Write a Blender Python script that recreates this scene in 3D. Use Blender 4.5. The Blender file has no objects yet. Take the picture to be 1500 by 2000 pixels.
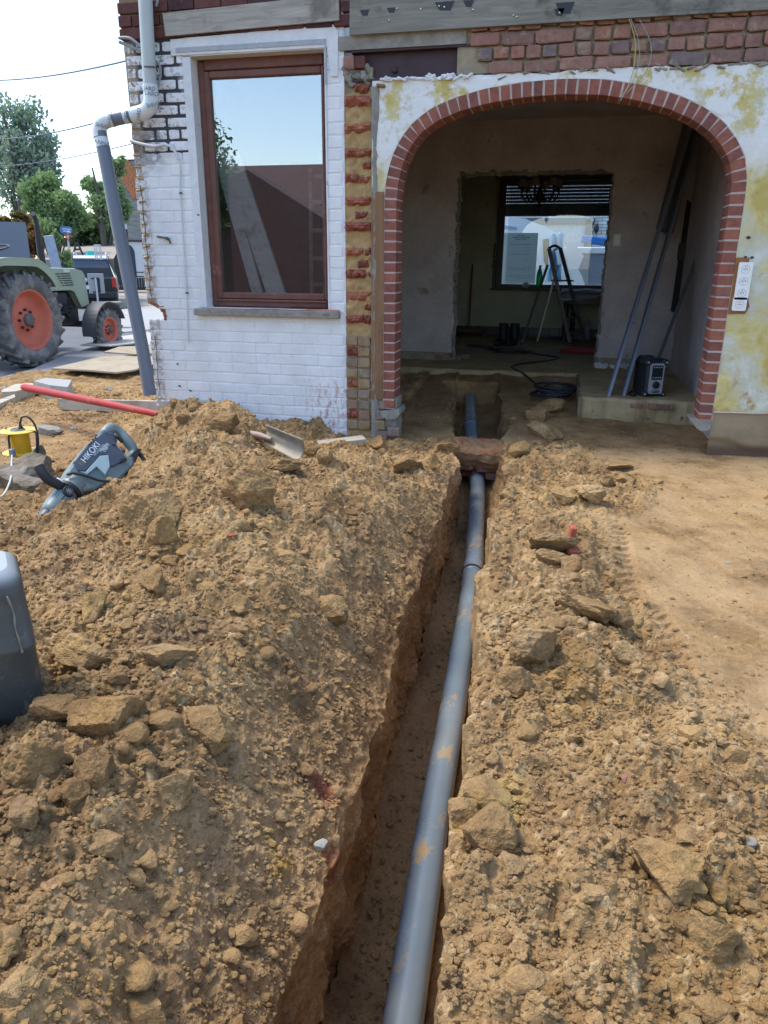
import bpy, math, random
import numpy as np
from mathutils import Matrix, Vector
random.seed(7); np.random.seed(7)
RNG = np.random.RandomState(11)
S = bpy.context.scene
COL = S.collection
R_ = math.radians

# ------------------------------------------------------------------ camera
FPX = 1445.0                       # focal length in pixels of the 1500 x 2000 photograph
RC = np.array([[0.9723040006, -0.0816618736, 0.2189891977],
               [0.2336149794, 0.3115168479, -0.9210761613],
               [0.0069979804, 0.9467251934, 0.3219665145]])
CAM = np.array([0.0, -5.24737, 1.21932])
cd = bpy.data.cameras.new("camera")
cd.sensor_fit = 'VERTICAL'; cd.sensor_height = 36.0; cd.sensor_width = 36.0
cd.lens = FPX / 2000.0 * 36.0
cd.clip_start = 0.05; cd.clip_end = 2000.0
cam = bpy.data.objects.new("camera", cd); COL.objects.link(cam)
M = Matrix.Identity(4)
for i in range(3):
    for j in range(3):
        M[i][j] = RC[i, j]
    M[i][3] = CAM[i]
cam.matrix_world = M
S.camera = cam

# ------------------------------------------------------------------ sky, sun, exposure
SUN_EL, SUN_BACK = R_(62), R_(7)
SD = Vector((-math.cos(SUN_EL) * math.cos(SUN_BACK), math.cos(SUN_EL) * math.sin(SUN_BACK), math.sin(SUN_EL)))
W = bpy.data.worlds.new("World"); S.world = W; W.use_nodes = True
wn = W.node_tree.nodes; wl = W.node_tree.links
for n in list(wn): wn.remove(n)
wo = wn.new('ShaderNodeOutputWorld'); bg = wn.new('ShaderNodeBackground'); sk = wn.new('ShaderNodeTexSky')
sk.sky_type = 'NISHITA'; sk.sun_disc = False
sk.sun_elevation = SUN_EL
sk.sun_rotation = math.atan2(SD.x, SD.y)
sk.air_density = 1.0; sk.dust_density = 1.2; sk.ozone_density = 1.0; sk.altitude = 50
bg.inputs['Strength'].default_value = 0.145
wl.new(sk.outputs[0], bg.inputs[0]); wl.new(bg.outputs[0], wo.inputs[0])
sl = bpy.data.lights.new("sun", 'SUN'); sl.energy = 1.4; sl.angle = R_(16.0); sl.color = (1.0, 0.94, 0.82)
so = bpy.data.objects.new("sun", sl); COL.objects.link(so)
so.rotation_euler = SD.to_track_quat('Z', 'Y').to_euler()
so.location = (-6, 2, 9)
S.view_settings.view_transform = 'Standard'; S.view_settings.look = 'None'
S.view_settings.exposure = 1.5; S.view_settings.gamma = 1.0
S.view_settings.use_curve_mapping = False
try:
    S.cycles.use_denoising = True
    S.cycles.denoiser = 'OPENIMAGEDENOISE'
    S.cycles.max_bounces = 8; S.cycles.diffuse_bounces = 6; S.cycles.glossy_bounces = 3
    S.cycles.transparent_max_bounces = 12
    S.cycles.caustics_reflective = False; S.cycles.caustics_refractive = False
    S.cycles.sample_clamp_indirect = 8.0
except Exception:
    pass

# ------------------------------------------------------------------ measuring helpers: pixel of the photo -> point on a real plane
def ray(px, py):
    return RC @ np.array([px - 750.0, 1000.0 - py, -FPX])
def FY(px, py, y=0.0):
    q = ray(px, py); t = (y - CAM[1]) / q[1]; return CAM + q * t
def GZ(px, py, z=0.0):
    q = ray(px, py); t = (z - CAM[2]) / q[2]; return CAM + q * t
def FX(px, py, x=0.0):
    q = ray(px, py); t = (x - CAM[0]) / q[0]; return CAM + q * t

# ------------------------------------------------------------------ objects
ORG = {}
def tag(o, label=None, cat=None, group=None, kind=None):
    if label: o['label'] = label
    if cat: o['category'] = cat
    if group: o['group'] = group
    if kind: o['kind'] = kind
    return o
def thing(name, label, cat, loc=(0, 0, 0), rz=0.0, group=None):
    o = bpy.data.objects.new(name, None); COL.objects.link(o)
    o.location = loc; o.rotation_euler = (0, 0, rz); o.empty_display_size = 0.1
    ORG[o.name] = Vector(loc)
    return tag(o, label, cat, group)
def link(name, me, parent=None, world=True):
    """world: the mesh is in world coordinates, else in the parent's own."""
    o = bpy.data.objects.new(name, me); COL.objects.link(o)
    if parent is not None:
        o.parent = parent
        if world: o.location = -org(parent)
        ORG[o.name] = Vector((0, 0, 0))
        if not world: ORG[o.name] = org(parent)
    else:
        ORG[o.name] = Vector((0, 0, 0))
    return o
def org(o):
    return ORG[o.name]
def copy_tree(o, parent=None):
    c = o.copy(); COL.objects.link(c); c.parent = parent; ORG[c.name] = org(o).copy()
    for ch in list(o.children): copy_tree(ch, c)
    return c

class MB:
    """collects shapes and links them as one mesh object"""
    def __init__(s): s.v = []; s.f = []; s.sm = []
    def add(s, vs, fs, smooth=False):
        n = len(s.v); s.v += [tuple(map(float, a)) for a in vs]
        s.f += [tuple(n + i for i in f) for f in fs]; s.sm += [smooth] * len(fs); return s
    def box(s, c, d, rot=None, bev=0.0):
        x, y, z = [a / 2.0 for a in d]
        if bev > 0:
            b = min(bev, x * .9, y * .9, z * .9)
            vs = []; idx = {}
            for sx in (-1, 1):
                for sy in (-1, 1):
                    for sz in (-1, 1):
                        for k in range(3):
                            p = [sx * x, sy * y, sz * z]
                            for j in range(3):
                                if j != k: p[j] -= (sx, sy, sz)[j] * b
                            idx[(sx, sy, sz, k)] = len(vs); vs.append(p)
            fs = []
            for k in range(3):
                a, bb = [j for j in range(3) if j != k]
                for sk_ in (-1, 1):
                    q = []
                    for (sa, sb) in ((-1, -1), (1, -1), (1, 1), (-1, 1)):
                        t = [0, 0, 0]; t[k] = sk_; t[a] = sa; t[bb] = sb
                        q.append(idx[(t[0], t[1], t[2], k)])
                    flip = (sk_ < 0) ^ (k == 1)
                    fs.append(q[::-1] if flip else q)
            for k in range(3):      # edges along axis k
                a, bb = [j for j in range(3) if j != k]
                for sa in (-1, 1):
                    for sb in (-1, 1):
                        q = []
                        for (sk_, w) in ((-1, a), (1, a), (1, bb), (-1, bb)):
                            t = [0, 0, 0]; t[k] = sk_; t[a] = sa; t[bb] = sb
                            q.append(idx[(t[0], t[1], t[2], w)])
                        fl = (sa * sb > 0) ^ (k == 1)
                        fs.append(q if not fl else q[::-1])
            for sx in (-1, 1):
                for sy in (-1, 1):
                    for sz in (-1, 1):
                        q = [idx[(sx, sy, sz, k)] for k in range(3)]
                        fs.append(q if sx * sy * sz > 0 else q[::-1])
        else:
            vs = [(-x, -y, -z), (x, -y, -z), (x, y, -z), (-x, y, -z), (-x, -y, z), (x, -y, z), (x, y, z), (-x, y, z)]
            fs = [(0, 3, 2, 1), (4, 5, 6, 7), (0, 1, 5, 4), (1, 2, 6, 5), (2, 3, 7, 6), (3, 0, 4, 7)]
        C_ = Vector(c)
        if rot is not None:
            m = rot if isinstance(rot, Matrix) else Matrix.Rotation(rot[2], 3, 'Z') @ Matrix.Rotation(rot[1], 3, 'Y') @ Matrix.Rotation(rot[0], 3, 'X')
            vs = [m @ Vector(a) + C_ for a in vs]
        else:
            vs = [Vector(a) + C_ for a in vs]
        return s.add(vs, fs)
    def beam(s, a, b, w, h, up=(0, 0, 1), bev=0.0):
        a = Vector(a); b = Vector(b); d = b - a; L = d.length; x = d.normalized()
        u = Vector(up); y = u.cross(x)
        if y.length < 1e-4: y = Vector((0, 1, 0)).cross(x)
        y.normalize(); z = x.cross(y)
        m = Matrix((x, y, z)).transposed()
        return s.box((a + b) / 2, (L, w, h), m, bev)
    def tube(s, pts, r, n=10, cap=True, smooth=True):
        P = [Vector(p) for p in pts]; k = len(P); rr = r if hasattr(r, '__len__') else [r] * k
        T = [(P[min(i + 1, k - 1)] - P[max(i - 1, 0)]).normalized() for i in range(k)]
        ref = Vector((0, 0, 1)) if abs(T[0].z) < .9 else Vector((1, 0, 0))
        N = (ref - T[0] * ref.dot(T[0])).normalized(); vs = []
        for i in range(k):
            N = (N - T[i] * N.dot(T[i])).normalized(); B = T[i].cross(N)
            for j in range(n):
                a = 2 * math.pi * j / n
                vs.append(P[i] + (N * math.cos(a) + B * math.sin(a)) * rr[i])
        fs = [(i * n + j, i * n + (j + 1) % n, (i + 1) * n + (j + 1) % n, (i + 1) * n + j) for i in range(k - 1) for j in range(n)]
        s.add(vs, fs, smooth)
        if cap:
            s.add(vs[:n], [tuple(range(n))[::-1]]); s.add(vs[-n:], [tuple(range(n))])
        return s
    def lathe(s, prof, n=24, m=None, smooth=True, closed=False):
        """prof: (radius, height) pairs turned about local z"""
        vs = []
        for (r, h) in prof:
            for j in range(n):
                a = 2 * math.pi * j / n
                vs.append(Vector((r * math.cos(a), r * math.sin(a), h)))
        k = len(prof)
        fs = [(i * n + j, i * n + (j + 1) % n, (i + 1) * n + (j + 1) % n, (i + 1) * n + j) for i in range(k - 1) for j in range(n)]
        if closed: fs += [((k - 1) * n + j, (k - 1) * n + (j + 1) % n, (j + 1) % n, j) for j in range(n)]
        if m is not None: vs = [m @ a for a in vs]
        return s.add(vs, fs, smooth)
    def prism(s, poly, d0, d1, m=None):
        """poly in local xz, pushed from y=d0 to y=d1"""
        n = len(poly)
        vs = [Vector((p[0], d0, p[1])) for p in poly] + [Vector((p[0], d1, p[1])) for p in poly]
        fs = [tuple(range(n)), tuple(range(2 * n - 1, n - 1, -1))] + [(i, n + i, n + (i + 1) % n, (i + 1) % n) for i in range(n)]
        if m is not None: vs = [m @ a for a in vs]
        return s.add(vs, fs)
    def mesh(s, name):
        me = bpy.data.meshes.new(name); me.from_pydata(s.v, [], s.f)
        me.polygons.foreach_set('use_smooth', s.sm); me.update(); return me
    def build(s, name, m, parent=None, world=True, fix=True):
        me = s.mesh(name)
        if fix:
            import bmesh
            b = bmesh.new(); b.from_mesh(me); bmesh.ops.recalc_face_normals(b, faces=b.faces); b.to_mesh(me); b.free()
        if m is not None:
            for q in (m if isinstance(m, (list, tuple)) else [m]): me.materials.append(q)
        return link(name, me, parent, world)

def grid_mesh(name, P, mat, parent=None, smooth=True, attrs=None, wrap=False, tri=None):
    """P: array rows x cols x 3"""
    r, c = P.shape[:2]
    me = bpy.data.meshes.new(name)
    idx = np.arange(r * c).reshape(r, c)
    q = np.stack([idx[:-1, :-1], idx[:-1, 1:], idx[1:, 1:], idx[1:, :-1]], -1).reshape(-1, 4)
    nf = len(q)
    me.vertices.add(r * c); me.vertices.foreach_set('co', P.reshape(-1).astype(np.float32))
    me.loops.add(nf * 4); me.loops.foreach_set('vertex_index', q.reshape(-1).astype(np.int32))
    me.polygons.add(nf); me.polygons.foreach_set('loop_start', (np.arange(nf) * 4).astype(np.int32))
    me.polygons.foreach_set('loop_total', np.full(nf, 4, np.int32))
    me.polygons.foreach_set('use_smooth', np.full(nf, smooth))
    me.update(calc_edges=True)
    if attrs:
        for k, a in attrs.items():
            at = me.attributes.new(k, 'FLOAT', 'POINT'); at.data.foreach_set('value', a.reshape(-1).astype(np.float32))
    me.materials.append(mat)
    return link(name, me, parent)
def raw_mesh(name, V, F, mat, parent=None, smooth=False, attrs=None, world=True):
    V = np.asarray(V, np.float32); F = np.asarray(F, np.int32); nf, k = F.shape
    me = bpy.data.meshes.new(name)
    me.vertices.add(len(V)); me.vertices.foreach_set('co', V.reshape(-1))
    me.loops.add(nf * k); me.loops.foreach_set('vertex_index', F.reshape(-1))
    me.polygons.add(nf); me.polygons.foreach_set('loop_start', (np.arange(nf) * k).astype(np.int32))
    me.polygons.foreach_set('loop_total', np.full(nf, k, np.int32))
    me.polygons.foreach_set('use_smooth', np.full(nf, smooth))
    me.update(calc_edges=True)
    if attrs:
        for kk, a in attrs.items():
            at = me.attributes.new(kk, 'FLOAT', 'POINT'); at.data.foreach_set('value', np.asarray(a, np.float32).reshape(-1))
    me.materials.append(mat)
    return link(name, me, parent, world)

# ------------------------------------------------------------------ numpy noise
def _h(ix, iy, iz, seed):
    h = (ix.astype(np.uint32) * np.uint32(374761393) + iy.astype(np.uint32) * np.uint32(668265263) + iz.astype(np.uint32) * np.uint32(2147483647) + np.uint32(seed * 1274126177 & 0xffffffff))
    h = (h ^ (h >> np.uint32(13))) * np.uint32(1274126177); h = h ^ (h >> np.uint32(16))
    return (h & np.uint32(0xffff)).astype(np.float32) / 65535.0
def vn3(x, y, z, seed=0):
    xi = np.floor(x); yi = np.floor(y); zi = np.floor(z)
    fx = (x - xi).astype(np.float32); fy = (y - yi).astype(np.float32); fz = (z - zi).astype(np.float32)
    xi = xi.astype(np.int64); yi = yi.astype(np.int64); zi = zi.astype(np.int64)
    fx = fx * fx * (3 - 2 * fx); fy = fy * fy * (3 - 2 * fy); fz = fz * fz * (3 - 2 * fz)
    def c(a, b, d): return _h(xi + a, yi + b, zi + d, seed)
    x00 = c(0, 0, 0) * (1 - fx) + c(1, 0, 0) * fx; x10 = c(0, 1, 0) * (1 - fx) + c(1, 1, 0) * fx
    x01 = c(0, 0, 1) * (1 - fx) + c(1, 0, 1) * fx; x11 = c(0, 1, 1) * (1 - fx) + c(1, 1, 1) * fx
    a = x00 * (1 - fy) + x10 * fy; b = x01 * (1 - fy) + x11 * fy
    return (a * (1 - fz) + b * fz) * 2 - 1
def fbm(x, y, z, o=4, seed=0, g=.5):
    s = 0; a = 1.0; t = 0
    for i in range(o):
        s = s + a * vn3(x * 2 ** i + 17.3 * i, y * 2 ** i + 5.1 * i, z * 2 ** i, seed + i); t += a; a *= g
    return s / t
def ss(a, b, x):
    t = np.clip((x - a) / (b - a), 0, 1); return t * t * (3 - 2 * t)

# ------------------------------------------------------------------ material helper
class NT:
    def __init__(s, name):
        s.m = bpy.data.materials.new(name); s.m.use_nodes = True; s.t = s.m.node_tree; s.n = s.t.nodes; s.l = s.t.links
        for k in list(s.n): s.n.remove(k)
        s.out = s.n.new('ShaderNodeOutputMaterial'); s._pos = None
    def pos(s):
        if s._pos is None: s._pos = s.n.new('ShaderNodeNewGeometry').outputs['Position']
        return s._pos
    def obj(s): return s.n.new('ShaderNodeTexCoord').outputs['Object']
    def rnd(s): return s.n.new('ShaderNodeObjectInfo').outputs['Random']
    def attr(s, k):
        a = s.n.new('ShaderNodeAttribute'); a.attribute_name = k; return a.outputs['Fac']
    def put(s, i, v):
        if hasattr(v, 'is_linked') or hasattr(v, 'links'): s.l.new(v, i)
        elif isinstance(v, (tuple, list)):
            i.default_value = tuple(v) + (1.0,) if len(v) == 3 and i.type == 'RGBA' else tuple(v)
        else: i.default_value = v
    def noise(s, sc, det=4, ro=.6, vec=None, dist=0.0, mp=None):
        q = s.n.new('ShaderNodeTexNoise'); q.inputs['Scale'].default_value = sc; q.inputs['Detail'].default_value = det
        q.inputs['Roughness'].default_value = ro; q.inputs['Distortion'].default_value = dist
        v = vec if vec is not None else s.pos()
        if mp: v = s.mapv(v, mp)
        s.l.new(v, q.inputs['Vector']); return q.outputs['Fac']
    def mapv(s, v, sc, off=(0, 0, 0), rot=(0, 0, 0)):
        q = s.n.new('ShaderNodeMapping'); q.inputs['Scale'].default_value = sc; q.inputs['Location'].default_value = off; q.inputs['Rotation'].default_value = rot
        s.l.new(v, q.inputs['Vector']); return q.outputs[0]
    def vor(s, sc, feat='F1', vec=None, rnd=1.0):
        q = s.n.new('ShaderNodeTexVoronoi'); q.feature = feat; q.inputs['Scale'].default_value = sc; q.inputs['Randomness'].default_value = rnd
        s.l.new(vec if vec is not None else s.pos(), q.inputs['Vector']); return q.outputs['Distance']
    def wave(s, sc, dist=4, vec=None, det=2, dirn='X'):
        q = s.n.new('ShaderNodeTexWave'); q.inputs['Scale'].default_value = sc; q.inputs['Distortion'].default_value = dist; q.inputs['Detail'].default_value = det
        q.bands_direction = dirn
        s.l.new(vec if vec is not None else s.pos(), q.inputs['Vector']); return q.outputs['Fac']
    def ramp(s, f, st):
        q = s.n.new('ShaderNodeValToRGB'); e = q.color_ramp.elements
        while len(e) < len(st): e.new(.5)
        for k, (p, c) in enumerate(st):
            e[k].position = p; e[k].color = (c, c, c, 1) if not isinstance(c, (tuple, list)) else tuple(c) + (1,)
        s.l.new(f, q.inputs[0]); return q.outputs[0]
    def mix(s, f, a, b, mode='MIX'):
        q = s.n.new('ShaderNodeMix'); q.data_type = 'RGBA'; q.blend_type = mode
        s.put(q.inputs[0], f); s.put(q.inputs[6], a); s.put(q.inputs[7], b); return q.outputs[2]
    def math(s, op, a, b=None, cl=False):
        q = s.n.new('ShaderNodeMath'); q.operation = op; q.use_clamp = cl; s.put(q.inputs[0], a)
        if b is not None: s.put(q.inputs[1], b)
        return q.outputs[0]
    def rng(s, v, a, b, c=0.0, d=1.0, smooth=True):
        q = s.n.new('ShaderNodeMapRange'); q.clamp = True
        if smooth: q.interpolation_type = 'SMOOTHSTEP'
        s.put(q.inputs[0], v)
        for k, x in enumerate((a, b, c, d)): q.inputs[k + 1].default_value = x
        return q.outputs[0]
    def xyz(s, v=None):
        q = s.n.new('ShaderNodeSeparateXYZ'); s.l.new(v if v is not None else s.pos(), q.inputs[0]); return q.outputs
    def bump(s, h, st=.3, d=.01, nrm=None):
        q = s.n.new('ShaderNodeBump'); q.inputs['Strength'].default_value = st; q.inputs['Distance'].default_value = d
        s.l.new(h, q.inputs['Height'])
        if nrm is not None: s.l.new(nrm, q.inputs['Normal'])
        return q.outputs[0]
    def fin(s, col, ro=.8, bump=None, metal=0.0, spec=.5, **kw):
        p = s.n.new('ShaderNodeBsdfPrincipled'); s.put(p.inputs['Base Color'], col); s.put(p.inputs['Roughness'], ro)
        s.put(p.inputs['Metallic'], metal); p.inputs['Specular IOR Level'].default_value = spec
        if bump is not None: s.l.new(bump, p.inputs['Normal'])
        for k, v in kw.items(): s.put(p.inputs[k], v)
        s.l.new(p.outputs[0], s.out.inputs[0]); s.bsdf = p; return s.m

def simple(name, c, ro=.6, var=.25, sc=12.0, metal=0.0, spec=.5, bmp=.15, bd=.003, world=True, dirt=None, dsc=5.0, dth=.55):
    """painted / plastic / metal surface with uneven tone, optional dirt"""
    t = NT(name); v = t.pos() if world else t.obj()
    n = t.noise(sc, 5, .65, v)
    c2 = tuple(x * (1 - var) for x in c); c3 = tuple(min(1, x * (1 + var * .6)) for x in c)
    col = t.ramp(n, [(.25, c2), (.5, c), (.8, c3)])
    if dirt is not None:
        f = t.rng(t.noise(dsc, 6, .7, v), dth, dth + .15)
        col = t.mix(f, col, dirt)
        ro = t.mix(f, (ro,) * 3, (.95,) * 3)
    return t.fin(col, ro, t.bump(t.noise(sc * 6, 4, .6, v), bmp, bd), metal, spec)
# ------------------------------------------------------------------ soil
def soil_mat(name, moist=0.0, red=0.0):
    t = NT(name); P = t.pos()
    n1 = t.noise(2.2, 6, .62, P); n2 = t.noise(9, 6, .7, P); n3 = t.noise(60, 5, .7, P); n4 = t.noise(1.1, 3, .5, P, 0, None)
    a = t.ramp(n1, [(.3, (.176, .101, .043)), (.46, (.280, .171, .074)), (.58, (.346, .221, .099)), (.75, (.402, .273, .134))])
    och = t.rng(t.noise(1.7, 5, .65, t.mapv(P, (1, 1, 1), (5.2, 3.1, 1.7))), .53, .68)
    a = t.mix(t.math('MULTIPLY', och, .55), a, (.335, .200, .060))
    gry = t.rng(t.noise(2.6, 5, .7, t.mapv(P, (1, 1, 1), (9.2, 1.1, 4.7))), .56, .70)
    a = t.mix(t.math('MULTIPLY', gry, .4), a, (.25, .195, .135))
    tint = t.attr('tint')
    a = t.mix(t.rng(tint, .5, 1.0), a, (.435, .304, .158))
    a = t.mix(t.math('MULTIPLY', t.rng(tint, .45, .0), .6), a, (.120, .076, .044))
    sp = t.ramp(n2, [(.3, .62), (.5, 1.0), (.72, 1.22)])
    a = t.mix(1.0, a, sp, 'MULTIPLY')
    gr = t.ramp(n3, [(.28, .60), (.5, 1.0), (.72, 1.28)])
    a = t.mix(.8, a, gr, 'MULTIPLY')
    rd = t.rng(t.math('ADD', t.noise(3.1, 4, .7, t.mapv(P, (1, 1, 1), (2.2, 7.1, 3.3))), t.math('MULTIPLY', t.attr('wet'), .09)), .725, .75)
    a = t.mix(t.math('MULTIPLY', rd, .7), a, (.30, .075, .035))
    def patch(px, py, z_, r, c, a, sd):
        o_ = GZ(px, py, z_); v = t.n.new('ShaderNodeVectorMath'); v.operation = 'DISTANCE'; t.l.new(P, v.inputs[0]); v.inputs[1].default_value = tuple(o_)
        e_ = t.math('ADD', v.outputs['Value'], t.math('MULTIPLY', t.noise(9, 5, .7, t.mapv(P, (1, 1, 1), (sd, 0, 0))), .24))
        return t.mix(t.rng(e_, r + .13, r + .085, 0, .8), a, c)
    a = t.mix(t.math('MULTIPLY', t.attr('trod'), t.rng(n1, .35, .6, .05, .6)), a, (.43, .292, .158))
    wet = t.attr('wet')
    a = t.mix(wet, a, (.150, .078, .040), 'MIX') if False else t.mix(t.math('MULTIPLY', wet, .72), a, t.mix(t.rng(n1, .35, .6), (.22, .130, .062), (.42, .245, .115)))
    for (px, py, z_, r, c, sd) in ((622, 1545, -.18, .050, (.24, .07, .04), 1.0), (640, 1690, -.30, .045, (.22, .07, .04), 2.0), (575, 1640, -.10, .07, (.36, .21, .045), 3.0), (955, 1640, .05, .09, (.36, .235, .08), 4.0), (990, 1560, .08, .07, (.38, .26, .10), 5.0), (1120, 1080, .05, .03, (.34, .09, .04), 6.0)):
        a = patch(px, py, z_, r, c, a, sd)
    h = t.math('ADD', t.math('MULTIPLY', n2, 1.2), t.math('MULTIPLY', n3, .5))
    h2 = t.noise(230, 3, .7, P)
    b = t.bump(h, .85, .018); b = t.bump(h2, .7, .005, b)
    return t.fin(a, t.rng(wet, 0, 1, .96, .62), b, 0, .25)
M_SOIL = soil_mat("soil")

XL, XR, YN, YF, RS = -6.1, 2.7, -4.95, 2.6, 0.0048
nx = int((XR - XL) / RS) + 1; ny = int((YF - YN) / RS) + 1
gx = XL + np.arange(nx) * RS; gy = YN + np.arange(ny) * RS
CP = np.array([
 (-3.1, .0, .04), (-2.5, -.15, .06), (-1.9, -.12, .02), (-1.5, -.1, -.06), (-1.0, -.1, -.05), (-.8, -.1, -.04), (-.9, .2, -.04),
 (-2.60, -1.25, .12), (-2.42, -1.15, .29), (-2.1, -1.12, .40), (-1.97, -1.10, .41), (-1.82, -1.08, .26), (-1.65, -1.0, .03), (-1.6, -1.35, .07), (-1.9, -.5, .0), (-1.4, -.95, .03), (-1.15, -.85, .03), (-.95, -.7, .0), (-.75, -.8, -.02),
 (-2.25, -.6, .10), (-2.7, -.6, .05),
 (-2.38, -1.75, .04), (-2.2, -1.55, .13), (-2.02, -1.75, .25), (-1.75, -1.7, .33), (-1.35, -1.6, .13), (-1.0, -1.5, .13), (-.75, -1.5, .03),
 (-2.3, -2.2, .0), (-2.1, -2.1, .13), (-1.93, -2.3, .21), (-1.6, -2.3, .31), (-1.2, -2.3, .24), (-.85, -2.3, .11),
 (-2.05, -2.75, .08), (-1.6, -2.9, .17), (-1.2, -2.9, .20), (-.8, -2.9, .12), (-.65, -2.9, .04),
 (-1.5, -3.5, .10), (-1.15, -3.4, .17), (-.8, -3.5, .13), (-.65, -3.5, .04), (-1.3, -4.1, .10), (-.9, -4.1, .12), (-.65, -4.1, .05), (-1.3, -4.9, .1), (-.7, -4.9, .05),
 (-2.85, -1.3, .03), (-2.75, -1.8, .02), (-2.6, -2.3, .0), (-2.4, -2.6, .02), (-2.25, -2.8, .08), (-3.5, -1, .0), (-3.4, -2, .0), (-3.0, -3.0, .02), (-2.2, -3.4, .05), (-2.2, -4.5, .05), (-5, -1.2, -.03), (-4.6, .4, -.03), (-3.5, .25, -.01), (-3.6, -.4, .02), (-4.2, -.5, .04), (-5.8, .8, -.05), (-5, 2, -.06), (-3.6, 1.5, -.03), (-5.8, -3, 0), (-3.3, 2.5, -.05),
 (.1, -.5, -.01), (1, -.8, -.02), (2.2, -.8, -.02), (.4, -1.4, .0), (.5, -2.2, .01), (1.6, -2.4, .0), (1.6, -4.2, .0), (.7, -3.3, .03), (.25, -3.6, .09), (.1, -3.6, .08), (.05, -2.9, .10), (.25, -2.9, .06), (-.05, -2.2, .08), (-.1, -1.6, .08), (-.05, -1.1, .03), (.2, -1.1, .04), (-.15, -.6, .0), (-.2, -.2, -.02), (.4, -4.4, .08), (-.05, -4.4, .05), (2.4, -2.5, 0), (2.4, .1, -.02), (1.2, -.05, -.01),
 (.6, .3, -.03), (.1, .4, -.03), (-.2, .5, -.02), (-.15, 1.0, .0), (.05, 1.5, .04), (-.3, 1.9, .06), (-.9, 1.9, .05), (-1.1, .7, -.02), (-1.1, 1.3, .0), (.9, .8, -.02), (-.9, .5, -.01), (.0, 2.3, .13), (-1.1, 2.3, .13), (2, 2.3, .1), (-2, 2.3, .0), (-2, 1, .0),
], float)
def rbf_fit(C_, c=.22):
    d = np.sqrt(((C_[:, None, :2] - C_[None, :, :2]) ** 2).sum(-1) + c * c)
    n = len(C_); A = np.zeros((n + 3, n + 3)); A[:n, :n] = d - np.eye(n) * .03
    A[:n, n] = 1; A[:n, n + 1:] = C_[:, :2]; A[n, :n] = 1; A[n + 1:, :n] = C_[:, :2].T
    b = np.zeros(n + 3); b[:n] = C_[:, 2]
    return np.linalg.solve(A, b)
RW = rbf_fit(CP)
def hbase(x, y):
    s = RW[len(CP)] + RW[len(CP) + 1] * x + RW[len(CP) + 2] * y
    for k in range(len(CP)):
        s = s + RW[k] * np.sqrt((x - CP[k, 0]) ** 2 + (y - CP[k, 1]) ** 2 + .22 ** 2)
    return s
cx = np.linspace(XL, XR, 180); cy = np.linspace(YN, YF, 160)
CXg, CYg = np.meshgrid(cx, cy); HB = hbase(CXg, CYg)
def bil(A, x, y, x0, y0, dx, dy):
    u = np.clip((x - x0) / dx, 0, A.shape[1] - 1.001); v = np.clip((y - y0) / dy, 0, A.shape[0] - 1.001)
    i = u.astype(int); j = v.astype(int); u = u - i; v = v - j
    return A[j, i] * (1 - u) * (1 - v) + A[j, i + 1] * u * (1 - v) + A[j + 1, i] * (1 - u) * v + A[j + 1, i + 1] * u * v
GX, GY = np.meshgrid(gx, gy)
H = bil(HB, GX, GY, XL, YN, cx[1] - cx[0], cy[1] - cy[0]).astype(np.float32)
HSM = H.copy()

def tab(y, t):
    t = np.array(t); return np.interp(y, t[:, 0], t[:, 1])
PIPE_X = [(-5.2, -.20), (-3.85, -.27), (-3.16, -.31), (-2.62, -.33), (-2.26, -.35), (-1.82, -.37), (-1.26, -.41), (-.09, -.53), (1.0, -.72), (2.2, -.89)]
FL_X = [(-5, -.43), (-3.85, -.47), (-3.35, -.49), (-2.88, -.54), (-2.32, -.53), (-1.64, -.55), (-.8, -.58), (-.03, -.66), (.6, -.78), (1.6, -.92), (2.2, -1.0)]
RL_X = [(-5, -.42), (-4.4, -.435), (-3.6, -.49), (-2.5, -.55), (-1.5, -.575), (-.8, -.61), (0, -.72), (.6, -.84), (1.6, -.98), (2.2, -1.06)]
RR_X = [(-5, -.09), (-4.2, -.135), (-3.6, -.165), (-2.8, -.215), (-2.0, -.255), (-1.0, -.275), (-.3, -.335), (0, -.36), (.6, -.38), (1.6, -.52), (2.2, -.60)]
def pipe_z(y): return -.32 + .097 * np.minimum(y, 0) + .13 * np.maximum(y, 0)
def rimL(y): return tab(y, RL_X) + 0.028 * vn3(y * 3.1, y * 0, y * 0, 3) + .018 * vn3(y * 9.1, y * 0, y * 0, 4)
def rimR(y): return tab(y, RR_X) + .026 * vn3(y * 3.3, y * 0, y * 0, 5) + .020 * vn3(y * 11., y * 0, y * 0, 6)
# how loose the soil is: 1 = dug out, 0 = trodden
def rough(x, y):
    e = tab(y, [(-5, 1.3), (-4.4, 1.0), (-3.8, .68), (-3.2, .42), (-2.7, .30), (-2.1, .16), (-1.7, .14), (-1.3, .42), (-.8, .42), (-.45, .15), (0, .1)])
    e = e + .10 * fbm(x * 2.3, y * 2.3, x * 0, 3, 40)
    r = 1 - ss(e - .06, e + .22, x) * .93
    l = ss(-3.1, -2.6, x + .35 * fbm(x * 2, y * 2, x * 0, 2, 41)) * .75 + .25
    l = np.where(y > -.4, np.maximum(l, .55), l)
    r = r * l
    r = np.where((y > .05) & (x > -1.35), r * 0 + .14, r)
    return r
cxr = np.linspace(XL, XR, 420); cyr = np.linspace(YN, YF, 380)
RXg, RYg = np.meshgrid(cxr, cyr); RG = rough(RXg, RYg).astype(np.float32)
RGH = bil(RG, GX, GY, XL, YN, cxr[1] - cxr[0], cyr[1] - cyr[0])
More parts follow.
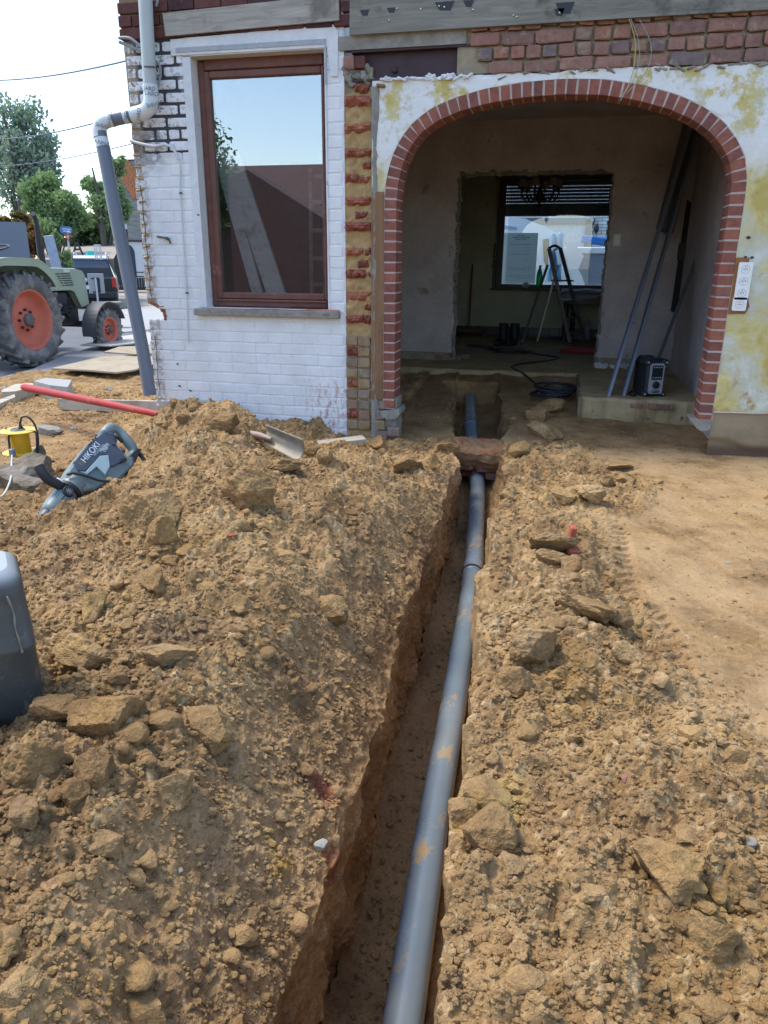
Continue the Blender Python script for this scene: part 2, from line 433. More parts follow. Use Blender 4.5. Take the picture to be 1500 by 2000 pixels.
H += (RGH * (.070 * fbm(GX * 3.2, GY * 3.2, GX * 0, 3, 50) + .055 * np.abs(fbm(GX * 8, GY * 8, GX * 0, 2, 52))) + (.010 * fbm(GX * 2.5, GY * 6, GX * 0, 4, 53) + .006 * np.abs(fbm(GX * 11, GY * 11, GX * 0, 3, 57))) * (1 - RGH)).astype(np.float32)
# tyre tread pressed into the trodden soil beside the spoil
def tread(x, y, x0, y0, x1, y1, wd=.085, n=.075, dep=.022):
    L = math.hypot(x1 - x0, y1 - y0); tx, ty = (x1 - x0) / L, (y1 - y0) / L
    a = (x - x0) * tx + (y - y0) * ty; b = -(x - x0) * ty + (y - y0) * tx
    m = ss(0, .06, a) * ss(L, L - .06, a) * ss(wd + .02, wd - .01, np.abs(b))
    g = ss(.25, .5, np.abs(((a + np.abs(b) * .5) / n) % 1 - .5) * 2)
    return -m * dep * (.35 + .65 * g)
for (p, q, w_) in (((1190, 1030), (1215, 1230), .07), ((1250, 1190), (1300, 1345), .075)):
    A_ = GZ(*p); B_ = GZ(*q); H += tread(GX, GY, A_[0], A_[1], B_[0], B_[1], w_).astype(np.float32)

TINT = (.5 + .16 * fbm(GX * 14, GY * 14, GX * 0, 3, 60)).astype(np.float32)
# clods stamped into the surface as small faceted lumps
def stamp(cx_, cy_, r, hk, base, tint):
    i0 = int((cx_ - r - XL) / RS); i1 = int((cx_ + r - XL) / RS) + 2; j0 = int((cy_ - r - YN) / RS); j1 = int((cy_ + r - YN) / RS) + 2
    if i0 < 1 or j0 < 1 or i1 >= nx - 1 or j1 >= ny - 1: return
    X = gx[i0:i1][None, :] - cx_; Y = gy[j0:j1][:, None] - cy_
    a = RNG.rand() * 6.28; ca, sa = math.cos(a), math.sin(a); q = .65 + .35 * RNG.rand()
    U = (X * ca + Y * sa) / r; V = (-X * sa + Y * ca) / (r * q)
    z = np.full(U.shape, hk * (.55 + .45 * RNG.rand()))
    z = z + U * (RNG.rand() - .5) * .5 * hk + V * (RNG.rand() - .5) * .5 * hk
    a0 = RNG.rand() * 6.28
    for k in range(5):
        b = a0 + k * 1.2566 + (RNG.rand() - .5) * .9; d = U * math.cos(b) + V * math.sin(b)
        g = .75 + RNG.rand() * 1.15
        z = np.minimum(z, hk * (.95 * g * .55 - g * d * (.75 + .3 * RNG.rand())) + hk * .15)
    zz = z * r * 1.0 + base[j0:j1, i0:i1]
    h = H[j0:j1, i0:i1]; m = zz > h
    h[m] = zz[m]; TINT[j0:j1, i0:i1][m] = tint
HB2 = None
def scatter(n, rmin, rmax, power, layer=None):
    global HB2
    HB2 = H.copy()
    y = CAM[1] + 0.35 + (YF - CAM[1] - .4) * RNG.rand(n * 4) ** 1.0
    d = np.sqrt((y - CAM[1]) ** 2 + 1.4 ** 2)
    keep = RNG.rand(n * 4) < (1.9 / d) ** 1.0
    y = y[keep]; d = d[keep]
    xl = -.30 - .80 * (y - CAM[1]) - .3; xr = .20 + .33 * (y - CAM[1]) + .3
    x = xl + (xr - xl) * RNG.rand(len(y))
    ok = (RNG.rand(len(y)) < bil(RG, x, y, XL, YN, cxr[1] - cxr[0], cyr[1] - cyr[0]) ** 1.3)
    x = x[ok][:n]; y = y[ok][:n]; d = d[ok][:n]
    u = RNG.rand(len(x)); r = rmin * (1 - u * (1 - (rmin / rmax) ** power)) ** (-1 / power)
    r = np.maximum(r, .0034 * d)
    order = np.argsort(-r)
    for k in order:
        rr = bil(RG, x[k:k + 1], y[k:k + 1], XL, YN, cxr[1] - cxr[0], cyr[1] - cyr[0])[0]
        rk = r[k] * (.5 + .5 * rr)
        stampf(x[k], y[k], rk)
def stampf(x, y, rk):
    global BASE_CUR
    stamp(x, y, rk, .45 + .35 * RNG.rand(), HB2, float(np.clip(.55 + .22 * RNG.randn(), 0, 1)))
scatter(900, .030, .085, 1.6)
scatter(7000, .014, .050, 2.0)
scatter(22000, .007, .020, 2.2)
# crumbly relief over the clods: small hollows and ridges
WXg = GX + .02 * fbm(GX * 12, GY * 12, GX * 0, 2, 150); WYg = GY + .02 * fbm(GX * 12, GY * 12, GX * 0, 2, 152)
rz_ = 1 - np.abs(fbm(WXg * 17, WYg * 17, GX * 0, 3, 154)); rz2 = 1 - np.abs(fbm(WXg * 42, WYg * 42, GX * 0, 2, 156))
RGH2 = np.clip(RGH, .05, 1)
H += (RGH2 * (.018 * (rz_ ** 3 - .5) + .010 * (rz2 ** 2 - .5))).astype(np.float32)
TINT += (.22 * (rz_ ** 3 - .45) + .15 * (rz2 ** 2 - .5)).astype(np.float32)
# small pebbles on the trodden right side
HB2 = H.copy()
for k in range(3600):
    y = -4.9 + 4.9 * RNG.rand(); x = -.1 + (.5 + .36 * (y + 5.25)) * RNG.rand() * 1.3
    stamp(x, y, .004 + .010 * RNG.rand() ** 3 + .0012 * (y + 5.25), .6, HB2, float(np.clip(.6 + .2 * RNG.randn(), 0, 1)))

def Hat(x, y): return bil(H, x, y, XL, YN, RS, RS)
def Hs(x, y): return float(bil(H, np.array([x]), np.array([y]), XL, YN, RS, RS)[0])

# rows get wider apart with distance; each row runs: left field, trench wall, floor, trench wall, right field
ys = [YN]
while ys[-1] < 2.45:
    ys.append(ys[-1] + .0030 * math.hypot(ys[-1] - CAM[1] - .25, 1.45) * (1.0 if ys[-1] < 0 else 1.6))
ys = np.array(ys); NR = len(ys)
NLf, NLw, NFl, NRw, NRf = 560, 70, 60, 34, 330
rL = rimL(ys); rR = rimR(ys)
zLr = tab(ys, [(-5, -.34), (-4.2, -.30), (-3.4, -.23), (-2.6, -.17), (-1.5, -.09), (-.5, -.04), (2, -.03)]) + .03 * vn3(ys * 2.7, ys * 0, ys * 0, 9)
zRr = tab(ys, [(-5, -.06), (-3.4, -.02), (-1, -.03), (0, -.06), (2, -.04)]) + .03 * vn3(ys * 3.7, ys * 0, ys * 0, 10)
deep = 1 - ss(2.02, 2.10, ys)                       # the trench ends inside the house
xl = -.30 - .80 * (ys - CAM[1]) - .45; xr = .20 + .33 * (ys - CAM[1]) + .55
xl = np.maximum(xl, XL + .02); xr = np.minimum(xr, XR - .02)
def col(a): return a[:, None]
u = np.linspace(0, 1, NLf)[None, :]
Xa = col(xl) + (col(rL) - col(xl)) * u; Ya = np.repeat(col(ys), NLf, 1)
Za = Hat(Xa, Ya)
cut = col(zLr) + 1.15 * (col(rL) - Xa) + .030 * fbm(Xa * 14, Ya * 14, Xa * 0, 3, 70)
cut = np.where(col(deep) > .5, cut, 9)
sm = np.minimum(Za, cut); k_ = ss(.0, .06, Za - cut); Za2 = sm + .35 * (Za - Hat(Xa, Ya) * 1.0) * k_
Za = sm + k_ * .5 * (Hat(Xa, Ya) - bil(HSM, Xa, Ya, XL, YN, RS, RS)) * .85
Ta = bil(TINT, Xa, Ya, XL, YN, RS, RS); Wa = .30 * k_ + (.12 + .55 * ss(.05, .5, fbm(Xa * 1.6, Ya * 1.6, Xa * 0, 4, 170)) + .25 * ss(.2, .6, fbm(Xa * 7, Ya * 7, Xa * 0, 3, 171))) * (Xa > -3.1)
Wa = np.clip(Wa, 0, 1)
zf = pipe_z(ys) - .075
zf = np.where(deep > .5, zf, Hat(rL, ys))
zeL = Za[:, -1]
u = np.linspace(0, 1, NLw + 1)[None, 1:]
fL = np.where(deep > .5, tab(ys, FL_X), rL + .02)
Xb = col(rL) + (col(fL) - col(rL)) * u ** 1.5; Yb = np.repeat(col(ys), NLw, 1)
Zb = col(zeL) + (col(zf) - col(zeL)) * u
wn_ = fbm(Yb * 5, Zb * 9, Yb * 0, 5, 80, .62) * .055 + np.abs(fbm(Yb * 22, Zb * 26, Yb * 0, 3, 84)) * .020
Xb = Xb - wn_ * (np.minimum(u * 6, 1)) * col(deep) - .012 * ss(.1, .5, u) * col(deep)
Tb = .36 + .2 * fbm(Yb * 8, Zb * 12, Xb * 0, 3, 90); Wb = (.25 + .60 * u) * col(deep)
fR = np.where(deep > .5, np.where(ys > .2, rR - .05, np.minimum(tab(ys, PIPE_X) + .10, rR - .01)), rR - .02)
u = np.linspace(0, 1, NFl + 1)[None, 1:]
Xc = Xb[:, -1:] + (col(fR) - Xb[:, -1:]) * u; Yc = np.repeat(col(ys), NFl, 1)
Zc = col(zf) + (.012 * fbm(Xc * 9, Yc * 6, Xc * 0, 5, 100) + 0.005 * ss(.3, .7, np.abs(fbm(Xc * 30, Yc * 24, Xc * 0, 2, 104)))) * (1.0) + .03 * ss(.12, 0, u) + .015 * ss(.75, 1, u)
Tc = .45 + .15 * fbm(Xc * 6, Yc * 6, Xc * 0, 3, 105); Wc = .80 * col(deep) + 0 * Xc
u = np.linspace(0, 1, NRw + 1)[None, 1:]
zeR = np.minimum(Hat(rR, ys), zRr + .5)
zeR = np.where(deep > .5, zeR, Hat(rR, ys))
Xd = col(fR) + (col(rR) - col(fR)) * u; Yd = np.repeat(col(ys), NRw, 1)
Zd = Zc[:, -1:] + (col(zeR) - Zc[:, -1:]) * u
Xd = Xd + (fbm(Yd * 5, Zd * 9, Yd * 0, 5, 110, .62) * .03 + .012) * np.minimum((1 - u) * 6, 1) * col(deep)
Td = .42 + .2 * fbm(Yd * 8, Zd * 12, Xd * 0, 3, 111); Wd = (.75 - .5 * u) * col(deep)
u = np.linspace(0, 1, NRf + 1)[None, 1:] ** 1.15
Xe = col(rR) + (col(xr) - col(rR)) * u; Ye = np.repeat(col(ys), NRf, 1)
Ze = Hat(Xe, Ye); Ze[:, :] = Ze
Te = bil(TINT, Xe, Ye, XL, YN, RS, RS); We = 0 * Xe
PX = np.concatenate([Xa, Xb, Xc, Xd, Xe], 1); PY = np.concatenate([Ya, Yb, Yc, Yd, Ye], 1); PZ = np.concatenate([Za, Zb, Zc, Zd, Ze], 1)
TT = np.concatenate([Ta, Tb, Tc, Td, Te], 1); WW = np.concatenate([Wa, Wb, Wc, Wd, We], 1)
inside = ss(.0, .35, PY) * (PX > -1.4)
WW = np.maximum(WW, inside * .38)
RM_ = np.clip(rough(PX, PY), .12, 1)
PX = PX + .006 * RM_ * fbm(PX * 60, PY * 60, PZ * 60, 2, 120); PZ = PZ + .009 * RM_ * fbm(PX * 45, PY * 45, PZ * 45, 3, 121)
# keep the sheet under the floor slab
PZ = np.where((PY > .98) & (PX > .16), np.minimum(PZ, -.02 + .1 * ss(1.0, 1.02, PY)), PZ)
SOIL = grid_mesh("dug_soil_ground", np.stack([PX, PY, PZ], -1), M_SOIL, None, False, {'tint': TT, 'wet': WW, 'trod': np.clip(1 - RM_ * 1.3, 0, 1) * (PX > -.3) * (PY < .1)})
tag(SOIL, "loose brown and ochre soil dug up beside the open trench", kind='structure')

# wide sheet of earth out to the horizon, just under everything else
g = MB()
for (x0, x1, y0, y1) in ((-150, 150, -150, -30), (30, 150, -30, 6.6), (-150, -30, -30, .6)):
    g.add([(x0, y0, -.25), (x1, y0, -.25), (x1, y1, -.25), (x0, y1, -.25)], [(0, 1, 2, 3)])
g.add([(-150, 138, -2.8), (150, 138, -2.8), (150, 190, -2.9), (-150, 190, -2.9)], [(0, 1, 2, 3)])
def skirt():
    m = MB()
    # trodden earth around the modelled area
    m.add([(2.6, -5, -.03), (30, -5, -.03), (30, 0.1, -.03), (2.6, .1, -.03)], [(0, 1, 2, 3)])
    m.add([(-30, -30, -.05), (30, -30, -.05), (30, -4.9, -.05), (-30, -4.9, -.05)], [(0, 1, 2, 3)])
    m.add([(-30, -4.9, -.05), (-6.0, -4.9, -.05), (-6.0, .6, -.05), (-30, .6, -.05)], [(0, 1, 2, 3)])
    a = [(-6.05, -4.9), (-6.05, -.5), (-1.6, -4.9)]
    m.add([(x, y, -.06) for x, y in a], [(0, 2, 1)])
    return m
t = NT("trodden_earth"); cc = t.ramp(t.noise(3, 6, .65), [(.3, (.17, .105, .05)), (.55, (.27, .175, .085)), (.75, (.34, .23, .115))])
M_EARTH = t.fin(cc, .95, t.bump(t.noise(40, 5, .7), .6, .01), 0, .2)
tag(skirt().build("trodden_earth", M_EARTH), "trodden bare earth around the dug area", kind='structure')
t = NT("far_field"); cc = t.ramp(t.noise(.2, 6, .65), [(.3, (.05, .075, .03)), (.55, (.10, .12, .05)), (.75, (.16, .15, .09))])
tag(g.build("field", t.fin(cc, .95)), "open ground reaching to the horizon", kind='structure')

# ---- loose lumps
def ico(sub):
    import bmesh
    b = bmesh.new(); bmesh.ops.create_icosphere(b, subdivisions=sub, radius=1)
    v = np.array([a.co[:] for a in b.verts]); b.verts.ensure_lookup_table()
    f = np.array([[q.index for q in a.verts] for a in b.faces]); b.free(); return v, f
ICO = {k: ico(k) for k in (1, 2, 3, 4, 5)}
def clod_shape(sub, seed, flat=.7, facets=11, rg=.10):
    r = np.random.RandomState(seed); v, f = ICO[sub]; rad = np.full(len(v), 1.25)
    for k in range(facets):
        n = r.randn(3); n /= np.linalg.norm(n); p = .62 + .38 * r.rand()
        d = v @ n; rad = np.where(d > .05, np.minimum(rad, p / np.maximum(d, .05)), rad)
    P = v * rad[:, None]
    if sub >= 3:
        q = P * 2.2 + seed * 1.7
        P = P * (1 + rg * fbm(q[:, 0], q[:, 1], q[:, 2], 5, seed % 97, .6))[:, None]
        q = P * 9 + seed
        P = P * (1 - rg * .35 * np.abs(fbm(q[:, 0], q[:, 1], q[:, 2], 3, seed % 89, .6)))[:, None]
    P = P * np.array([1, .8 + .2 * r.rand(), flat]); return P, f
def rotm(r):
    a, b, c = r
    return np.array((Matrix.Rotation(a, 3, 'X') @ Matrix.Rotation(b, 3, 'Y') @ Matrix.Rotation(c, 3, 'Z')))
def field_z(x, y, L_):
    h = Hat(x, y); det = h - bil(HSM, x, y, XL, YN, RS, RS)
    c = np.interp(y, ys, zLr) + 1.15 * (L_ - x) + .030 * fbm(x * 14, y * 14, x * 0, 3, 70)
    return np.where((x < L_) & (h > c) & (y < 2.0), c + ss(.0, .06, h - c) * .425 * det, h)
def cloud(name, count, sub, smin, smax, pw, kd, lab, seed, yr=6.2, ex=1.55, lo=.25):
    """crumbs of soil: many small faceted lumps resting on the surface"""
    r = np.random.RandomState(seed); base = [clod_shape(sub, 100 + seed + k, .85, 7) for k in range(8)]
    V_, T_ = [], []; F_ = []; off = 0; tot = 0
    N = count * 5; y = CAM[1] + .45 + yr * r.rand(N) ** ex; d = np.hypot(y - CAM[1], 1.4)
    x0 = -.30 - .80 * (y - CAM[1]) - .25; x1 = .20 + .33 * (y - CAM[1]) + .25; x = x0 + (x1 - x0) * r.rand(N)
    cl = fbm(x * 5, y * 5, x * 0, 3, 700 + seed)
    rg = bil(RG, x, y, XL, YN, cxr[1] - cxr[0], cyr[1] - cyr[0])
    L_ = tab(y, RL_X); R2 = tab(y, RR_X); tr = (x > L_ - .02) & (x < R2 + .015)
    ok = (r.rand(N) < np.clip(rg ** 1.1 + .02, 0, 1) * np.clip(.85 + 1.1 * cl, lo, 1)) & (~tr | ((r.rand(N) < .07) & (y < 1.2)))
    x, y, d, L_, tr = x[ok][:count], y[ok][:count], d[ok][:count], L_[ok][:count], tr[ok][:count]; n = len(x)
    s = smin * (1 - r.rand(n) * (1 - (smin / smax) ** pw)) ** (-1 / pw); s = np.maximum(s, kd * d)
    z = field_z(x, y, rimL(y))
    fl = tab(y, FL_X); pxx = tab(y, PIPE_X); f = r.rand(n)
    x = np.where(tr, fl + .03 + (pxx - .09 - fl) * f, x); z = np.where(tr, pipe_z(y) - .068, z); s = np.where(tr, np.minimum(s, .012), s)
    z = z + s * .12
    rots = [rotm(r.rand(3) * 6.28) for _ in range(60)]; kb = r.randint(8, size=n); kr = r.randint(60, size=n)
    pre = {}
    for i in range(8):
        for j in range(60): pre[(i, j)] = base[i][0] @ rots[j].T
    nv = len(base[0][0]); V = np.empty((n, nv, 3), np.float32)
    an = np.stack([np.ones(n), .6 + .4 * r.rand(n), .4 + .45 * r.rand(n)], -1)
    for i in range(n): V[i] = pre[(kb[i], kr[i])] * s[i] * an[i]
    V += np.stack([x, y, z], -1)[:, None, :]
    Fb = base[0][1]; F = (Fb[None] + (np.arange(n) * nv)[:, None, None]).reshape(-1, 3)
    T = np.repeat(np.clip(.53 + .09 * r.randn(n), 0, 1), nv); Wt = np.repeat(np.where(tr, .7, 0.0), nv)
    o = raw_mesh(name, V.reshape(-1, 3), F, M_SOIL, None, False, {'tint': T, 'wet': Wt}); return tag(o, lab, kind='stuff')
cloud("fine_crumbs", 34000, 1, .0030, .010, 1.2, .0015, "fine crumbs of dry soil strewn over the heaps", 1)
cloud("near_crumbs", 20000, 1, .0030, .011, 1.3, .0012, "fine crumbs of soil strewn over the nearest slopes", 4, 1.9, 1.0, .6)
cloud("loose_crumbs", 5200, 2, .008, .020, 2.2, .0022, "crumbs of dry soil lying loose over the heaps", 2)
cloud("small_clods", 230, 3, .022, .050, 2.3, .004, "small clods of soil lying over the heaps", 3)
# ------------------------------------------------------------------ masonry materials
def brick_mat(name, cols, worn=(.30, .26, .20), wth=.62, ro=.9):
    t = NT(name); P = t.pos(); r = t.rnd()
    st = [(i / max(1, len(cols) - 1), c) for i, c in enumerate(cols)]
    a = t.ramp(r, st)
    a = t.mix(1.0, a, t.ramp(t.noise(28, 6, .7), [(.25, .62), (.5, 1.0), (.75, 1.25)]), 'MULTIPLY')
    f = t.rng(t.noise(9, 6, .72), wth, wth + .14); a = t.mix(t.math('MULTIPLY', f, .7), a, worn)
    b = t.bump(t.noise(90, 5, .7), .5, .004); b = t.bump(t.noise(22, 4, .7), .5, .006, b)
    return t.fin(a, ro, b, 0, .25)
def paint_mat():
    t = NT("white_wall_paint"); P = t.pos(); x, y, z = t.xyz()
    a = t.ramp(t.noise(5, 6, .6), [(.3, (.66, .68, .69)), (.6, (.76, .78, .79)), (.8, (.80, .81, .80))])
    a = t.mix(1.0, a, t.ramp(t.noise(60, 4, .7), [(.2, .9), (.6, 1.0)]), 'MULTIPLY')
    # soot and moss on the bricks under the gutter pipe
    m = t.math('MULTIPLY', t.rng(z, 1.82, 2.12), t.rng(x, -2.55, -2.85))
    f = t.math('MULTIPLY', m, t.rng(t.noise(26, 7, .75), .50, .60))
    f = t.math('ADD', f, t.math('MULTIPLY', t.math('MULTIPLY', t.rng(z, 1.75, 1.95), t.rng(z, 2.2, 2.0)), t.math('MULTIPLY', t.rng(x, -2.8, -2.95), t.rng(t.noise(12, 7, .7), .40, .55))), True)
    a = t.mix(t.math('MULTIPLY', f, .85), a, (.085, .08, .09))
    # flaking spots and rust-red scrapes low on the right
    g = t.rng(t.noise(16, 7, .75, t.mapv(P, (1, 1, 1), (3, 1, 7))), .70, .73)
    a = t.mix(g, a, (.33, .29, .25))
    r = t.math('MULTIPLY', t.math('MULTIPLY', t.rng(z, .50, .20), t.rng(x, -2.0, -1.65)), t.rng(t.noise(30, 6, .7, t.mapv(P, (1, 1, .4))), .48, .60))
    a = t.mix(t.math('MULTIPLY', r, .75), a, (.36, .17, .14))
    e = t.math('MULTIPLY', t.rng(x, -2.98, -3.06), t.rng(t.noise(22, 6, .7, t.mapv(P, (1, 1, 1), (8, 2, 5))), .47, .55))
    a = t.mix(t.math('MULTIPLY', e, .7), a, (.30, .22, .16))
    b = t.bump(t.noise(70, 4, .6), .35, .003); b = t.bump(t.noise(14, 4, .6), .5, .006, b)
    return t.fin(a, .55, b, 0, .4)
M_PAINT = paint_mat()
def joint_white():
    t = NT("painted_mortar"); P = t.pos(); x, y, z = t.xyz()
    a = t.ramp(t.noise(8, 5, .6), [(.3, (.64, .66, .67)), (.7, (.74, .76, .77))])
    f = t.math('MULTIPLY', t.rng(z, 1.84, 1.92), t.rng(t.math('ADD', x, t.math('MULTIPLY', t.noise(5, 4, .6), .3)), -2.46, -2.54))
    a = t.mix(f, a, (.045, .045, .055))
    g = t.rng(t.noise(10, 6, .75, t.mapv(P, (1, 1, 1), (1, 4, 7))), .66, .70); a = t.mix(g, a, (.22, .19, .17))
    e = t.rng(x, -3.0, -3.05); a = t.mix(e, a, (.30, .24, .17))
    return t.fin(a, .8, t.bump(t.noise(60, 4, .7), .6, .004))
M_JW = joint_white()
M_BR_DARK = brick_mat("dark_red_brick", [(.085, .035, .035), (.12, .05, .045), (.06, .03, .035)])
M_BR_OLD = brick_mat("old_purple_brick", [(.24, .13, .105), (.28, .15, .12), (.21, .12, .10), (.15, .13, .135), (.30, .145, .10), (.25, .135, .11)], (.33, .27, .18), .52)
M_BR_ARCH = brick_mat("smooth_red_brick", [(.24, .088, .062), (.20, .076, .060), (.29, .108, .070), (.165, .070, .058), (.26, .092, .062), (.225, .100, .078)], (.30, .14, .11), .62, .75)
M_BR_TORN = brick_mat("broken_red_brick", [(.27, .085, .055), (.20, .06, .045), (.31, .12, .07), (.24, .07, .05)], (.38, .26, .13), .54)
M_BR_PIER = brick_mat("mixed_low_brick", [(.22, .17, .11), (.25, .18, .15), (.28, .20, .10), (.22, .13, .12), (.20, .17, .12)], (.30, .25, .18), .5)
def mortar(name, a, b, c=None, dth=.6):
    t = NT(name); q = t.ramp(t.noise(11, 6, .7), [(.3, a), (.7, b)])
    if c: q = t.mix(t.rng(t.noise(5, 5, .7), dth, dth + .1), q, c)
    return t.fin(q, .95, t.bump(t.noise(50, 6, .75), .9, .008), 0, .2)
M_MORT = mortar("grey_mortar", (.25, .205, .14), (.40, .34, .24), (.14, .115, .09))
M_MORT_W = mortar("pale_mortar", (.40, .32, .29), (.54, .45, .41), (.30, .20, .17), .6)
M_MORT_Y = mortar("yellow_mortar", (.36, .23, .10), (.50, .35, .17), (.40, .33, .24), .62)
M_CONC = mortar("grey_concrete", (.19, .18, .155), (.34, .325, .29), (.12, .115, .10))
def wood(name, a, b, c, sc=(3, 30, 30), gray=.5):
    t = NT(name); P = t.pos(); v = t.mapv(P, sc)
    q = t.ramp(t.noise(1.0, 6, .7, v, .6), [(.25, a), (.5, b), (.75, c)])
    q = t.mix(t.rng(t.noise(2.2, 5, .7), .52, .66), q, tuple(x * gray for x in b))
    return t.fin(q, .85, t.bump(t.noise(1.6, 6, .75, v, .4), .6, .006), 0, .25)
M_WOODG = wood("weathered_grey_wood", (.20, .185, .16), (.33, .31, .27), (.42, .40, .35))
M_WOODV = wood("green_grey_wood", (.11, .105, .09), (.20, .195, .165), (.30, .29, .25), (2, 26, 26), .45)
M_WOODB = wood("brown_lath_wood", (.16, .085, .045), (.23, .13, .07), (.27, .16, .09), (30, 30, 2), .8)
M_PLANK = wood("shuttering_wood", (.30, .25, .19), (.42, .37, .30), (.50, .45, .38), (2, 24, 24), .7)

# brick shapes: unit boxes with slightly worn edges, shared by all bricks of a kind
def brick_mesh(name, mat, seed, jit=.02, bev=.05, sub=False):
    r = np.random.RandomState(seed); m = MB(); m.box((0, 0, 0), (1, 1, 1), None, bev)
    m.v = [tuple(np.array(v) + r.randn(3) * jit * np.array([.4, .6, 1])) for v in m.v]
    me = m.mesh(name); me.materials.append(mat); return me
def torn_mesh(name, mat, seed):
    r = np.random.RandomState(seed); nx_, nz_ = 7, 3
    vs = []; fs = []
    for j in range(nz_ + 1):
        for i in range(nx_ + 1):
            e = (j in (0, nz_)) or (i in (0, nx_))
            vs.append((i / nx_ - .5, (.1 if e else -.5 + .42 * r.rand()) + .12 * r.randn(), j / nz_ - .5))
    for j in range(nz_):
        for i in range(nx_):
            a = j * (nx_ + 1) + i; fs.append((a, a + 1, a + nx_ + 2, a + nx_ + 1))
    n = len(vs)
    vs += [(-.5, .5, -.5), (.5, .5, -.5), (.5, .5, .5), (-.5, .5, .5)]
    bl, br_, tr, tl = 0, nx_, (nx_ + 1) * (nz_ + 1) - 1, (nx_ + 1) * nz_
    fs += [tuple([n + 1, n] + list(range(bl, br_ + 1))), tuple([n + 3, n + 2] + list(range(tr, tl - 1, -1))), (n, n + 3) + tuple(range(tl, bl - 1, -(nx_ + 1))), (n + 2, n + 1) + tuple(range(br_, tr + 1, nx_ + 1))]
    me = bpy.data.meshes.new(name); me.from_pydata(vs, [], fs); me.materials.append(mat); return me
def bricks_of(mat, nm, n=5, jit=.02, bev=.05): return [brick_mesh(nm, mat, 40 + i, jit, bev) for i in range(n)]
BM_W = bricks_of(M_PAINT, "painted_brick_shape", 6, .016, .10)
BM_D = bricks_of(M_BR_DARK, "dark_brick_shape", 4)
BM_O = bricks_of(M_BR_OLD, "old_brick_shape", 6, .045, .09)
BM_A = bricks_of(M_BR_ARCH, "arch_brick_shape", 3, .006, .03)
BM_P = bricks_of(M_BR_PIER, "pier_brick_shape", 4, .04, .08)
BM_T = [torn_mesh("torn_brick_shape", M_BR_TORN, 60 + i) for i in range(6)]
def put(parent, meshes, c, d, rot=0.0, name="brick", ry=0.0):
    me = meshes[RNG.randint(len(meshes))]
    o = bpy.data.objects.new(name, me); COL.objects.link(o); o.parent = parent
    o.location = Vector(c) - org(parent); o.scale = d; o.rotation_euler = (0, ry, rot)
    ORG[o.name] = org(parent); return o

# ------------------------------------------------------------------ white painted wall with the window
WX0, WX1, WZT = -3.118, -1.538, 2.80
PITCH = .0765
WW_ = thing("white_brick_wall", "white painted brick wall with a tall brown window, soot black joints at its top left corner", "wall", (-2.33, .1, 0))
OX0, OX1, OZ0, OZ1 = -2.665, -1.665, .878, 2.515       # window opening in the wall face
m = MB()
for a in ((WX0 + .012, OX0, -.35, WZT), (OX1, WX1, -.35, WZT), (OX0, OX1, -.35, OZ0), (OX0, OX1, OZ1, WZT)):
    x0, x1, z0, z1 = a
    if x0 < WX0 + .1:
        m.box(((x0 + x1) / 2, .1545, (z0 + .748) / 2), (x1 - x0, .30, .748 - z0))
        m.box(((x0 + .145 + x1) / 2, .1545, (.748 + .895) / 2), (x1 - x0 - .145, .30, .147))
        m.box(((x0 + x1) / 2, .1545, (.895 + z1) / 2), (x1 - x0, .30, z1 - .895))
    else: m.box(((x0 + x1) / 2, .1545, (z0 + z1) / 2), (x1 - x0, .30, z1 - z0))
m.build("joint_bed", M_JW, WW_, fix=False)
z = -.06; k = 0
while z < 2.60:
    zc = z + PITCH / 2; x = WX0 + (0 if k % 2 else -.0)
    first = True; L = .195 if k % 2 else .095
    while x < WX1 - .02:
        x1 = min(x + L, WX1 - .004 + .012 * (RNG.rand() - .5)); a0, a1 = x, x1
        ins = zc > OZ0 - .01 and zc < OZ1
        segs = [(a0, a1)]
        if ins:
            segs = []
            if a0 < OX0: segs.append((a0, min(a1, OX0 + .003)))
            if a1 > OX1: segs.append((max(a0, OX1 - .003), a1))
        for (b0, b1) in segs:
            if b1 - b0 < .03: continue
            if .745 < zc < .90 and b1 < WX0 + .16 + .03 * (k % 3): continue       # the hole knocked in the corner
            if b0 < WX0 + .01: b0 += .016 * RNG.rand()
            dk = zc > 1.90 and b0 < -2.62
            g_ = .019 if dk else .0030
            put(WW_, BM_W, ((b0 + b1) / 2, (.0085 if dk else .0100) + .0025 * RNG.rand(), zc + .0015 * RNG.randn()), (b1 - b0 - g_, .022, PITCH - g_ - .001))
        x = x1 + .0; L = .195 if (k % 4 != 3 or RNG.rand() < .6) else .097
        if x1 >= WX1 - .03: break
    z += PITCH; k += 1
NWB = k
# broken red brick showing in the hole at the corner
m = MB()
for (x, z_, w, h_) in ((-3.07, .895, .05, .03), (-3.02, .880, .06, .035), (-2.985, .865, .05, .05), (-2.972, .82, .03, .06), (-2.966, .78, .028, .05), (-2.985, .90, .06, .03)):
    m.box((x, .03, z_), (w, .06, h_), (.2 * RNG.randn(), .25 * RNG.randn(), 0), .008)
m.build("broken_edge", M_BR_TORN, WW_)
# dark red courses above the white paint
for c in range(3):
    zc = 2.640 + c * .0765 + .02; x = WX0 - .004 - (c % 2) * .0
    while x < WX1 + .07:
        L = .105 if c == 1 else .19
        put(WW_, BM_D, (x + L / 2, .004, zc), (L - .011, .05, .064)); x += L
M_DM = mortar("brown_mortar", (.16, .12, .07), (.28, .21, .12))
m = MB(); m.box((-2.33, .012, 2.752), (1.56, .03, .25)); m.build("upper_joint_bed", M_DM, WW_)
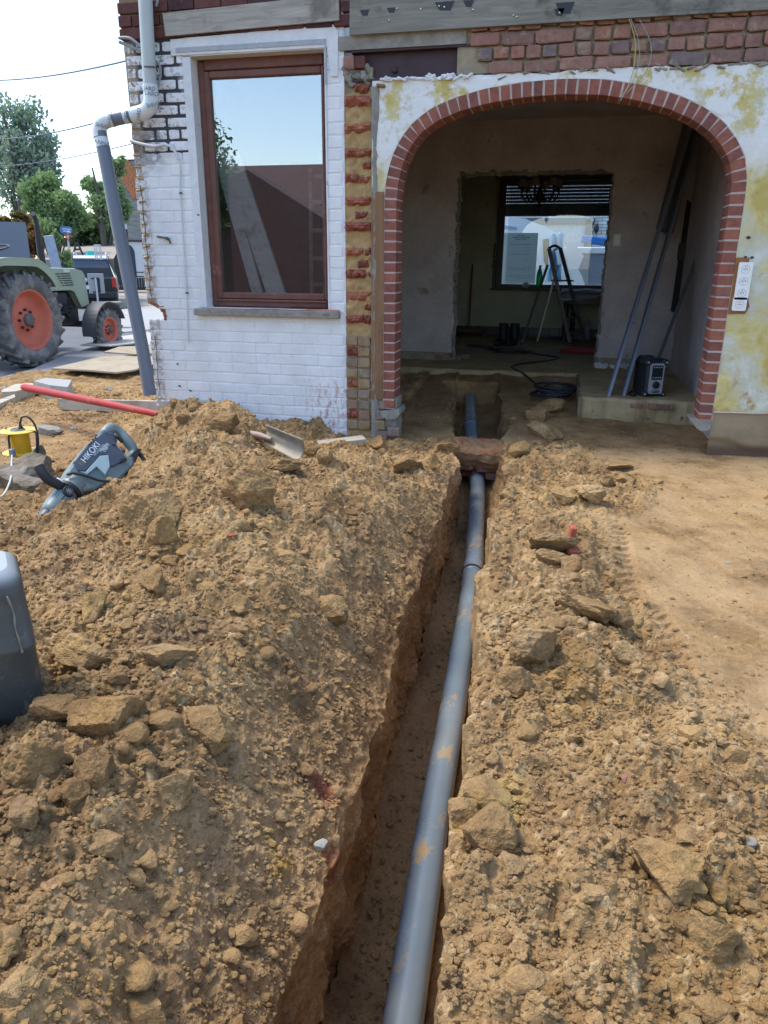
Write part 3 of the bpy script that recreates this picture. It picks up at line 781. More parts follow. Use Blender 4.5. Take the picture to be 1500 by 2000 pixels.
# plaster band above and beside the window
M_REND = mortar("white_render", (.60, .63, .65), (.74, .76, .77), (.38, .40, .42), .62)
m = MB()
m.prism([(-2.75, 2.52), (-2.745, 2.615), (-1.60, 2.640), (-1.57, 2.60), (-1.575, 2.35), (-1.62, 2.35), (-1.645, 2.516)], -.014, .01)
m.build("render_band", M_REND, WW_)
M_CEM = mortar("cement_strip", (.33, .36, .39), (.42, .45, .48))
m = MB(); m.box((-2.18, -.0165, 2.549), (1.06, .006, .028), (0, .0, 0)); m.box((-1.655, -.017, 2.42), (.010, .006, .23)); m.build("cement_strip", M_CEM, WW_)
# plaster reveals
m = MB(); m.box((OX0 + .021, .055, (OZ0 + OZ1) / 2), (.060, .12, OZ1 - OZ0)); m.box((OX1 + .003, .055, (OZ0 + OZ1) / 2), (.012, .12, OZ1 - OZ0)); m.box(((OX0 + OX1) / 2, .055, OZ1 + .002), (OX1 - OX0, .12, .012))
m.build("reveal", M_REND, WW_)
# window: frame, sash, pane, sill
def glassy(name, tint, refl, ro=.0):
    t = NT(name); g = t.n.new('ShaderNodeBsdfGlossy'); g.inputs['Color'].default_value = (1, 1, 1, 1); g.inputs['Roughness'].default_value = ro
    tr = t.n.new('ShaderNodeBsdfTransparent'); tr.inputs['Color'].default_value = tuple(tint) + (1,)
    lw = t.n.new('ShaderNodeLayerWeight'); lw.inputs['Blend'].default_value = .25
    f = t.rng(lw.outputs['Fresnel'], 0, 1, refl, 1.0, False)
    mx = t.n.new('ShaderNodeMixShader'); t.l.new(f, mx.inputs[0]); t.l.new(tr.outputs[0], mx.inputs[1]); t.l.new(g.outputs[0], mx.inputs[2]); t.l.new(mx.outputs[0], t.out.inputs[0])
    return t.m
M_GLASS = glassy("window_glass", (.92, .95, .94), .25)
M_BROWN = simple("brown_window_paint", (.15, .062, .046), .5, .3, 14, 0, .4, .3, .003, True, (.33, .15, .11), 6, .60)
win = tag(link("window", None, WW_), None) if False else None
f_ = MB(); fx0, fx1, fz0, fz1, fy = -2.555, -1.676, .885, 2.49, .105
fx0 = float(FY(402, 300, .09)[0]) - .0; 
fx0, fz1 = -2.60, 2.50
def bar(mb, x0, x1, z0, z1, y, d): mb.box(((x0 + x1) / 2, y, (z0 + z1) / 2), (x1 - x0, d, z1 - z0), None, .006)
bar(f_, fx0 - .010, fx0 + .035, fz0, fz1, .12, .06); bar(f_, fx1 - .03, fx1 + .05, fz0, fz1, .12, .06)
bar(f_, fx0 + .035, fx1 - .03, fz1 - .055, fz1 + .03, .12, .06); bar(f_, fx0 + .035, fx1 - .03, fz0, fz0 + .05, .118, .066)
WIN = f_.build("window", M_BROWN, WW_)
q = MB(); sx0, sx1, sz0, sz1 = fx0 + .03, fx1 - .025, fz0 + .055, fz1 - .06
bar(q, sx0, sx0 + .04, sz0, sz1, .112, .05); bar(q, sx1 - .022, sx1, sz0, sz1, .112, .05); bar(q, sx0 + .04, sx1 - .022, sz1 - .045, sz1, .112, .05); bar(q, sx0 + .04, sx1 - .022, sz0, sz0 + .045, .112, .05)
bar(q, sx0, sx1, sz0 - .018, sz0 - .002, .09, .05)
q.build("sash", M_BROWN, WIN)
q = MB(); q.box(((sx0 + sx1) / 2, .118, (sz0 + sz1) / 2), (sx1 - sx0 - .03, .006, sz1 - sz0 - .03)); q.build("pane", M_GLASS, WIN)
q = MB(); q.box(((-2.70 - 1.575) / 2, .03, .849), (1.122, .17, .050), None, .004)
SILL = q.build("sill", M_CONC, WW_)
M_DUST = mortar("brick_dust", (.36, .13, .09), (.50, .22, .16))
P_ = np.zeros((8, 40, 3)); uu = np.linspace(-2.60, -1.585, 40)
for i in range(8):
    P_[i, :, 0] = uu; P_[i, :, 1] = -.050 + i * .021; P_[i, :, 2] = .8755 + .012 * np.maximum(0, vn3(uu * 9, uu * 0 + i * .5, uu * 0, 4) * .5 + ss(-2.5, -1.7, uu) * .7 - .2) * (1 - abs(i - 3.5) / 4.5)
o = grid_mesh("brick_dust", P_, M_DUST, SILL); 
# scratched letters on the sill
M_INK = simple("dark_scratches", (.12, .07, .06), .9)
def text_obj(name, s, size, m4, mat, parent=None, ext=.0004, sx=1.0, align='CENTER'):
    cu = bpy.data.curves.new(name, 'FONT'); cu.body = s; cu.size = size; cu.align_x = align; cu.align_y = 'CENTER'; cu.extrude = ext
    tmp = bpy.data.objects.new(name + "_tmp", cu); COL.objects.link(tmp)
    dg = bpy.context.evaluated_depsgraph_get(); dg.update()
    me = bpy.data.meshes.new_from_object(tmp.evaluated_get(dg)); bpy.data.objects.remove(tmp); bpy.data.curves.remove(cu)
    me.transform(Matrix.Diagonal((sx, 1, 1, 1))); me.transform(m4); me.name = name
    me.materials.clear(); me.materials.append(mat)
    return link(name, me, parent)
FACE = Matrix.Rotation(R_(90), 4, 'X')            # text standing on a wall that faces -y
text_obj("scratched_letters", "HA33", .022, Matrix.Translation((-1.665, -.0562, .849)) @ FACE, M_INK, SILL)
# hooks, holes and the conduit on the white wall
M_RUST = simple("rusty_iron", (.10, .085, .08), .8, .4)
M_CABW = simple("painted_cable", (.55, .58, .60), .5, .15, 20)
M_CABG = simple("grey_cable", (.22, .24, .26), .5, .2, 20)
m = MB(); p = [FY(a, b, -.012) for a, b in ((352, 310), (352, 380), (356, 440), (361, 520), (365, 580), (368, 670))]
m.tube(p, .006, 8)
q = [FY(a, b, -.035) for a, b in ((255, 275), (275, 281), (300, 286), (322, 282), (335, 286), (343, 298), (347, 312))]
m.tube(q, .010, 8)
m.build("conduit", M_CABW, WW_)
m = MB()
for (a, b, r) in ((353, 377, .012), (365, 572, .014)):
    p = FY(a, b, -.014); m.box(p, (.02, .02, .012), None, .003)
p = FY(327, 466, -.015); m.tube([FY(307, 462, -.01), FY(320, 464, -.03), FY(330, 468, -.03), FY(333, 476, -.02)], .007, 6); m.box(p, (.03, .03, .02), (0, .4, .3), .004)
m.build("wall_hook", M_RUST, WW_)
m = MB()
for (a, b, s) in ((347, 711, .010), (351, 754, .012), (372, 763, .012), (381, 782, .013), (386, 779, .01), (608, 395, .006), (388, 420, .012)):
    m.box(FY(a, b, -.001), (s * 1.8, .012, s), (.2, .3, .2), .003)
m.build("plug_hole", M_RUST, WW_)
# the strip of broken plaster running down the outer corner
m = MB(); zz = np.linspace(.20, 1.72, 34)
pts = [(WX0 + .055 + 0.003 * math.sin(i * 1.7) + .002 * RNG.randn(), -.012, z_) for i, z_ in enumerate(zz) if not (.70 < z_ < .93)]
lo = [p for p in pts if p[2] < .8]; hi = [p for p in pts if p[2] > .8]
for pp in (lo, hi): m.tube(pp, [.0028 + .0015 * RNG.rand() for _ in pp], 6)
m.build("corner_crack", simple("brown_crack", (.16, .10, .08), .9), WW_)
m = MB()
for zc in np.arange(1.0, 2.0, .0765):
    m.box((WX0 + .035 + .02 * RNG.rand(), -.004, zc), (.045 + .02 * RNG.rand(), .014, .012), (0, .1 * RNG.randn(), 0), .003)
m.build("exposed_joint", M_MORT_Y, WW_)
# return wall of the house, running back from the corner
m = MB(); m.box((-3.02, 3.30, .2), (.18, 5.98, 1.09)); m.box((-3.02, 3.45, .8215), (.18, 5.7, .150)); m.box((-3.02, 3.30, 1.9), (.18, 5.98, 2.003))
RW_ = m.build("side_wall", M_REND); tag(RW_, "white rendered side wall of the house running back from the pipe corner", "wall")

# timber boards nailed over the wall
b1 = MB(); b1.prism([(-2.765, 2.630), (-2.775, 2.762), (-1.556, 2.795), (-1.555, 2.655)], -.040, -.022)
o = b1.build("timber_board", M_WOODG); tag(o, "short weathered grey board nailed over the window, left of the long board", "board", "timber boards nailed to the facade")
b2 = MB(); b2.prism([(-1.485, 2.568), (-1.475, 2.93), (1.75, 2.93), (1.75, 2.566)], -.048, -.024)
o = b2.build("timber_board", M_WOODV); tag(o, "long wide greenish grey beam board with black notches above the arch", "board", "timber boards nailed to the facade")
M_NOTCH = simple("notch_black", (.012, .014, .018), .5); M_NAIL = simple("bright_nail", (.5, .5, .48), .4, metal=.6)  # plain black for the notch shapes laid on the long board
for (a, b, w, h_) in ((712, 25, .030, .016), (764, 20, .028, .014), (868, 12, .060, .024), (915, 7, .032, .018), (1103, 16, .055, .030), (1092, 24, .03, .02)):
    m = MB(); p = FY(a, b, -.050); m.prism([(p[0] - w, p[2] + h_), (p[0] + w, p[2] + h_), (p[0] + w * .6, p[2] - h_), (p[0] - w * .5, p[2] - h_ * .8)], -.0500, -.0475); m.build("notch", M_NOTCH, o)
for (a, b) in ((775, 17), (822, 18), (868, 14), (858, 12), (924, 19), (1003, 30), (1093, 25), (1010, 33), (760, 40)):
    m = MB(); m.lathe([(0.001, 0), (.006, 0), (.005, .004), (.001, .005)], 8, Matrix.Translation(FY(a, b, -.0482)) @ Matrix.Rotation(R_(90), 4, 'X'))
    m.build("nail_head", M_NAIL, o)
# ------------------------------------------------------------------ torn brick pier between the white wall and the arch
PX0, PX1 = -1.538, -1.352
TP = thing("torn_brick_pier", "strip of broken brickwork where a wall was torn off, red bricks in yellow mortar", "wall", (-1.445, .0, 0))
P_ = np.zeros((150, 22, 3)); zz = np.linspace(-.15, 2.34, 150); xx = np.linspace(PX0 + .002, PX1 + .012, 22)
ZZ, XX = np.meshgrid(zz, xx, indexing='ij')
yy = .014 - .034 * np.abs(fbm(XX * 13, ZZ * 20, XX * 0, 5, 200, .62)) - .010 * fbm(XX * 50, ZZ * 50, XX * 0, 2, 203)
yy = yy + .03 * ss(2.22, 2.30, ZZ)
P_[..., 0] = XX; P_[..., 1] = yy; P_[..., 2] = ZZ
grid_mesh("mortar_bed", P_, M_MORT_Y, TP)
m = MB(); m.box(((PX0 + PX1) / 2, .17, 1.1), (PX1 - PX0, .28, 2.6)); m.build("core", M_MORT, TP)
z = .02; k = 0
while z < 2.28:
    zc = z + .038
    if z > .70:
        if k % 2 == 0:
            
            cutb = PX0 + (PX1 - PX0) * (.35 + .5 * RNG.rand()) if RNG.rand() < .55 else PX1
            put(TP, BM_T, ((PX0 + cutb) / 2, -.004 + .006 * RNG.randn(), zc + .004 * RNG.randn()), (cutb - PX0 - .006, .045 + .035 * RNG.rand(), .052 + .014 * RNG.rand()), 0, "brick", .04 * RNG.randn())
            if cutb < PX1 - .03: put(TP, BM_T, ((PX1 + cutb) / 2, .004 + .006 * RNG.randn(), zc + .005 * RNG.randn()), (PX1 - cutb - .010, .05, .050 + .012 * RNG.rand()), 0, "brick", .06 * RNG.randn())
        else:
            if RNG.rand() < .6: put(TP, BM_T, (PX1 - .02 - .05 * RNG.rand(), .003, zc + .006 * RNG.randn()), (.05 + .05 * RNG.rand(), .045, .035 + .02 * RNG.rand()), 0, 'brick', .08 * RNG.randn())
    else:
        if k % 3 == 1: put(TP, BM_T, (PX0 + .05, -.004, zc), (.085, .05, .062))
        else: put(TP, BM_P, (PX0 + .045, .002, zc), (.086, .04, .064))
        put(TP, BM_P, (PX0 + .135, .002, zc), (.088, .035, .064))
    z += .0765; k += 1
# mortar strip, lath and rubble at its right edge
m = MB(); zz = np.linspace(-.1, 2.28, 60)
P_ = np.zeros((60, 8, 3))
for i in range(8):
    P_[:, i, 0] = PX1 + i * .0075 + .004 * vn3(zz * 20, zz * 0 + i, zz * 0, 7); P_[:, i, 1] = -.004 - .014 * math.sin(i / 7 * math.pi) + .006 * vn3(zz * 26, zz * 0 + i * .7, zz * 0, 8); P_[:, i, 2] = zz
grid_mesh("mortar_strip", P_, M_CONC, TP)
m = MB(); m.box((-1.303, -.006, .955), (.085, .022, 1.40), (0, .0, 0), .003)
o = m.build("wooden_lath", M_WOODB); tag(o, "tall brown wooden lath standing against the left leg of the arch", "lath")
# brick feet right of the lath
for i, (x, z_, w) in enumerate(((-1.27, .215, .05), (-1.29, .14, .08), (-1.29, .065, .09), (-1.27, -.01, .10), (-1.18, .02, .09))):
    put(TP, BM_P, (x, .01, z_), (w, .05, .066))
m = MB(); m.box((-1.255, .10, .07), (.19, .16, .40)); m.build("footing", M_CONC, TP)
m = MB(); m.tube([FY(732, 770, -.02), FY(736, 790, -.03), FY(740, 812, -.02)], .004, 6); m.build("metal_clip", M_CABG, TP)

# concrete lintel, rusty steel beam
LN = thing("lintel", "dark steel beam and grey concrete strip exposed under the long board", "lintel", (-1.1, 0, 2.4))
m = MB(); m.box((-1.155, .02, 2.5325), (.82, .06, .078)); m.build("concrete_strip", M_CONC, LN)
m = MB(); m.box((-1.02, .055, 2.405), (.93, .012, .175)); m.box((-1.02, .03, 2.486), (.93, .06, .012)); m.box((-1.02, .03, 2.322), (.93, .06, .012))
m.lathe([(.001, 0), (.02, 0), (.018, .008), (.001, .01)], 10, Matrix.Translation((-1.21, .046, 2.38)) @ Matrix.Rotation(R_(90), 4, 'X'))
m.build("steel_beam", simple("purple_rusty_steel", (.055, .030, .034), .6, .35, 10, .3), LN)
m = MB()
for i in range(26):
    m.box((-1.535 + .16 * RNG.rand(), .02 + .03 * RNG.rand(), 2.29 + .12 * RNG.rand()), (.03 + .05 * RNG.rand(), .05, .02 + .03 * RNG.rand()), tuple(RNG.rand(3)), .008)
m.build("rubble_fill", M_CONC, LN)
put(LN, BM_O, (-1.50, .01, 2.425), (.07, .06, .07)); put(LN, BM_D, (-1.43, .02, 2.425), (.07, .06, .07))

# ------------------------------------------------------------------ arch
AR = thing("brick_arch", "wide flattened arch of smooth red bricks with pale joints", "arch", (-.135, .1, 0))
pts = [(-1.258, .19), (-1.258, .6), (-1.258, 1.2), (-1.258, 1.58), (-1.247, 1.72), (-1.215, 1.85), (-1.155, 1.97), (-1.07, 2.068), (-.955, 2.143), (-.80, 2.200), (-.60, 2.243), (-.37, 2.268), (-.14, 2.276), (.10, 2.264), (.32, 2.226), (.53, 2.166), (.69, 2.095), (.81, 2.012), (.895, 1.92), (.957, 1.82), (.986, 1.70), (.990, 1.58), (.990, 1.2), (.990, .6), (.990, .20)]
A0 = np.array(pts)
def smooth_poly(P, n=900):
    d = np.concatenate([[0], np.cumsum(np.hypot(*np.diff(P, axis=0).T))]); s = np.linspace(0, d[-1], n)
    Q = np.stack([np.interp(s, d, P[:, 0]), np.interp(s, d, P[:, 1])], 1)
    for _ in range(30):
        Q[1:-1] = (Q[:-2] + 2 * Q[1:-1] + Q[2:]) / 4
    return Q
AQ = smooth_poly(A0); ds = np.concatenate([[0], np.cumsum(np.hypot(*np.diff(AQ, axis=0).T))]); AL = ds[-1]
def arch_at(s):
    x = np.interp(s, ds, AQ[:, 0]); z_ = np.interp(s, ds, AQ[:, 1]); e = .02
    tx = np.interp(s + e, ds, AQ[:, 0]) - np.interp(s - e, ds, AQ[:, 0]); tz = np.interp(s + e, ds, AQ[:, 1]) - np.interp(s - e, ds, AQ[:, 1])
    l = math.hypot(tx, tz); return x, z_, tx / l, tz / l
BW = .084                                    # width of the ring on the face
nb = int(round(AL / .0675)); step = AL / nb
for i in range(nb):
    s_ = (i + .5) * step; x, z_, tx, tz = arch_at(s_)
    inx, inz = tz, -tx                      # towards the opening
    cx_, cz_ = x + inx * BW / 2, z_ + inz * BW / 2
    ang = math.atan2(-tz, tx)
    sh = .0570 * (.96 if 1.5 < z_ else 1.0) * (1 + .02 * RNG.randn())
    d1 = .085 if i % 2 else .125
    o = put(AR, BM_A, (cx_, -.012 + d1 / 2, cz_), (sh, d1 - .004, BW), 0.0, "brick", ang)
    o = put(AR, BM_A, (cx_, -.012 + d1 + (.205 - d1) / 2, cz_), (sh, .205 - d1 - .004, BW), 0.0, "brick", ang)
# mortar body of the ring
n = 260; S_ = np.linspace(0, AL, n); prof = []
for s_ in S_:
    x, z_, tx, tz = arch_at(min(max(s_, .025), AL - .025)); x, z_ = np.interp(s_, ds, AQ[:, 0]), np.interp(s_, ds, AQ[:, 1])
    inx, inz = tz, -tx; prof.append(((x - inx * .004, z_ - inz * .004), (x + inx * (BW - .003), z_ + inz * (BW - .003))))
G_ = np.zeros((n, 5, 3))
for i, (a, b) in enumerate(prof):
    for j, (p, y_) in enumerate(((a, .188), (a, -.008), (b, -.008), (b, .188), (a, .188))): G_[i, j] = (p[0], y_, p[1])
grid_mesh("mortar", G_, M_MORT_W, AR, smooth=False)
for (x, w) in ((-1.205, .15), (.935, .14)):
    m = MB()
    P5 = [(x - w / 2, .17), (x - w / 2 + .01, .135), (x - .02, .110), (x + w / 3, .12), (x + w / 2, .16), (x + w / 2 - .01, .195)] if x < 0 else [(x - w / 2 - .01, .225), (x - w / 2 + .04, .17), (x, .15), (x + w / 3, .16), (x + w / 2, .21), (x + w / 2, .235)]
    m.prism(P5, -.02, .19); m.build("mortar_foot", M_CONC, AR)

# plastered wall round the arch
t = NT("yellow_white_plaster"); P = t.pos(); x, y, z = t.xyz()
a = t.ramp(t.noise(3.2, 7, .68, t.mapv(P, (1, 1, 1), (4.1, 0, 2.2)), .4), [(.38, (.48, .38, .12)), (.47, (.56, .49, .22)), (.54, (.52, .51, .36)), (.61, (.55, .57, .50)), (.78, (.68, .70, .68))])
f = t.rng(t.noise(4.5, 6, .7, t.mapv(P, (1, 1, 1), (7.1, 0, 1.2))), .60, .70); a = t.mix(t.math('MULTIPLY', f, .8), a, (.42, .28, .07))
f = t.math('MULTIPLY', t.rng(z, .62, .40), t.rng(t.noise(6, 5, .7), .5, .62)); a = t.mix(f, a, (.40, .27, .10))
f = t.rng(t.noise(14, 7, .75), .66, .72); a = t.mix(f, a, (.30, .27, .20))
a = t.mix(t.math('MULTIPLY', t.rng(z, 1.55, 1.95), t.rng(t.noise(4, 5, .7, t.mapv(P, (1, 1, 1), (1, 5, 3))), .42, .52)), a, (.70, .72, .71))
M_PLAST = t.fin(a, .9, t.bump(t.noise(22, 6, .72), .55, .010), 0, .25)
PW = thing("plastered_wall", "yellow and white flaking plaster wall around and right of the arch", "wall", (.2, .05, 0))
n = 420; S_ = np.linspace(0, AL, n); inner = []; outer = []
XO0, XO1, ZTOP = -1.345, 2.6, 2.318
for s_ in S_:
    x, z_, tx, tz = arch_at(min(max(s_, .025), AL - .025)); x, z_ = np.interp(s_, ds, AQ[:, 0]), np.interp(s_, ds, AQ[:, 1])
    nx_, nz_ = -tz, tx
    inner.append((x + nx_ * .001, z_ + nz_ * .001))
    # push outwards to the rectangle
    c0 = (-.13, 1.2); dx, dz = x - c0[0], z_ - c0[1]
    if z_ < 1.2: outer.append((XO0 if x < 0 else XO1, z_))
    else:
        tX = ((XO0 if dx < 0 else XO1) - c0[0]) / dx if abs(dx) > 1e-6 else 1e9; tZ = (ZTOP - c0[1]) / dz if dz > 1e-6 else 1e9
        t_ = min(tX, tZ); outer.append((c0[0] + dx * t_, c0[1] + dz * t_))
inner = np.array(inner); outer = np.array(outer); K = 90
uu = (np.linspace(0, 1, K) ** 1.35)[None, :, None]
G2 = inner[:, None, :] * (1 - uu) + outer[:, None, :] * uu
yy = -.006 - .006 * fbm(G2[..., 0] * 4, G2[..., 1] * 4, G2[..., 0] * 0, 4, 300) - .004 * ss(.45, .5, .5 + .5 * fbm(G2[..., 0] * 7, G2[..., 1] * 7, G2[..., 0] * 0, 4, 310))
top = np.isclose(outer[:, 1], ZTOP, atol=.002)
G2[:, :, 1] += (top[:, None] * ss(.8, 1, uu[..., 0]) * (.016 * fbm(G2[..., 0] * 12, G2[..., 0] * 0, G2[..., 0] * 0, 3, 320)))
G3 = np.stack([G2[..., 0], yy, G2[..., 1]], -1)
low = (G3[..., 2] < 1.62) & (G3[..., 0] < -1.25)
G3[..., 1] = np.where(low, .004, G3[..., 1])
grid_mesh("plaster", G3[:, ::-1], M_PLAST, PW)
m = MB()
m.box((1.80, .12, 1.30), (1.62, .2, 2.0)); m.box((-1.30, .13, 1.2), (.08, .2, 2.2))
# backing brick body above the arch
bk = []
nn = 60
for i in range(nn):
    xx_ = -1.262 + (.992 + 1.262) * i / (nn - 1)
    zi = max(np.interp(xx_, AQ[150:750, 0], AQ[150:750, 1]), 1.6)
    bk.append((xx_, zi))
for i in range(nn - 1):
    (x0, z0), (x1, z1) = bk[i], bk[i + 1]
    m.prism([(x0, z0 + .001), (x1, z1 + .001), (x1, 2.31), (x0, 2.31)], .006, .20)
m.build("wall_core", M_MORT, PW)
# base render under the plaster
t = NT("base_render"); a = t.ramp(t.noise(4, 5, .6), [(.3, (.22, .165, .10)), (.6, (.32, .25, .16)), (.8, (.38, .31, .21))]); a = t.mix(t.rng(t.xyz()[2], .10, .02), a, (.13, .08, .05))
M_BASE = t.fin(a, .92, t.bump(t.noise(25, 6, .7), .6, .008))
uu = np.linspace(0, 1, 120); zz = np.linspace(.285, -.12, 26); G_ = np.zeros((26, 120, 3))
for i, z_ in enumerate(zz):
    x = .995 + 1.6 * uu; G_[i, :, 0] = x; G_[i, :, 2] = z_; G_[i, :, 1] = -.012 - .007 * fbm(x * 5, x * 0 + z_ * 5, x * 0, 4, 330) + .03 * ss(.10 + .03 * 0, .05, z_ + .03 * vn3(x * 9, x * 0, x * 0, 331))
grid_mesh("base_render", G_, M_BASE, PW)
m = MB(); m.tube([(.995 + .08 * i, -.022, .287 + .003 * RNG.randn()) for i in range(21)], .006, 6); m.build("plaster_edge", M_MORT_W, PW)
# sockets on a bare patch
m = MB(); a = [FY(q_[0], q_[1], -.013) for q_ in ((1437, 503), (1464, 503), (1461, 520), (1462, 590), (1464, 598), (1455, 613), (1422, 613), (1430, 560))]
m.prism([(p[0], p[2]) for p in a], -.016, -.006); PT = m.build("bare_patch", simple("brown_patch", (.24, .115, .035), .9, .35, 30), PW)
M_WHITE = simple("white_plastic", (.74, .76, .76), .35, .08, 30)
M_WHITE2 = simple("grey_white_plastic", (.55, .57, .58), .4, .05, 30); M_BLK = simple("black_plastic", (.012, .012, .014), .4, .3)
def rrect(w, h, r, n=5):
    o = []
    for (sx, sz, a0) in ((1, 1, 0), (-1, 1, 90), (-1, -1, 180), (1, -1, 270)):
        for k in range(n + 1):
            a = R_(a0 + 90 * k / n); o.append((sx * (w / 2 - r) + r * math.cos(a), sz * (h / 2 - r) + r * math.sin(a)))
    return o
def sockets(px0, py0, cells, name):
    c = FY(px0, py0, -.02); w = .082; h = .010 + .071 * cells
    root = thing(name, None, None, (c[0], -.016, c[2]))
    m = MB(); m.prism(rrect(w, h, .010), -.012, 0.004); m.build("cover_plate", M_WHITE, root, False)
    for k in range(cells):
        z_ = h / 2 - .005 - .0355 - .071 * k
        m = MB(); m.lathe([(.022, 0), (.024, .0015), (.0255, .0015), (.0265, 0)], 24, Matrix.Translation((0, -.0125, z_)) @ Matrix.Rotation(R_(90), 4, 'X')); s_ = m.build("socket", M_WHITE2, root, False)
        m = MB()
        for (dx, dz, r) in ((-.0095, 0, .0032), (.0095, 0, .0032), (0, .012, .0030), (0, 0, .002), (0, -.012, .002)):
            m.lathe([(.0001, .0012), (r, .001), (r, 0)], 10, Matrix.Translation((dx, -.0125, z_ + dz)) @ Matrix.Rotation(R_(90), 4, 'X'))
        m.build("pin_hole", M_BLK, s_, False)
    return root
a = sockets(1452, 549, 3, "wall_socket"); tag(a, "triple white wall socket plate on the yellow plaster beside the arch", "socket")
a = sockets(1444, 594, 1, "wall_socket"); tag(a, "single white wall socket just below the triple plate", "socket")
m = MB()
for (p, q, s) in ((1462, 464, .014), (1469, 503, .012), (1456, 502, .01)): m.lathe([(.001, .001), (s, 0)], 7, Matrix.Translation(FY(p, q, -.016)) @ Matrix.Rotation(R_(90), 4, 'X') @ Matrix.Diagonal((1, .7, 1, 1)))
m.build("plaster_hole", M_BLK, PW)
# plaster crumbs on the ledge at the top left of the arch
m = MB()
for i in range(30):
    x = -1.33 + RNG.rand() * .62; m.box((x, .0, 2.312 + .006 * RNG.rand()), (.03 + .04 * RNG.rand(), .05, .014), tuple(.3 * RNG.randn(3)), .004)
m.build("plaster_crumb", M_REND, PW)
m = MB(); m.box((-1.285, -.015, 2.283), (.055, .04, .018), (0, .15, 0), .004); m.build("wood_wedge", M_WOODB, PW)

# old brick courses above the arch
OW = thing("old_brick_wall", "old purple red brickwork with loose joints above the arch under the long board", "wall", (.4, .05, 2.3))
m = MB(); m.box((.85, .10, 2.62), (3.3, .18, .62)); m.build("joint_bed", M_MORT, OW)
rows = [(2.352, -.60, 0), (2.430, -.68, 1), (2.508, -.725, 0), (2.586, -.72, 1)]
for k, (zc, xs, odd) in enumerate(rows):
    x = xs
    while x < 2.4:
        L = (.105 if odd else .205) * (1 + .06 * RNG.randn())
        if k == 2 and RNG.rand() < .35: L = .11
        put(OW, BM_O, (x + L / 2, .003 + .004 * RNG.rand(), zc + .003 * RNG.randn()), (L - .014, .05, .066 + .003 * RNG.randn()), .0, "brick", .02 * RNG.randn())
        x += L
m = MB()
for i in range(60):
    x = -.55 + 2.0 * RNG.rand(); m.box((x, -.004 + .01 * RNG.rand(), 2.316 + .01 * RNG.randn()), (.03 + .05 * RNG.rand(), .03, .012), tuple(.3 * RNG.randn(3)), .004)
m.build("mortar_crumb", M_CONC, OW)
# dangling wires over the arch
M_WY = simple("yellow_wire", (.42, .33, .10), .4, .1); M_WG = simple("grey_green_wire", (.22, .27, .25), .4, .1)
def wire(name, pix, y, mat, r=.003, lab=None, cat="wire", grp="loose wires over the arch", ysl=None):
    p = [FY(a, b, (y if ysl is None else ysl[i])) for i, (a, b) in enumerate(pix)]
    Q = catm(p, 6); m = MB(); m.tube(Q, r, 6); o = m.build(name, mat); tag(o, lab, cat, grp); return o
def catm(P, k=6):
    P = [np.array(p, float) for p in P]; Q = []
    for i in range(len(P) - 1):
        a = P[max(i - 1, 0)]; b = P[i]; c = P[i + 1]; d = P[min(i + 2, len(P) - 1)]
        for j in range(k):
            t_ = j / k; Q.append(.5 * ((2 * b) + (-a + c) * t_ + (2 * a - 5 * b + 4 * c - d) * t_ ** 2 + (-a + 3 * b - 3 * c + d) * t_ ** 3))
    Q.append(P[-1]); return Q
wire("wire", [(1229, 37), (1236, 60), (1241, 85), (1239, 125), (1230, 160), (1215, 190)], -.045, M_WY, .0028, "thicker yellow wire hanging from the long board over the arch")
wire("wire", [(1232, 37), (1246, 75), (1249, 110), (1240, 150), (1222, 178), (1212, 197)], -.060, M_WG, .0022, "thin grey wire hanging just right of the yellow one")
wire("wire", [(1250, 40), (1268, 75), (1272, 105), (1262, 140), (1240, 165), (1224, 182)], -.050, M_WG, .0022, "thin grey wire bowed out farthest right over the arch")
# ------------------------------------------------------------------ rooms behind the arch
ZF = .17
def plaster_mat(name, a, b, c, dirt=(.16, .13, .10)):
    t = NT(name); q = t.ramp(t.noise(2.6, 6, .65), [(.3, a), (.55, b), (.75, c)])
    q = t.mix(1.0, q, t.ramp(t.noise(35, 5, .7), [(.25, .82), (.6, 1.0)]), 'MULTIPLY')
    q = t.mix(t.math('MULTIPLY', t.rng(t.noise(5, 7, .75), .60, .68), .6), q, dirt)
    return t.fin(q, .93, t.bump(t.noise(30, 6, .7), .5, .005), 0, .2)
M_PLG = plaster_mat("bare_grey_plaster", (.42, .37, .35), (.54, .49, .475), (.62, .585, .575))
M_PLO = plaster_mat("olive_wall_paint", (.40, .40, .29), (.47, .47, .35), (.52, .52, .40))
t = NT("sandy_floor"); q = t.ramp(t.noise(3.5, 6, .65), [(.3, (.26, .195, .10)), (.5, (.37, .285, .155)), (.7, (.46, .37, .22))])
q = t.mix(t.rng(t.noise(16, 6, .75), .60, .68), q, (.09, .07, .045)); M_FLR = t.fin(q, .95, t.bump(t.noise(28, 6, .7), .7, .008), 0, .2)
def rough_sheet(name, x0, x1, y0, y1, z, mat, amp=.006, n=90, edge=0.0):
    xs = np.linspace(x0, x1, n); yy = np.linspace(y0, y1, n); X, Y = np.meshgrid(xs, yy)
    Z = z + amp * fbm(X * 6, Y * 6, X * 0, 4, 400)
    return X, Y, Z
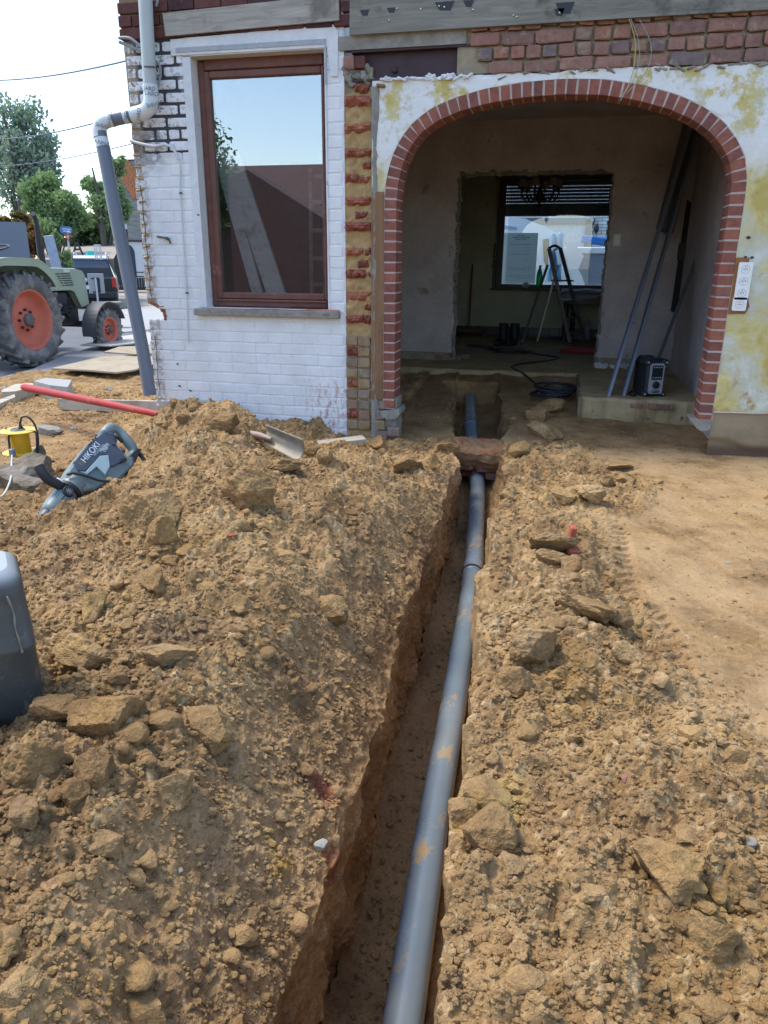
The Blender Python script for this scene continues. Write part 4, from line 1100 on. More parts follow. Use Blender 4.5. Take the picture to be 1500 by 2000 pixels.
# raised floor slabs
def slab(x0, x1, y0, y1, name, n=110, wob=.02, thick=.30):
    X, Y, Z = rough_sheet(name, x0, x1, y0, y1, ZF, None, .007, n)
    e = wob * fbm(X * 7, X * 0, X * 0, 4, 410); f = ss(.10, 0, (Y - y0) / (y1 - y0) * 3)
    Y = Y + e * f
    nz = 10; xs = X[0]; rows_ = []
    for k in range(nz):
        h = (nz - k) / nz; yb = Y[0] + .010 * fbm(xs * 14, xs * 0 + k * .5, xs * 0, 3, 420) - .03 * h * h * 0 - .012 * h
        rows_.append(np.stack([xs, yb, Z[0] - thick * h - .006 * h], -1))
    return np.concatenate([np.array(rows_), np.stack([X, Y, Z], -1)], 0)
G_ = slab(-2.9, 2.2, 2.36, 6.22, "f", 130, .06, .25)
G_[:, :, 0] = G_[:, :, 0]
tag(grid_mesh("room_floor", G_, M_FLR), "sandy bare floor of the rooms behind the arch", kind='structure')
M_SLABF = mortar("rough_slab", (.17, .125, .075), (.27, .215, .14), (.10, .07, .045), .55)
G_ = slab(.155, 1.085, 1.0, 2.372, "f", 110, .05, .28)
G_[10:, :, 2] += .004
SLB = grid_mesh("raised_slab", G_, M_FLR); tag(SLB, "raised sandy floor slab with broken front edge right of the cable heap", kind='structure')
m = MB(); 
for k in range(9): m.box((.155, 1.05 + .15 * k, .03), (.02 + .01 * RNG.rand(), .16, .29), (0, 0, .1 * RNG.randn()), .006)
m.build("slab_edge", M_SLABF, SLB)
for (a, b, w) in ((1243, 793, .10), (1300, 791, .13), (1275, 795, .07)):
    p = FY(a, b, .985); put(SLB, BM_O, (p[0], 1.00, .125), (w, .05, .035))
# porch walls
pw = MB(); pw.box((1.13, 1.66, 1.25), (.09, 2.92, 2.7))
o = pw.build("porch_side_wall", M_PLG); tag(o, "bluish grey plaster side wall right of the leaning metal profiles", "wall")
m = MB(); m.box((-1.52, .48, 1.15), (.09, .56, 2.9)); o = m.build("partition_wall", M_PLG); tag(o, "plaster partition wall left inside the porch", "wall")
BKW = thing("doorway_wall", "grey plaster wall with the wide frameless doorway behind the arch", "wall", (0, 3.05, ZF))
def wall_piece(mb, x0, x1, z0, z1, y0, y1): mb.box(((x0 + x1) / 2, (y0 + y1) / 2, (z0 + z1) / 2), (x1 - x0, y1 - y0, z1 - z0))
m = MB(); wall_piece(m, -2.92, -1.19, .26, 2.55, 3.02, 3.15); wall_piece(m, .33, 1.10, .26, 2.55, 3.02, 3.15); wall_piece(m, -1.19, .33, 2.055, 2.55, 3.02, 3.15); wall_piece(m, 1.10, 2.3, -.1, 2.55, 3.02, 3.15)
m.build("plaster", M_PLG, BKW)
m = MB(); wall_piece(m, -2.92, -1.175, .0, .26, 3.04, 3.14); wall_piece(m, .345, 1.09, .0, .26, 3.04, 3.14)
m.build("bare_base", M_MORT, BKW)
for i in range(4): put(BKW, BM_O, (-1.35 + .1 * i, 3.045, .20 + .02 * (i % 2)), (.09, .04, .05))
m = MB(); 
for i in range(40):
    z_ = .2 + 1.85 * i / 40; m.box((-1.19 + .01 * RNG.randn(), 3.02 + .004 * RNG.randn(), z_), (.03, .05, .055), tuple(.3 * RNG.randn(3)), .006); m.box((.33 + .006 * RNG.randn(), 3.02, z_), (.02, .04, .055), tuple(.2 * RNG.randn(3)), .006)
for i in range(28):
    m.box((-1.16 + 1.46 * i / 28, 3.02, 2.06 + .008 * RNG.randn()), (.06, .05, .03), tuple(.2 * RNG.randn(3)), .006)
m.build("broken_reveal", M_CONC, BKW)
p = FY(1205, 469, 3.01)
m = MB(); m.prism([(p[0] + a, p[2] + b) for a, b in rrect(.078, .125, .006)], 3.000, 3.018); sw = m.build("light_switch", M_WHITE2, BKW)
m = MB(); m.prism([(p[0] + a, p[2] + b) for a, b in rrect(.055, .098, .004)], 2.994, 3.0005); m.build("rocker", M_WHITE, sw)
m = MB()     # chased-out strip and grey box in the corner
a = FY(1330, 520, 2.98); m.prism([(a[0] - .04, .75), (a[0] + .055, .72), (a[0] + .05, 1.75), (a[0] - .02, 1.80)], 3.0, 3.025); m.build("chased_groove", simple("dark_hollow", (.03, .028, .027), .95), BKW)
m = MB(); m.box((a[0] + .0, 2.99, 1.32), (.09, .05, .16), None, .004); m.build("junction_box", M_BLK, BKW)
m = MB(); m.box((-.2, 3.22, 2.575), (5.6, 6.0, .05)); o = m.build("ceiling", M_PLG); tag(o, "dark plaster ceiling over the rooms", kind='structure')
# rear room
RMW = thing("street_side_wall", "olive painted rear room wall with the big window and half lowered shutter", "wall", (0, 6.3, ZF))
wx0, wx1, wz0, wz1 = -1.085, 1.35, .845, 2.40
m = MB(); wall_piece(m, -2.95, wx0, -.1, 2.6, 6.22, 6.50); wall_piece(m, wx1, 2.35, -.1, 2.6, 6.22, 6.50); wall_piece(m, wx0, wx1, -.1, wz0, 6.22, 6.50); wall_piece(m, wx0, wx1, wz1, 2.6, 6.22, 6.50)
m.build("painted_plaster", M_PLO, RMW)
M_TILE = simple("black_floor_tile", (.015, .016, .02), .3, .3, 8); 
x = -2.2
while x < 2.2:
    m = MB(); m.box((x + .07, 6.212, ZF + .062), (.136, .014, .125), None, .003); m.build("skirting_tile", M_TILE, RMW); x += .14
m = MB(); wall_piece(m, 2.30, 2.4, -.1, 2.6, 3.15, 6.5); wall_piece(m, -2.6, -2.5, -.1, 2.6, 3.15, 6.22); o = m.build("rear_room_side_wall", M_PLO); tag(o, "side walls of the rear room, barely seen through the doorway", "wall")
M_DKW = simple("dark_brown_window_wood", (.030, .014, .012), .45, .3)
m = MB()
bar(m, wx0, wx0 + .10, wz0, wz1, 6.30, .10); bar(m, wx0 + .10, wx1, wz1 - .10, wz1, 6.30, .10); bar(m, wx0 + .1, wx1, wz0, wz0 + .055, 6.30, .10); bar(m, wx1 - .1, wx1, wz0 + .055, wz1 - .1, 6.30, .10)
bar(m, wx0 - .03, wx0 + .02, wz0 - .02, wz0 + .62, 6.205, .03)
RW2 = m.build("window", M_DKW, RMW)
m = MB(); m.box(((wx0 + wx1) / 2, 6.18, wz0 - .012), (wx1 - wx0 + .1, .16, .022), None, .003); m.build("sill", M_DKW, RW2)
m = MB(); m.box(((wx0 + wx1) / 2 + .05, 6.335, (wz0 + wz1) / 2), (wx1 - wx0 - .2, .006, wz1 - wz0 - .15)); m.build("pane", glassy("rear_glass", (.88, .93, .95), .06), RW2)
m = MB(); m.box(((wx0 + wx1) / 2, 6.24, 2.37), (wx1 - wx0 + .1, .12, .12)); m.build("shutter_box", simple("grey_box", (.10, .11, .13), .6), RMW)
# roller shutter: slats with rows of light slots between some of them
M_SHUT = simple("grey_shutter", (.17, .18, .18), .5, .15)
sh = []; z = 1.835; k = 0
while z < 2.33:
    m = MB(); hh = .036
    m.prism([(wx0 + .08, z), (wx1 - .08, z), (wx1 - .08, z + hh), (wx0 + .08, z + hh)], 6.39, 6.402)
    m.build("shutter_slat", M_SHUT, RMW)
    if k >= 3 and k < 9:
        m = MB(); x = wx0 + .08
        while x < wx1 - .1:
            m.box((x + .009, 6.396, z + hh + .004), (.014, .010, .0085)); x += .026
        m.build("shutter_link", M_SHUT, RMW)["kind"] = "stuff"
    else:
        m = MB(); m.box(((wx0 + wx1) / 2, 6.396, z + hh + .004), (wx1 - wx0 - .17, .008, .009)); m.build("shutter_joint", M_SHUT, RMW)
    z += .0445; k += 1
m = MB(); pt = [FY(a, b, 6.17) for a, b in ((972, 350), (971, 430), (968, 500))]; m.tube(pt, .008, 6); m.box(FY(968, 505, 6.17), (.03, .03, .03), None, .004); m.build("shutter_strap", M_CONC, RMW)
# poster taped in the window
p0, p1 = FY(987, 455, 6.31), FY(1054, 455, 6.31); q0, q1 = FY(985, 543, 6.31), FY(1051, 558, 6.31)
pz0 = .885; m = MB(); m.box(((p0[0] + p1[0]) / 2 - .02, 6.318, (p0[2] + pz0) / 2), (p1[0] - p0[0], .0015, p0[2] - pz0))
t = NT("thin_paper"); b_ = t.n.new('ShaderNodeBsdfDiffuse'); b_.inputs[0].default_value = (.7, .76, .72, 1); c_ = t.n.new('ShaderNodeBsdfTranslucent'); c_.inputs[0].default_value = (.86, .92, .88, 1)
mx = t.n.new('ShaderNodeMixShader'); mx.inputs[0].default_value = .8; t.l.new(b_.outputs[0], mx.inputs[1]); t.l.new(c_.outputs[0], mx.inputs[2]); t.l.new(mx.outputs[0], t.out.inputs[0])
PO = m.build("poster", t.m); tag(PO, "large pale paper notice stuck in the rear window", "poster")
m = MB(); cxp = (p0[0] + p1[0]) / 2 - .02
for (dz, w, h_, dx) in ((.035, .10, .012, 0), (.062, .26, .012, 0), (.088, .15, .010, 0), (.155, .30, .006, 0), (.20, .10, .004, .12), (.235, .10, .004, .12), (.29, .32, .006, 0), (.36, .08, .005, .12), (.47, .36, .004, 0), (.50, .34, .005, 0), (.59, .38, .004, 0), (.62, .2, .004, .05)):
    n_ = max(2, int(w / .016)); 
    for i in range(n_):
        if RNG.rand() < .85: m.box((cxp + dx - w / 2 + (i + .5) * w / n_, 6.3165, p0[2] - dz), (.011, .0006, h_))
m.build("printed_line", simple("grey_print", (.10, .12, .13), .8), PO)["kind"] = "stuff"
# chandelier
CH = thing("chandelier", "dark wrought chandelier with little cloth shades hanging in front of the rear window", "chandelier", (-.45, 4.85, 2.04))
M_IRON = simple("black_wrought_iron", (.018, .015, .014), .5, .3, 20, .3)
m = MB(); m.tube([(0, 0, .5), (0, 0, .25)], .012, 8); m.lathe([(.001, -.24), (.02, -.20), (.035, -.17), (.015, -.14), (.05, -.10), (.065, -.05), (.03, 0), (.02, .06), (.035, .10), (.012, .16), (.012, .26)], 14); m.build("stem", M_IRON, CH, False)
M_SHADE = simple("beige_cloth_shade", (.30, .26, .18), .9, .2, 30)
for k in range(6):
    a = k * math.pi / 3 + .3; ca, sa = math.cos(a), math.sin(a)
    m = MB(); P6 = [(.03, -.02), (.08, -.10), (.15, -.12), (.21, -.08), (.235, -.02), (.22, .02)]
    m.tube(catm([(ca * r, sa * r, h) for r, h in P6], 4), .010, 6)
    P7 = [(.12, -.10), (.16, -.05), (.20, -.04), (.19, -.085), (.15, -.07)]; m.tube(catm([(ca * r, sa * r, h) for r, h in P7], 4), .007, 6)
    A_ = m.build("arm", M_IRON, CH, False)
    m = MB(); m.lathe([(.001, .01), (.03, .012), (.034, .03), (.012, .035), (.012, .07)], 12, Matrix.Translation((ca * .22, sa * .22, 0))); m.build("candle_cup", M_IRON, A_, False)
    m = MB(); m.lathe([(.065, .05), (.042, .135)], 16, Matrix.Translation((ca * .22, sa * .22, 0))); m.lathe([(.064, .05), (.041, .135)], 16, Matrix.Translation((ca * .22, sa * .22, 0))); m.build("lamp_shade", M_SHADE, A_, False)
# stepladder
LD = thing("stepladder", "open aluminium stepladder in front of the rear window", "ladder", (-.15, 5.2, ZF))
M_ALU = simple("dull_aluminium", (.22, .225, .235), .45, .2, 18, .6)
tl, tr = Vector((-.30, 5.12, 1.385)), Vector((-.16, 5.20, 1.385)); fl, fr = Vector((.07, 5.22, ZF)), Vector((.27, 5.50, ZF)); bl_, br_ = Vector((-.56, 4.93, ZF)), Vector((-.37, 5.18, ZF))
bt1, bt2 = Vector((-.30, 5.10, 1.18)), Vector((-.17, 5.18, 1.18))
m = MB(); m.beam(tl, fl, .024, .050, (0, 0, 1), .004); m.build("rail", M_ALU, LD)
m = MB(); m.beam(tr, fr, .024, .050, (0, 0, 1), .004); m.build("rail", M_ALU, LD)
m = MB(); m.beam(bt1, bl_, .022, .032, (0, 0, 1), .004); m.build("rear_leg", M_ALU, LD)
m = MB(); m.beam(bt2, br_, .022, .032, (0, 0, 1), .004); m.build("rear_leg", M_ALU, LD)
m = MB(); m.tube(catm([tl, (tl + tr) / 2 + Vector((0, 0, .03)), tr], 5), .016, 8); m.build("top_hoop", M_ALU, LD)
for k, f in enumerate((.33, .54, .72, .88)):
    m = MB(); a = tl.lerp(fl, f); b = tr.lerp(fr, f)
    m.beam(a, b, .09 if k else .20, .02, (0, 0, 1), .003); m.build("step" if k else "platform", M_ALU, LD)
for e in (fl, fr, bl_, br_):
    m = MB(); m.box(e + Vector((0, 0, .015)), (.035, .05, .03), None, .005); m.build("rubber_foot", M_BLK, LD)
# broom
BR_ = thing("broom", "broom with reddish handle leaning on the olive wall left of the window", "broom", (-1.32, 5.95, ZF))
a, b = Vector(FY(915, 655, 5.95)), Vector(FY(923, 517, 6.19)); a.z = ZF + .08
m = MB(); m.tube([a, b], .013, 8); m.build("handle", simple("red_brown_stick", (.20, .05, .03), .5), BR_)
m = MB(); m.box(a + Vector((.02, 0, 0)), (.40, .07, .045), (0, 0, .1), .01); m.build("head", simple("broom_wood", (.12, .06, .03), .7), BR_)
m = MB()
for i in range(60): p = a + Vector((-.17 + .38 * i / 60, .05 * (RNG.rand() - .5), -.05)); m.box(p, (.008, .02, .075), (.2 * RNG.randn(), .1 * RNG.randn(), 0))
m.build("bristles", simple("dark_bristle", (.05, .03, .02), .9), BR_)["kind"] = "stuff"
# boots
BT = thing("work_boots", "pair of dark work boots standing on the floor left of the ladder", "boots", (-.74, 4.85, ZF))
M_BOOT = simple("dark_boot_leather", (.018, .020, .028), .6, .3)
for k, (dx, dy) in enumerate(((-.06, 0), (.085, .03))):
    m = MB(); m.tube([(dx, dy, .28), (dx, dy, .2), (dx, dy, .11), (dx, dy, .05)], [.062, .058, .056, .054], 12); m.tube([(dx, dy + .03, .045), (dx - .03, dy - .05, .05), (dx - .05, dy - .13, .042), (dx - .06, dy - .18, .035)], [.05, .048, .046, .03], 12); m.box((dx - .03, dy - .06, .012), (.10, .27, .024), (0, 0, -.25), .01)
    m.build("boot", M_BOOT, BT, False)
# table with a grey cloth
TB = thing("table", "dark wooden table with turned legs under a grey dust sheet, right of the ladder", "table", (.35, 5.9, ZF))
M_TBL = simple("dark_oak", (.035, .018, .012), .4, .3, 10)
m = MB(); m.box((.62, 5.88, .81), (1.45, .62, .03), None, .006); m.build("table_top", M_TBL, TB)
m = MB(); m.box((.62, 5.62, .73), (1.30, .025, .12)); m.box((.62, 6.12, .73), (1.30, .025, .12)); m.build("apron", M_TBL, TB)
for (x, y_) in ((-.02, 5.62), (.08, 6.10), (1.25, 5.62), (1.25, 6.10)):
    pr = [(.03, 0), (.035, .03), (.02, .06)] + [(.025 + .014 * abs(math.sin(k * 1.1)), .08 + k * .026) for k in range(20)] + [(.035, .62)]
    m = MB(); m.lathe(pr, 12, Matrix.Translation((x, y_, ZF))); m.build("leg", M_TBL, TB)
xs = np.linspace(-.14, 1.38, 70); yy = np.linspace(5.50, 6.19, 40); X, Y = np.meshgrid(xs, yy)
Z = .842 + .035 * np.abs(fbm(X * 4, Y * 7, X * 0, 3, 500)) ; dr = ss(5.59, 5.50, Y); Z = Z - .14 * dr * (1 - .7 * ss(.1, .6, X)) - .10 * ss(-.09, -.14, X); Y2 = Y + .06 * dr
o = grid_mesh("dust_sheet", np.stack([X, Y2, Z], -1), simple("grey_blue_sheet", (.30, .32, .40), .8, .2, 6)); tag(o, "crumpled grey dust sheet draped over the dark table", "sheet")
o = MB(); X = np.linspace(-.32, .33, 30); Y = np.linspace(5.75, 6.14, 16); X, Y = np.meshgrid(X, Y); Z = ZF + .012 + .06 * np.maximum(0, fbm(X * 4, Y * 4, X * 0, 2, 505)) + .22 * ss(.12, .33, X) * ss(5.8, 6.1, Y)
o = grid_mesh("paper_sheet", np.stack([X, Y, Z], -1), simple("blue_white_paper", (.42, .45, .55), .8, .1)); tag(o, "crumpled pale sheet lying on the floor under the table", "sheet")
# bottle, cup on the sill
m = MB(); m.lathe([(.001, 0), (.040, .0), (.043, .02), (.043, .17), (.035, .22), (.016, .27), (.014, .285)], 18, Matrix.Translation((-.435, 6.16, .858)))
t = NT("green_bottle_plastic"); BOT = m.build("bottle", t.fin((.02, .42, .12), .15, None, 0, .5, **{'Transmission Weight': .5})); tag(BOT, "green plastic bottle standing on the rear window sill", "bottle")
m = MB(); m.lathe([(.001, .31), (.017, .31), (.017, .285), (.001, .285)], 14, Matrix.Translation((-.435, 6.16, .858))); m.build("cap", simple("dark_green_cap", (.01, .12, .05), .4), BOT)
m = MB(); m.lathe([(.001, 0), (.045, .0), (.052, .03), (.040, .065), (.001, .08)], 14, Matrix.Translation((-.62, 6.15, .858))); o = m.build("tape_roll", M_WHITE2); tag(o, "small white roll on the rear window sill left of the bottle", "roll")
# cables
def coil(name, c, rx, ry, n, r, mat, lab, wob=.04, z0=ZF, seed=1, tail=None, h=.03):
    rr = np.random.RandomState(seed); P = []
    for k in range(n * 14):
        a = k / 14 * 2 * math.pi; q = 1 + wob * math.sin(a * .37 + seed) + .06 * rr.randn() * .3
        P.append((c[0] + rx * q * math.cos(a) + .012 * rr.randn(), c[1] + ry * q * math.sin(a) + .012 * rr.randn(), z0 + r + h * (.5 + .5 * math.sin(k * .31)) + .004 * rr.rand()))
    if tail: P += tail
    m = MB(); m.tube(catm(P, 2), r, 6); o = m.build(name, mat); tag(o, lab, "cable"); return o
M_CBL = simple("black_cable_rubber", (.020, .022, .026), .5, .2); M_RED = simple("red_hose_rubber", (.33, .035, .028), .5, .25, 8)
coil("red_cable", (.20, 4.18), .22, .15, 7, .011, M_RED, "coiled red hose on the floor at the right side of the doorway", .12, ZF, 3)
coil("black_cable", (-.62, 3.95), .20, .06, 5, .009, M_CBL, "black cable bundle on the floor beyond the doorway", .15, ZF, 4, [(-.35, 3.9, ZF + .01), (-.15, 3.7, ZF + .01), (-.05, 3.55, ZF + .01), (-.2, 3.2, ZF + .01), (-.45, 2.9, ZF + .01), (-.52, 2.6, ZF + .01), (-.40, 2.33, ZF - .0), (-.25, 2.1, .10), (-.20, 1.8, .09)])
coil("thin_cable", (-1.05, 4.35), .16, .06, 2, .008, M_CBL, "thin black cable loop at the left edge of the doorway", .1, ZF, 5, [(-.95, 4.2, ZF + .01), (-.7, 4.05, ZF + .01)])
coil("black_cable", (-.06, 1.55), .17, .15, 7, .010, M_CBL, "heap of black cable lying on the soil left of the raised slab", .22, .08, 8, None, .08)
# rubble bits by the door foot
m = MB()
for i in range(40): m.box((.34 + .35 * RNG.rand() ** 2, 2.85 + .2 * RNG.rand(), ZF + .015), (.02 + .04 * RNG.rand(), .02 + .03 * RNG.rand(), .015 + .02 * RNG.rand()), tuple(RNG.rand(3)), .003)
tag(m.build("plaster_rubble", M_REND), "white plaster rubble at the foot of the doorway's right side", kind='stuff')
# perforated metal profiles leaning in the corner
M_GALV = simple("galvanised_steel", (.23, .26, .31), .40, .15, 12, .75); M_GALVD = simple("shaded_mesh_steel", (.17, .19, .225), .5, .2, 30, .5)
def profile(foot, top, lab, w=.13):
    foot = Vector(foot); top = Vector(top); d = (top - foot).normalized(); side = Vector((0, 1, 0)); side = (side - d * side.dot(d)).normalized(); nrm = d.cross(side)
    root = thing("metal_profile", lab, "profile", foot, 0, "metal profiles leaning in the corner")
    L = (top - foot).length
    m = MB(); m.beam(foot, top, .012, .026, tuple(nrm), .002); m.build("flange", M_GALV, root)
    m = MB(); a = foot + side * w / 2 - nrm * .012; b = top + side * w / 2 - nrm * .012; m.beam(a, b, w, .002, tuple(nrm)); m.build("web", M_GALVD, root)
    m = MB(); m.beam(foot + side * w, top + side * w, .010, .022, tuple(nrm), .002); m.build("flange", M_GALV, root)
    m = MB(); n_ = int(L / .06)
    for k in range(n_): c = foot + d * (.06 * k + .03) + side * w * .5 - nrm * .0095; m.beam(c - d * .018 - side * .03, c + d * .018 + side * .03, .012, .002, tuple(nrm))
    m.build("web_slot", M_BLK, root)["kind"] = "stuff"
profile((.385, 1.08, ZF), (.93, 2.35, 2.42), "leftmost tall grey metal profile leaning into the porch corner")
profile((.505, 1.11, ZF), (1.00, 2.40, 2.36), "second tall grey metal profile, close to the radio")
a, b = Vector(FY(1272, 712, 1.9)), Vector(FY(1365, 492, 2.35)); a.z = ZF
m = MB(); m.beam(a, b, .03, .018, (0, 0, 1), .003); o = m.build("metal_rod", M_GALV); tag(o, "short grey metal bar leaning behind the radio", "bar")
m = MB(); c = Vector(FY(1337, 290, 2.25)); m.beam(Vector((.84, 2.75, 1.5)), Vector((1.0, 2.93, 2.52)), .10, .16, (0, 0, 1), .01); o = m.build("dark_board", simple("dark_grey_board", (.085, .09, .10), .6)); tag(o, "dark board standing in the corner behind the metal profiles", "board")
# jobsite radio
RD = thing("radio", "black and grey jobsite radio with round dial standing on the slab", "radio", (.735, 1.17, ZF), R_(18))
M_RB = simple("rubber_black", (.022, .024, .03), .6, .2); M_RG = simple("radio_grey", (.33, .37, .42), .45, .12)
m = MB(); m.box((0, .11, .155), (.155, .27, .27), None, .018); m.build("body", M_RB, RD, False)
for sx in (-1, 1):
    for sz in (0, 1):
        m = MB(); m.box((sx * .072, .04, .028 + sz * .255), (.05, .14, .05), None, .014); c = m.build("bumper", M_RB, RD, False)
        m = MB(); m.lathe([(.001, .006), (.008, .004), (.009, 0)], 10, Matrix.Translation((sx * .076, -.031, .028 + sz * .255)) @ Matrix.Rotation(R_(90), 4, 'X')); m.build("screw", M_RG, c, False)
m = MB(); m.prism([(a, b + .155) for a, b in rrect(.115, .245, .02)], -.040, -.022); FP = m.build("front_plate", M_RG, RD, False)
m = MB(); m.prism([(a, b + .205) for a, b in rrect(.088, .115, .008)], -.044, -.038); m.build("display", simple("dark_display", (.012, .016, .022), .25), FP, False)
for r_ in range(2):
    for c_ in range(4):
        m = MB(); m.box((-.03 + .02 * c_, -.0455, .165 if r_ == 0 else .248), (.012, .004, .009), None, .001); m.build("button", M_RG, FP, False)
m = MB(); m.lathe([(.001, .014), (.026, .014), (.030, .010), (.030, 0)], 20, Matrix.Translation((0, -.038, .105)) @ Matrix.Rotation(R_(90), 4, 'X')); m.build("dial", M_BLK, FP, False)
m = MB(); m.lathe([(.001, .004), (.05, .003), (.052, 0)], 24, Matrix.Translation((0, -.039, .052)) @ Matrix.Rotation(R_(90), 4, 'X') @ Matrix.Diagonal((.8, .28, 1, 1))); m.build("badge", M_GALVD, FP, False)
for k in range(7):
    m = MB(); m.box((.080, .12, .06 + .033 * k), (.014, .22, .014), None, .004); m.build("side_rib", M_RB, RD, False)
m = MB(); m.tube(catm([(-.055, 0, .28), (-.055, .02, .305), (0, .02, .312), (.055, .02, .305), (.055, 0, .28)], 4), .009, 8); m.build("carry_handle", M_RB, RD, False)
m = MB(); m.box((.01, .22, .24), (.14, .10, .14), (0.1, 0, .1), .02); m.build("battery_cover", M_RB, RD, False)
m = MB(); m.box((-.02, 0, 0), (.05, .07, .04), (.2, .1, .3), .012); o = m.build("plug", M_BLK); o.location = (.60, 1.16, ZF + .02); tag(o, "small black plug lying left of the radio", "plug")

# inside the window room: planks and a ladder leaning behind the glass
RMD = MB(); RMD.box((-2.22, .79, 1.1), (1.44, .06, 2.9)); o = RMD.build("added_dark_back_wall", simple("painted_room_darkness", (.07, .06, .055), .9)); tag(o, "added back wall close behind the tall window, painted dark to keep its room dark", "wall")  # dark wall added close behind the glass to keep the window room dark
for i, (p, q, w, lab) in enumerate((((553, 563), (430, 250), .075, "leftmost grey plank leaning behind the window glass"), ((535, 563), (412, 270), .05, "narrow plank beside it behind the window glass"), ((515, 565), (418, 330), .04, "thin rightmost batten behind the window glass"))):
    pass
M_PLK2 = wood('pale_blue_plank', (.55, .57, .60), (.72, .74, .77), (.80, .82, .84))
def lean(pa, pb, ya, yb, w, lab, mat=None):
    a, b = Vector(FY(pa[0], pa[1], ya * .55)), Vector(FY(pb[0], pb[1], yb * .55)); d = (a - b).normalized(); a = a + d * .6
    m = MB(); m.beam(a, b, w, .03, (0, 1, 0), .003)
    m2 = MB(); m2.v = m.v; m2.f = m.f; m2.sm = m.sm
    o = m2.build("leaning_plank", mat or M_PLK2); tag(o, lab, "plank", "planks leaning behind the window"); return o
lean((500, 560), (425, 290), .34, .42, .085, "grey plank leaning behind the window glass, leftmost at its foot")
lean((530, 560), (440, 290), .31, .38, .10, "wide grey plank in the middle of those behind the window glass")
lean((548, 560), (462, 300), .30, .36, .05, "narrow speckled plank on the right of those behind the window glass")
LL = thing("wooden_ladder", "wooden ladder standing behind the right side of the window glass", "ladder", (-1.85, .6, .2))
m = MB(); 
a1, a2 = Vector(FY(607, 330, .55)), Vector(FY(609, 560, .55)); m.beam(a1, a2 - Vector((0, 0, .4)), .04, .03); m.build("rail", M_WOODG, LL)
m = MB(); b1_, b2_ = Vector(FY(634, 330, .55)), Vector(FY(634, 560, .55)); m.beam(b1_, b2_ - Vector((0, 0, .4)), .04, .03); m.build("rail", M_WOODG, LL)
for yy_ in (345, 395, 450, 505, 555):
    m = MB(); m.beam(FY(607, yy_, .55), FY(634, yy_, .55), .03, .03); m.build("rung", M_WOODG, LL)

# old foundation across the trench with the pipe running under it
FD = thing("brick_foundation", "old red brick foundation stub crossing the trench above the pipe", "foundation", (-.56, .12, -.2))
m = MB(); m.box((-.56, .18, -.165), (.66, .20, .20)); m.build("mortar_core", M_MORT, FD)
for (x, z_, w) in ((-.72, -.10, .19), (-.51, -.105, .21), (-.33, -.10, .15), (-.68, -.175, .20), (-.46, -.18, .21), (-.30, -.18, .10), (-.60, -.245, .18), (-.42, -.245, .15)):
    put(FD, BM_O if RNG.rand() < .4 else BM_T, (x, .060 + .012 * RNG.randn(), z_ - .03), (w - .01, .09, .062), .06 * RNG.randn(), 'brick', .05 * RNG.randn())
xx = np.linspace(-1.02, -.16, 90); vv = np.linspace(0, 1, 50); X, V_ = np.meshgrid(xx, vv)
edge_ = ss(-1.02, -.84, X) * ss(-.16, -.30, X)
ang_ = V_ * 2.8 - .85
Y = .17 - (.20 + .03 * fbm(X * 9, V_ * 0, X * 0, 3, 601)) * np.cos(ang_); Z = -.165 + (.130 + .03 * fbm(X * 7, V_ * 2, X * 0, 3, 602)) * np.sin(ang_ + .25) * 1.0 - .10 * (1 - edge_)
Y = Y + .02 * fbm(X * 16, V_ * 9, X * 0, 4, 603); Z = Z + .018 * fbm(X * 20, V_ * 11, X * 0, 4, 604)
t = NT("brick_red_soil"); q = t.ramp(t.noise(9, 6, .7), [(.35, (.26, .16, .08)), (.55, (.33, .19, .095)), (.62, (.36, .11, .05)), (.78, (.28, .17, .09))]); MRS = t.fin(q, .95, t.bump(t.noise(60, 5, .7), .8, .008), 0, .2)
grid_mesh("red_rubble_crust", np.stack([X, Y, Z], -1), MRS, FD)

# the drain pipe
def pvc(name, c, ro=.32):
    t = NT(name); q = t.ramp(t.noise(4, 5, .6), [(.3, tuple(v * .88 for v in c)), (.7, c)])
    f = t.rng(t.noise(7, 7, .72, t.mapv(t.pos(), (1, .55, 1))), .575, .600); f2 = t.rng(t.noise(2.5, 4, .6), .42, .50)
    q = t.mix(t.math('MULTIPLY', f, f2), q, (.36, .25, .13)); q = t.mix(t.math('MULTIPLY', t.rng(t.noise(1.7, 6, .7, t.mapv(t.pos(), (1, .8, 1), (3, 3, 3))), .45, .62), .45), q, (.30, .30, .28))
    r = t.mix(f, (ro,) * 3, (.9,) * 3)
    return t.fin(q, r, t.bump(t.noise(60, 3, .6), .06, .002), 0, .5)
M_PVC = pvc("grey_pvc", (.185, .240, .290), .27)
DP = thing("drain_pipe", "long blue grey plastic drain pipe lying in the trench", "pipe", (-.3, -2.5, -.6))
yy = np.linspace(-5.1, -2.02, 40); m = MB(); m.tube([(tab(y_, PIPE_X), y_, pipe_z(y_)) for y_ in yy], .055, 28, False); m.build("pipe_length", M_PVC, DP)
yy = np.linspace(-2.02, 2.0, 50); m = MB(); m.tube([(tab(y_, PIPE_X), y_, pipe_z(y_)) for y_ in yy], .055, 28, False); m.build("pipe_length", M_PVC, DP)
def collar(y0, y1, R=.0625):
    a, b = Vector((tab(y0, PIPE_X), y0, pipe_z(y0))), Vector((tab(y1, PIPE_X), y1, pipe_z(y1)))
    n_ = [a.lerp(b, f) for f in (0, .02, .12, .3, .36, .9, .98, 1)]; m = MB(); m.tube(n_, [.055, .060, .0605, R, R * .97, R * .97, R * .96, .055], 28, False); return m.build("socket_collar", M_PVC, DP)
collar(-1.42, -1.30, .0625); collar(.78, .92, .064); collar(1.18, 1.30, .066)
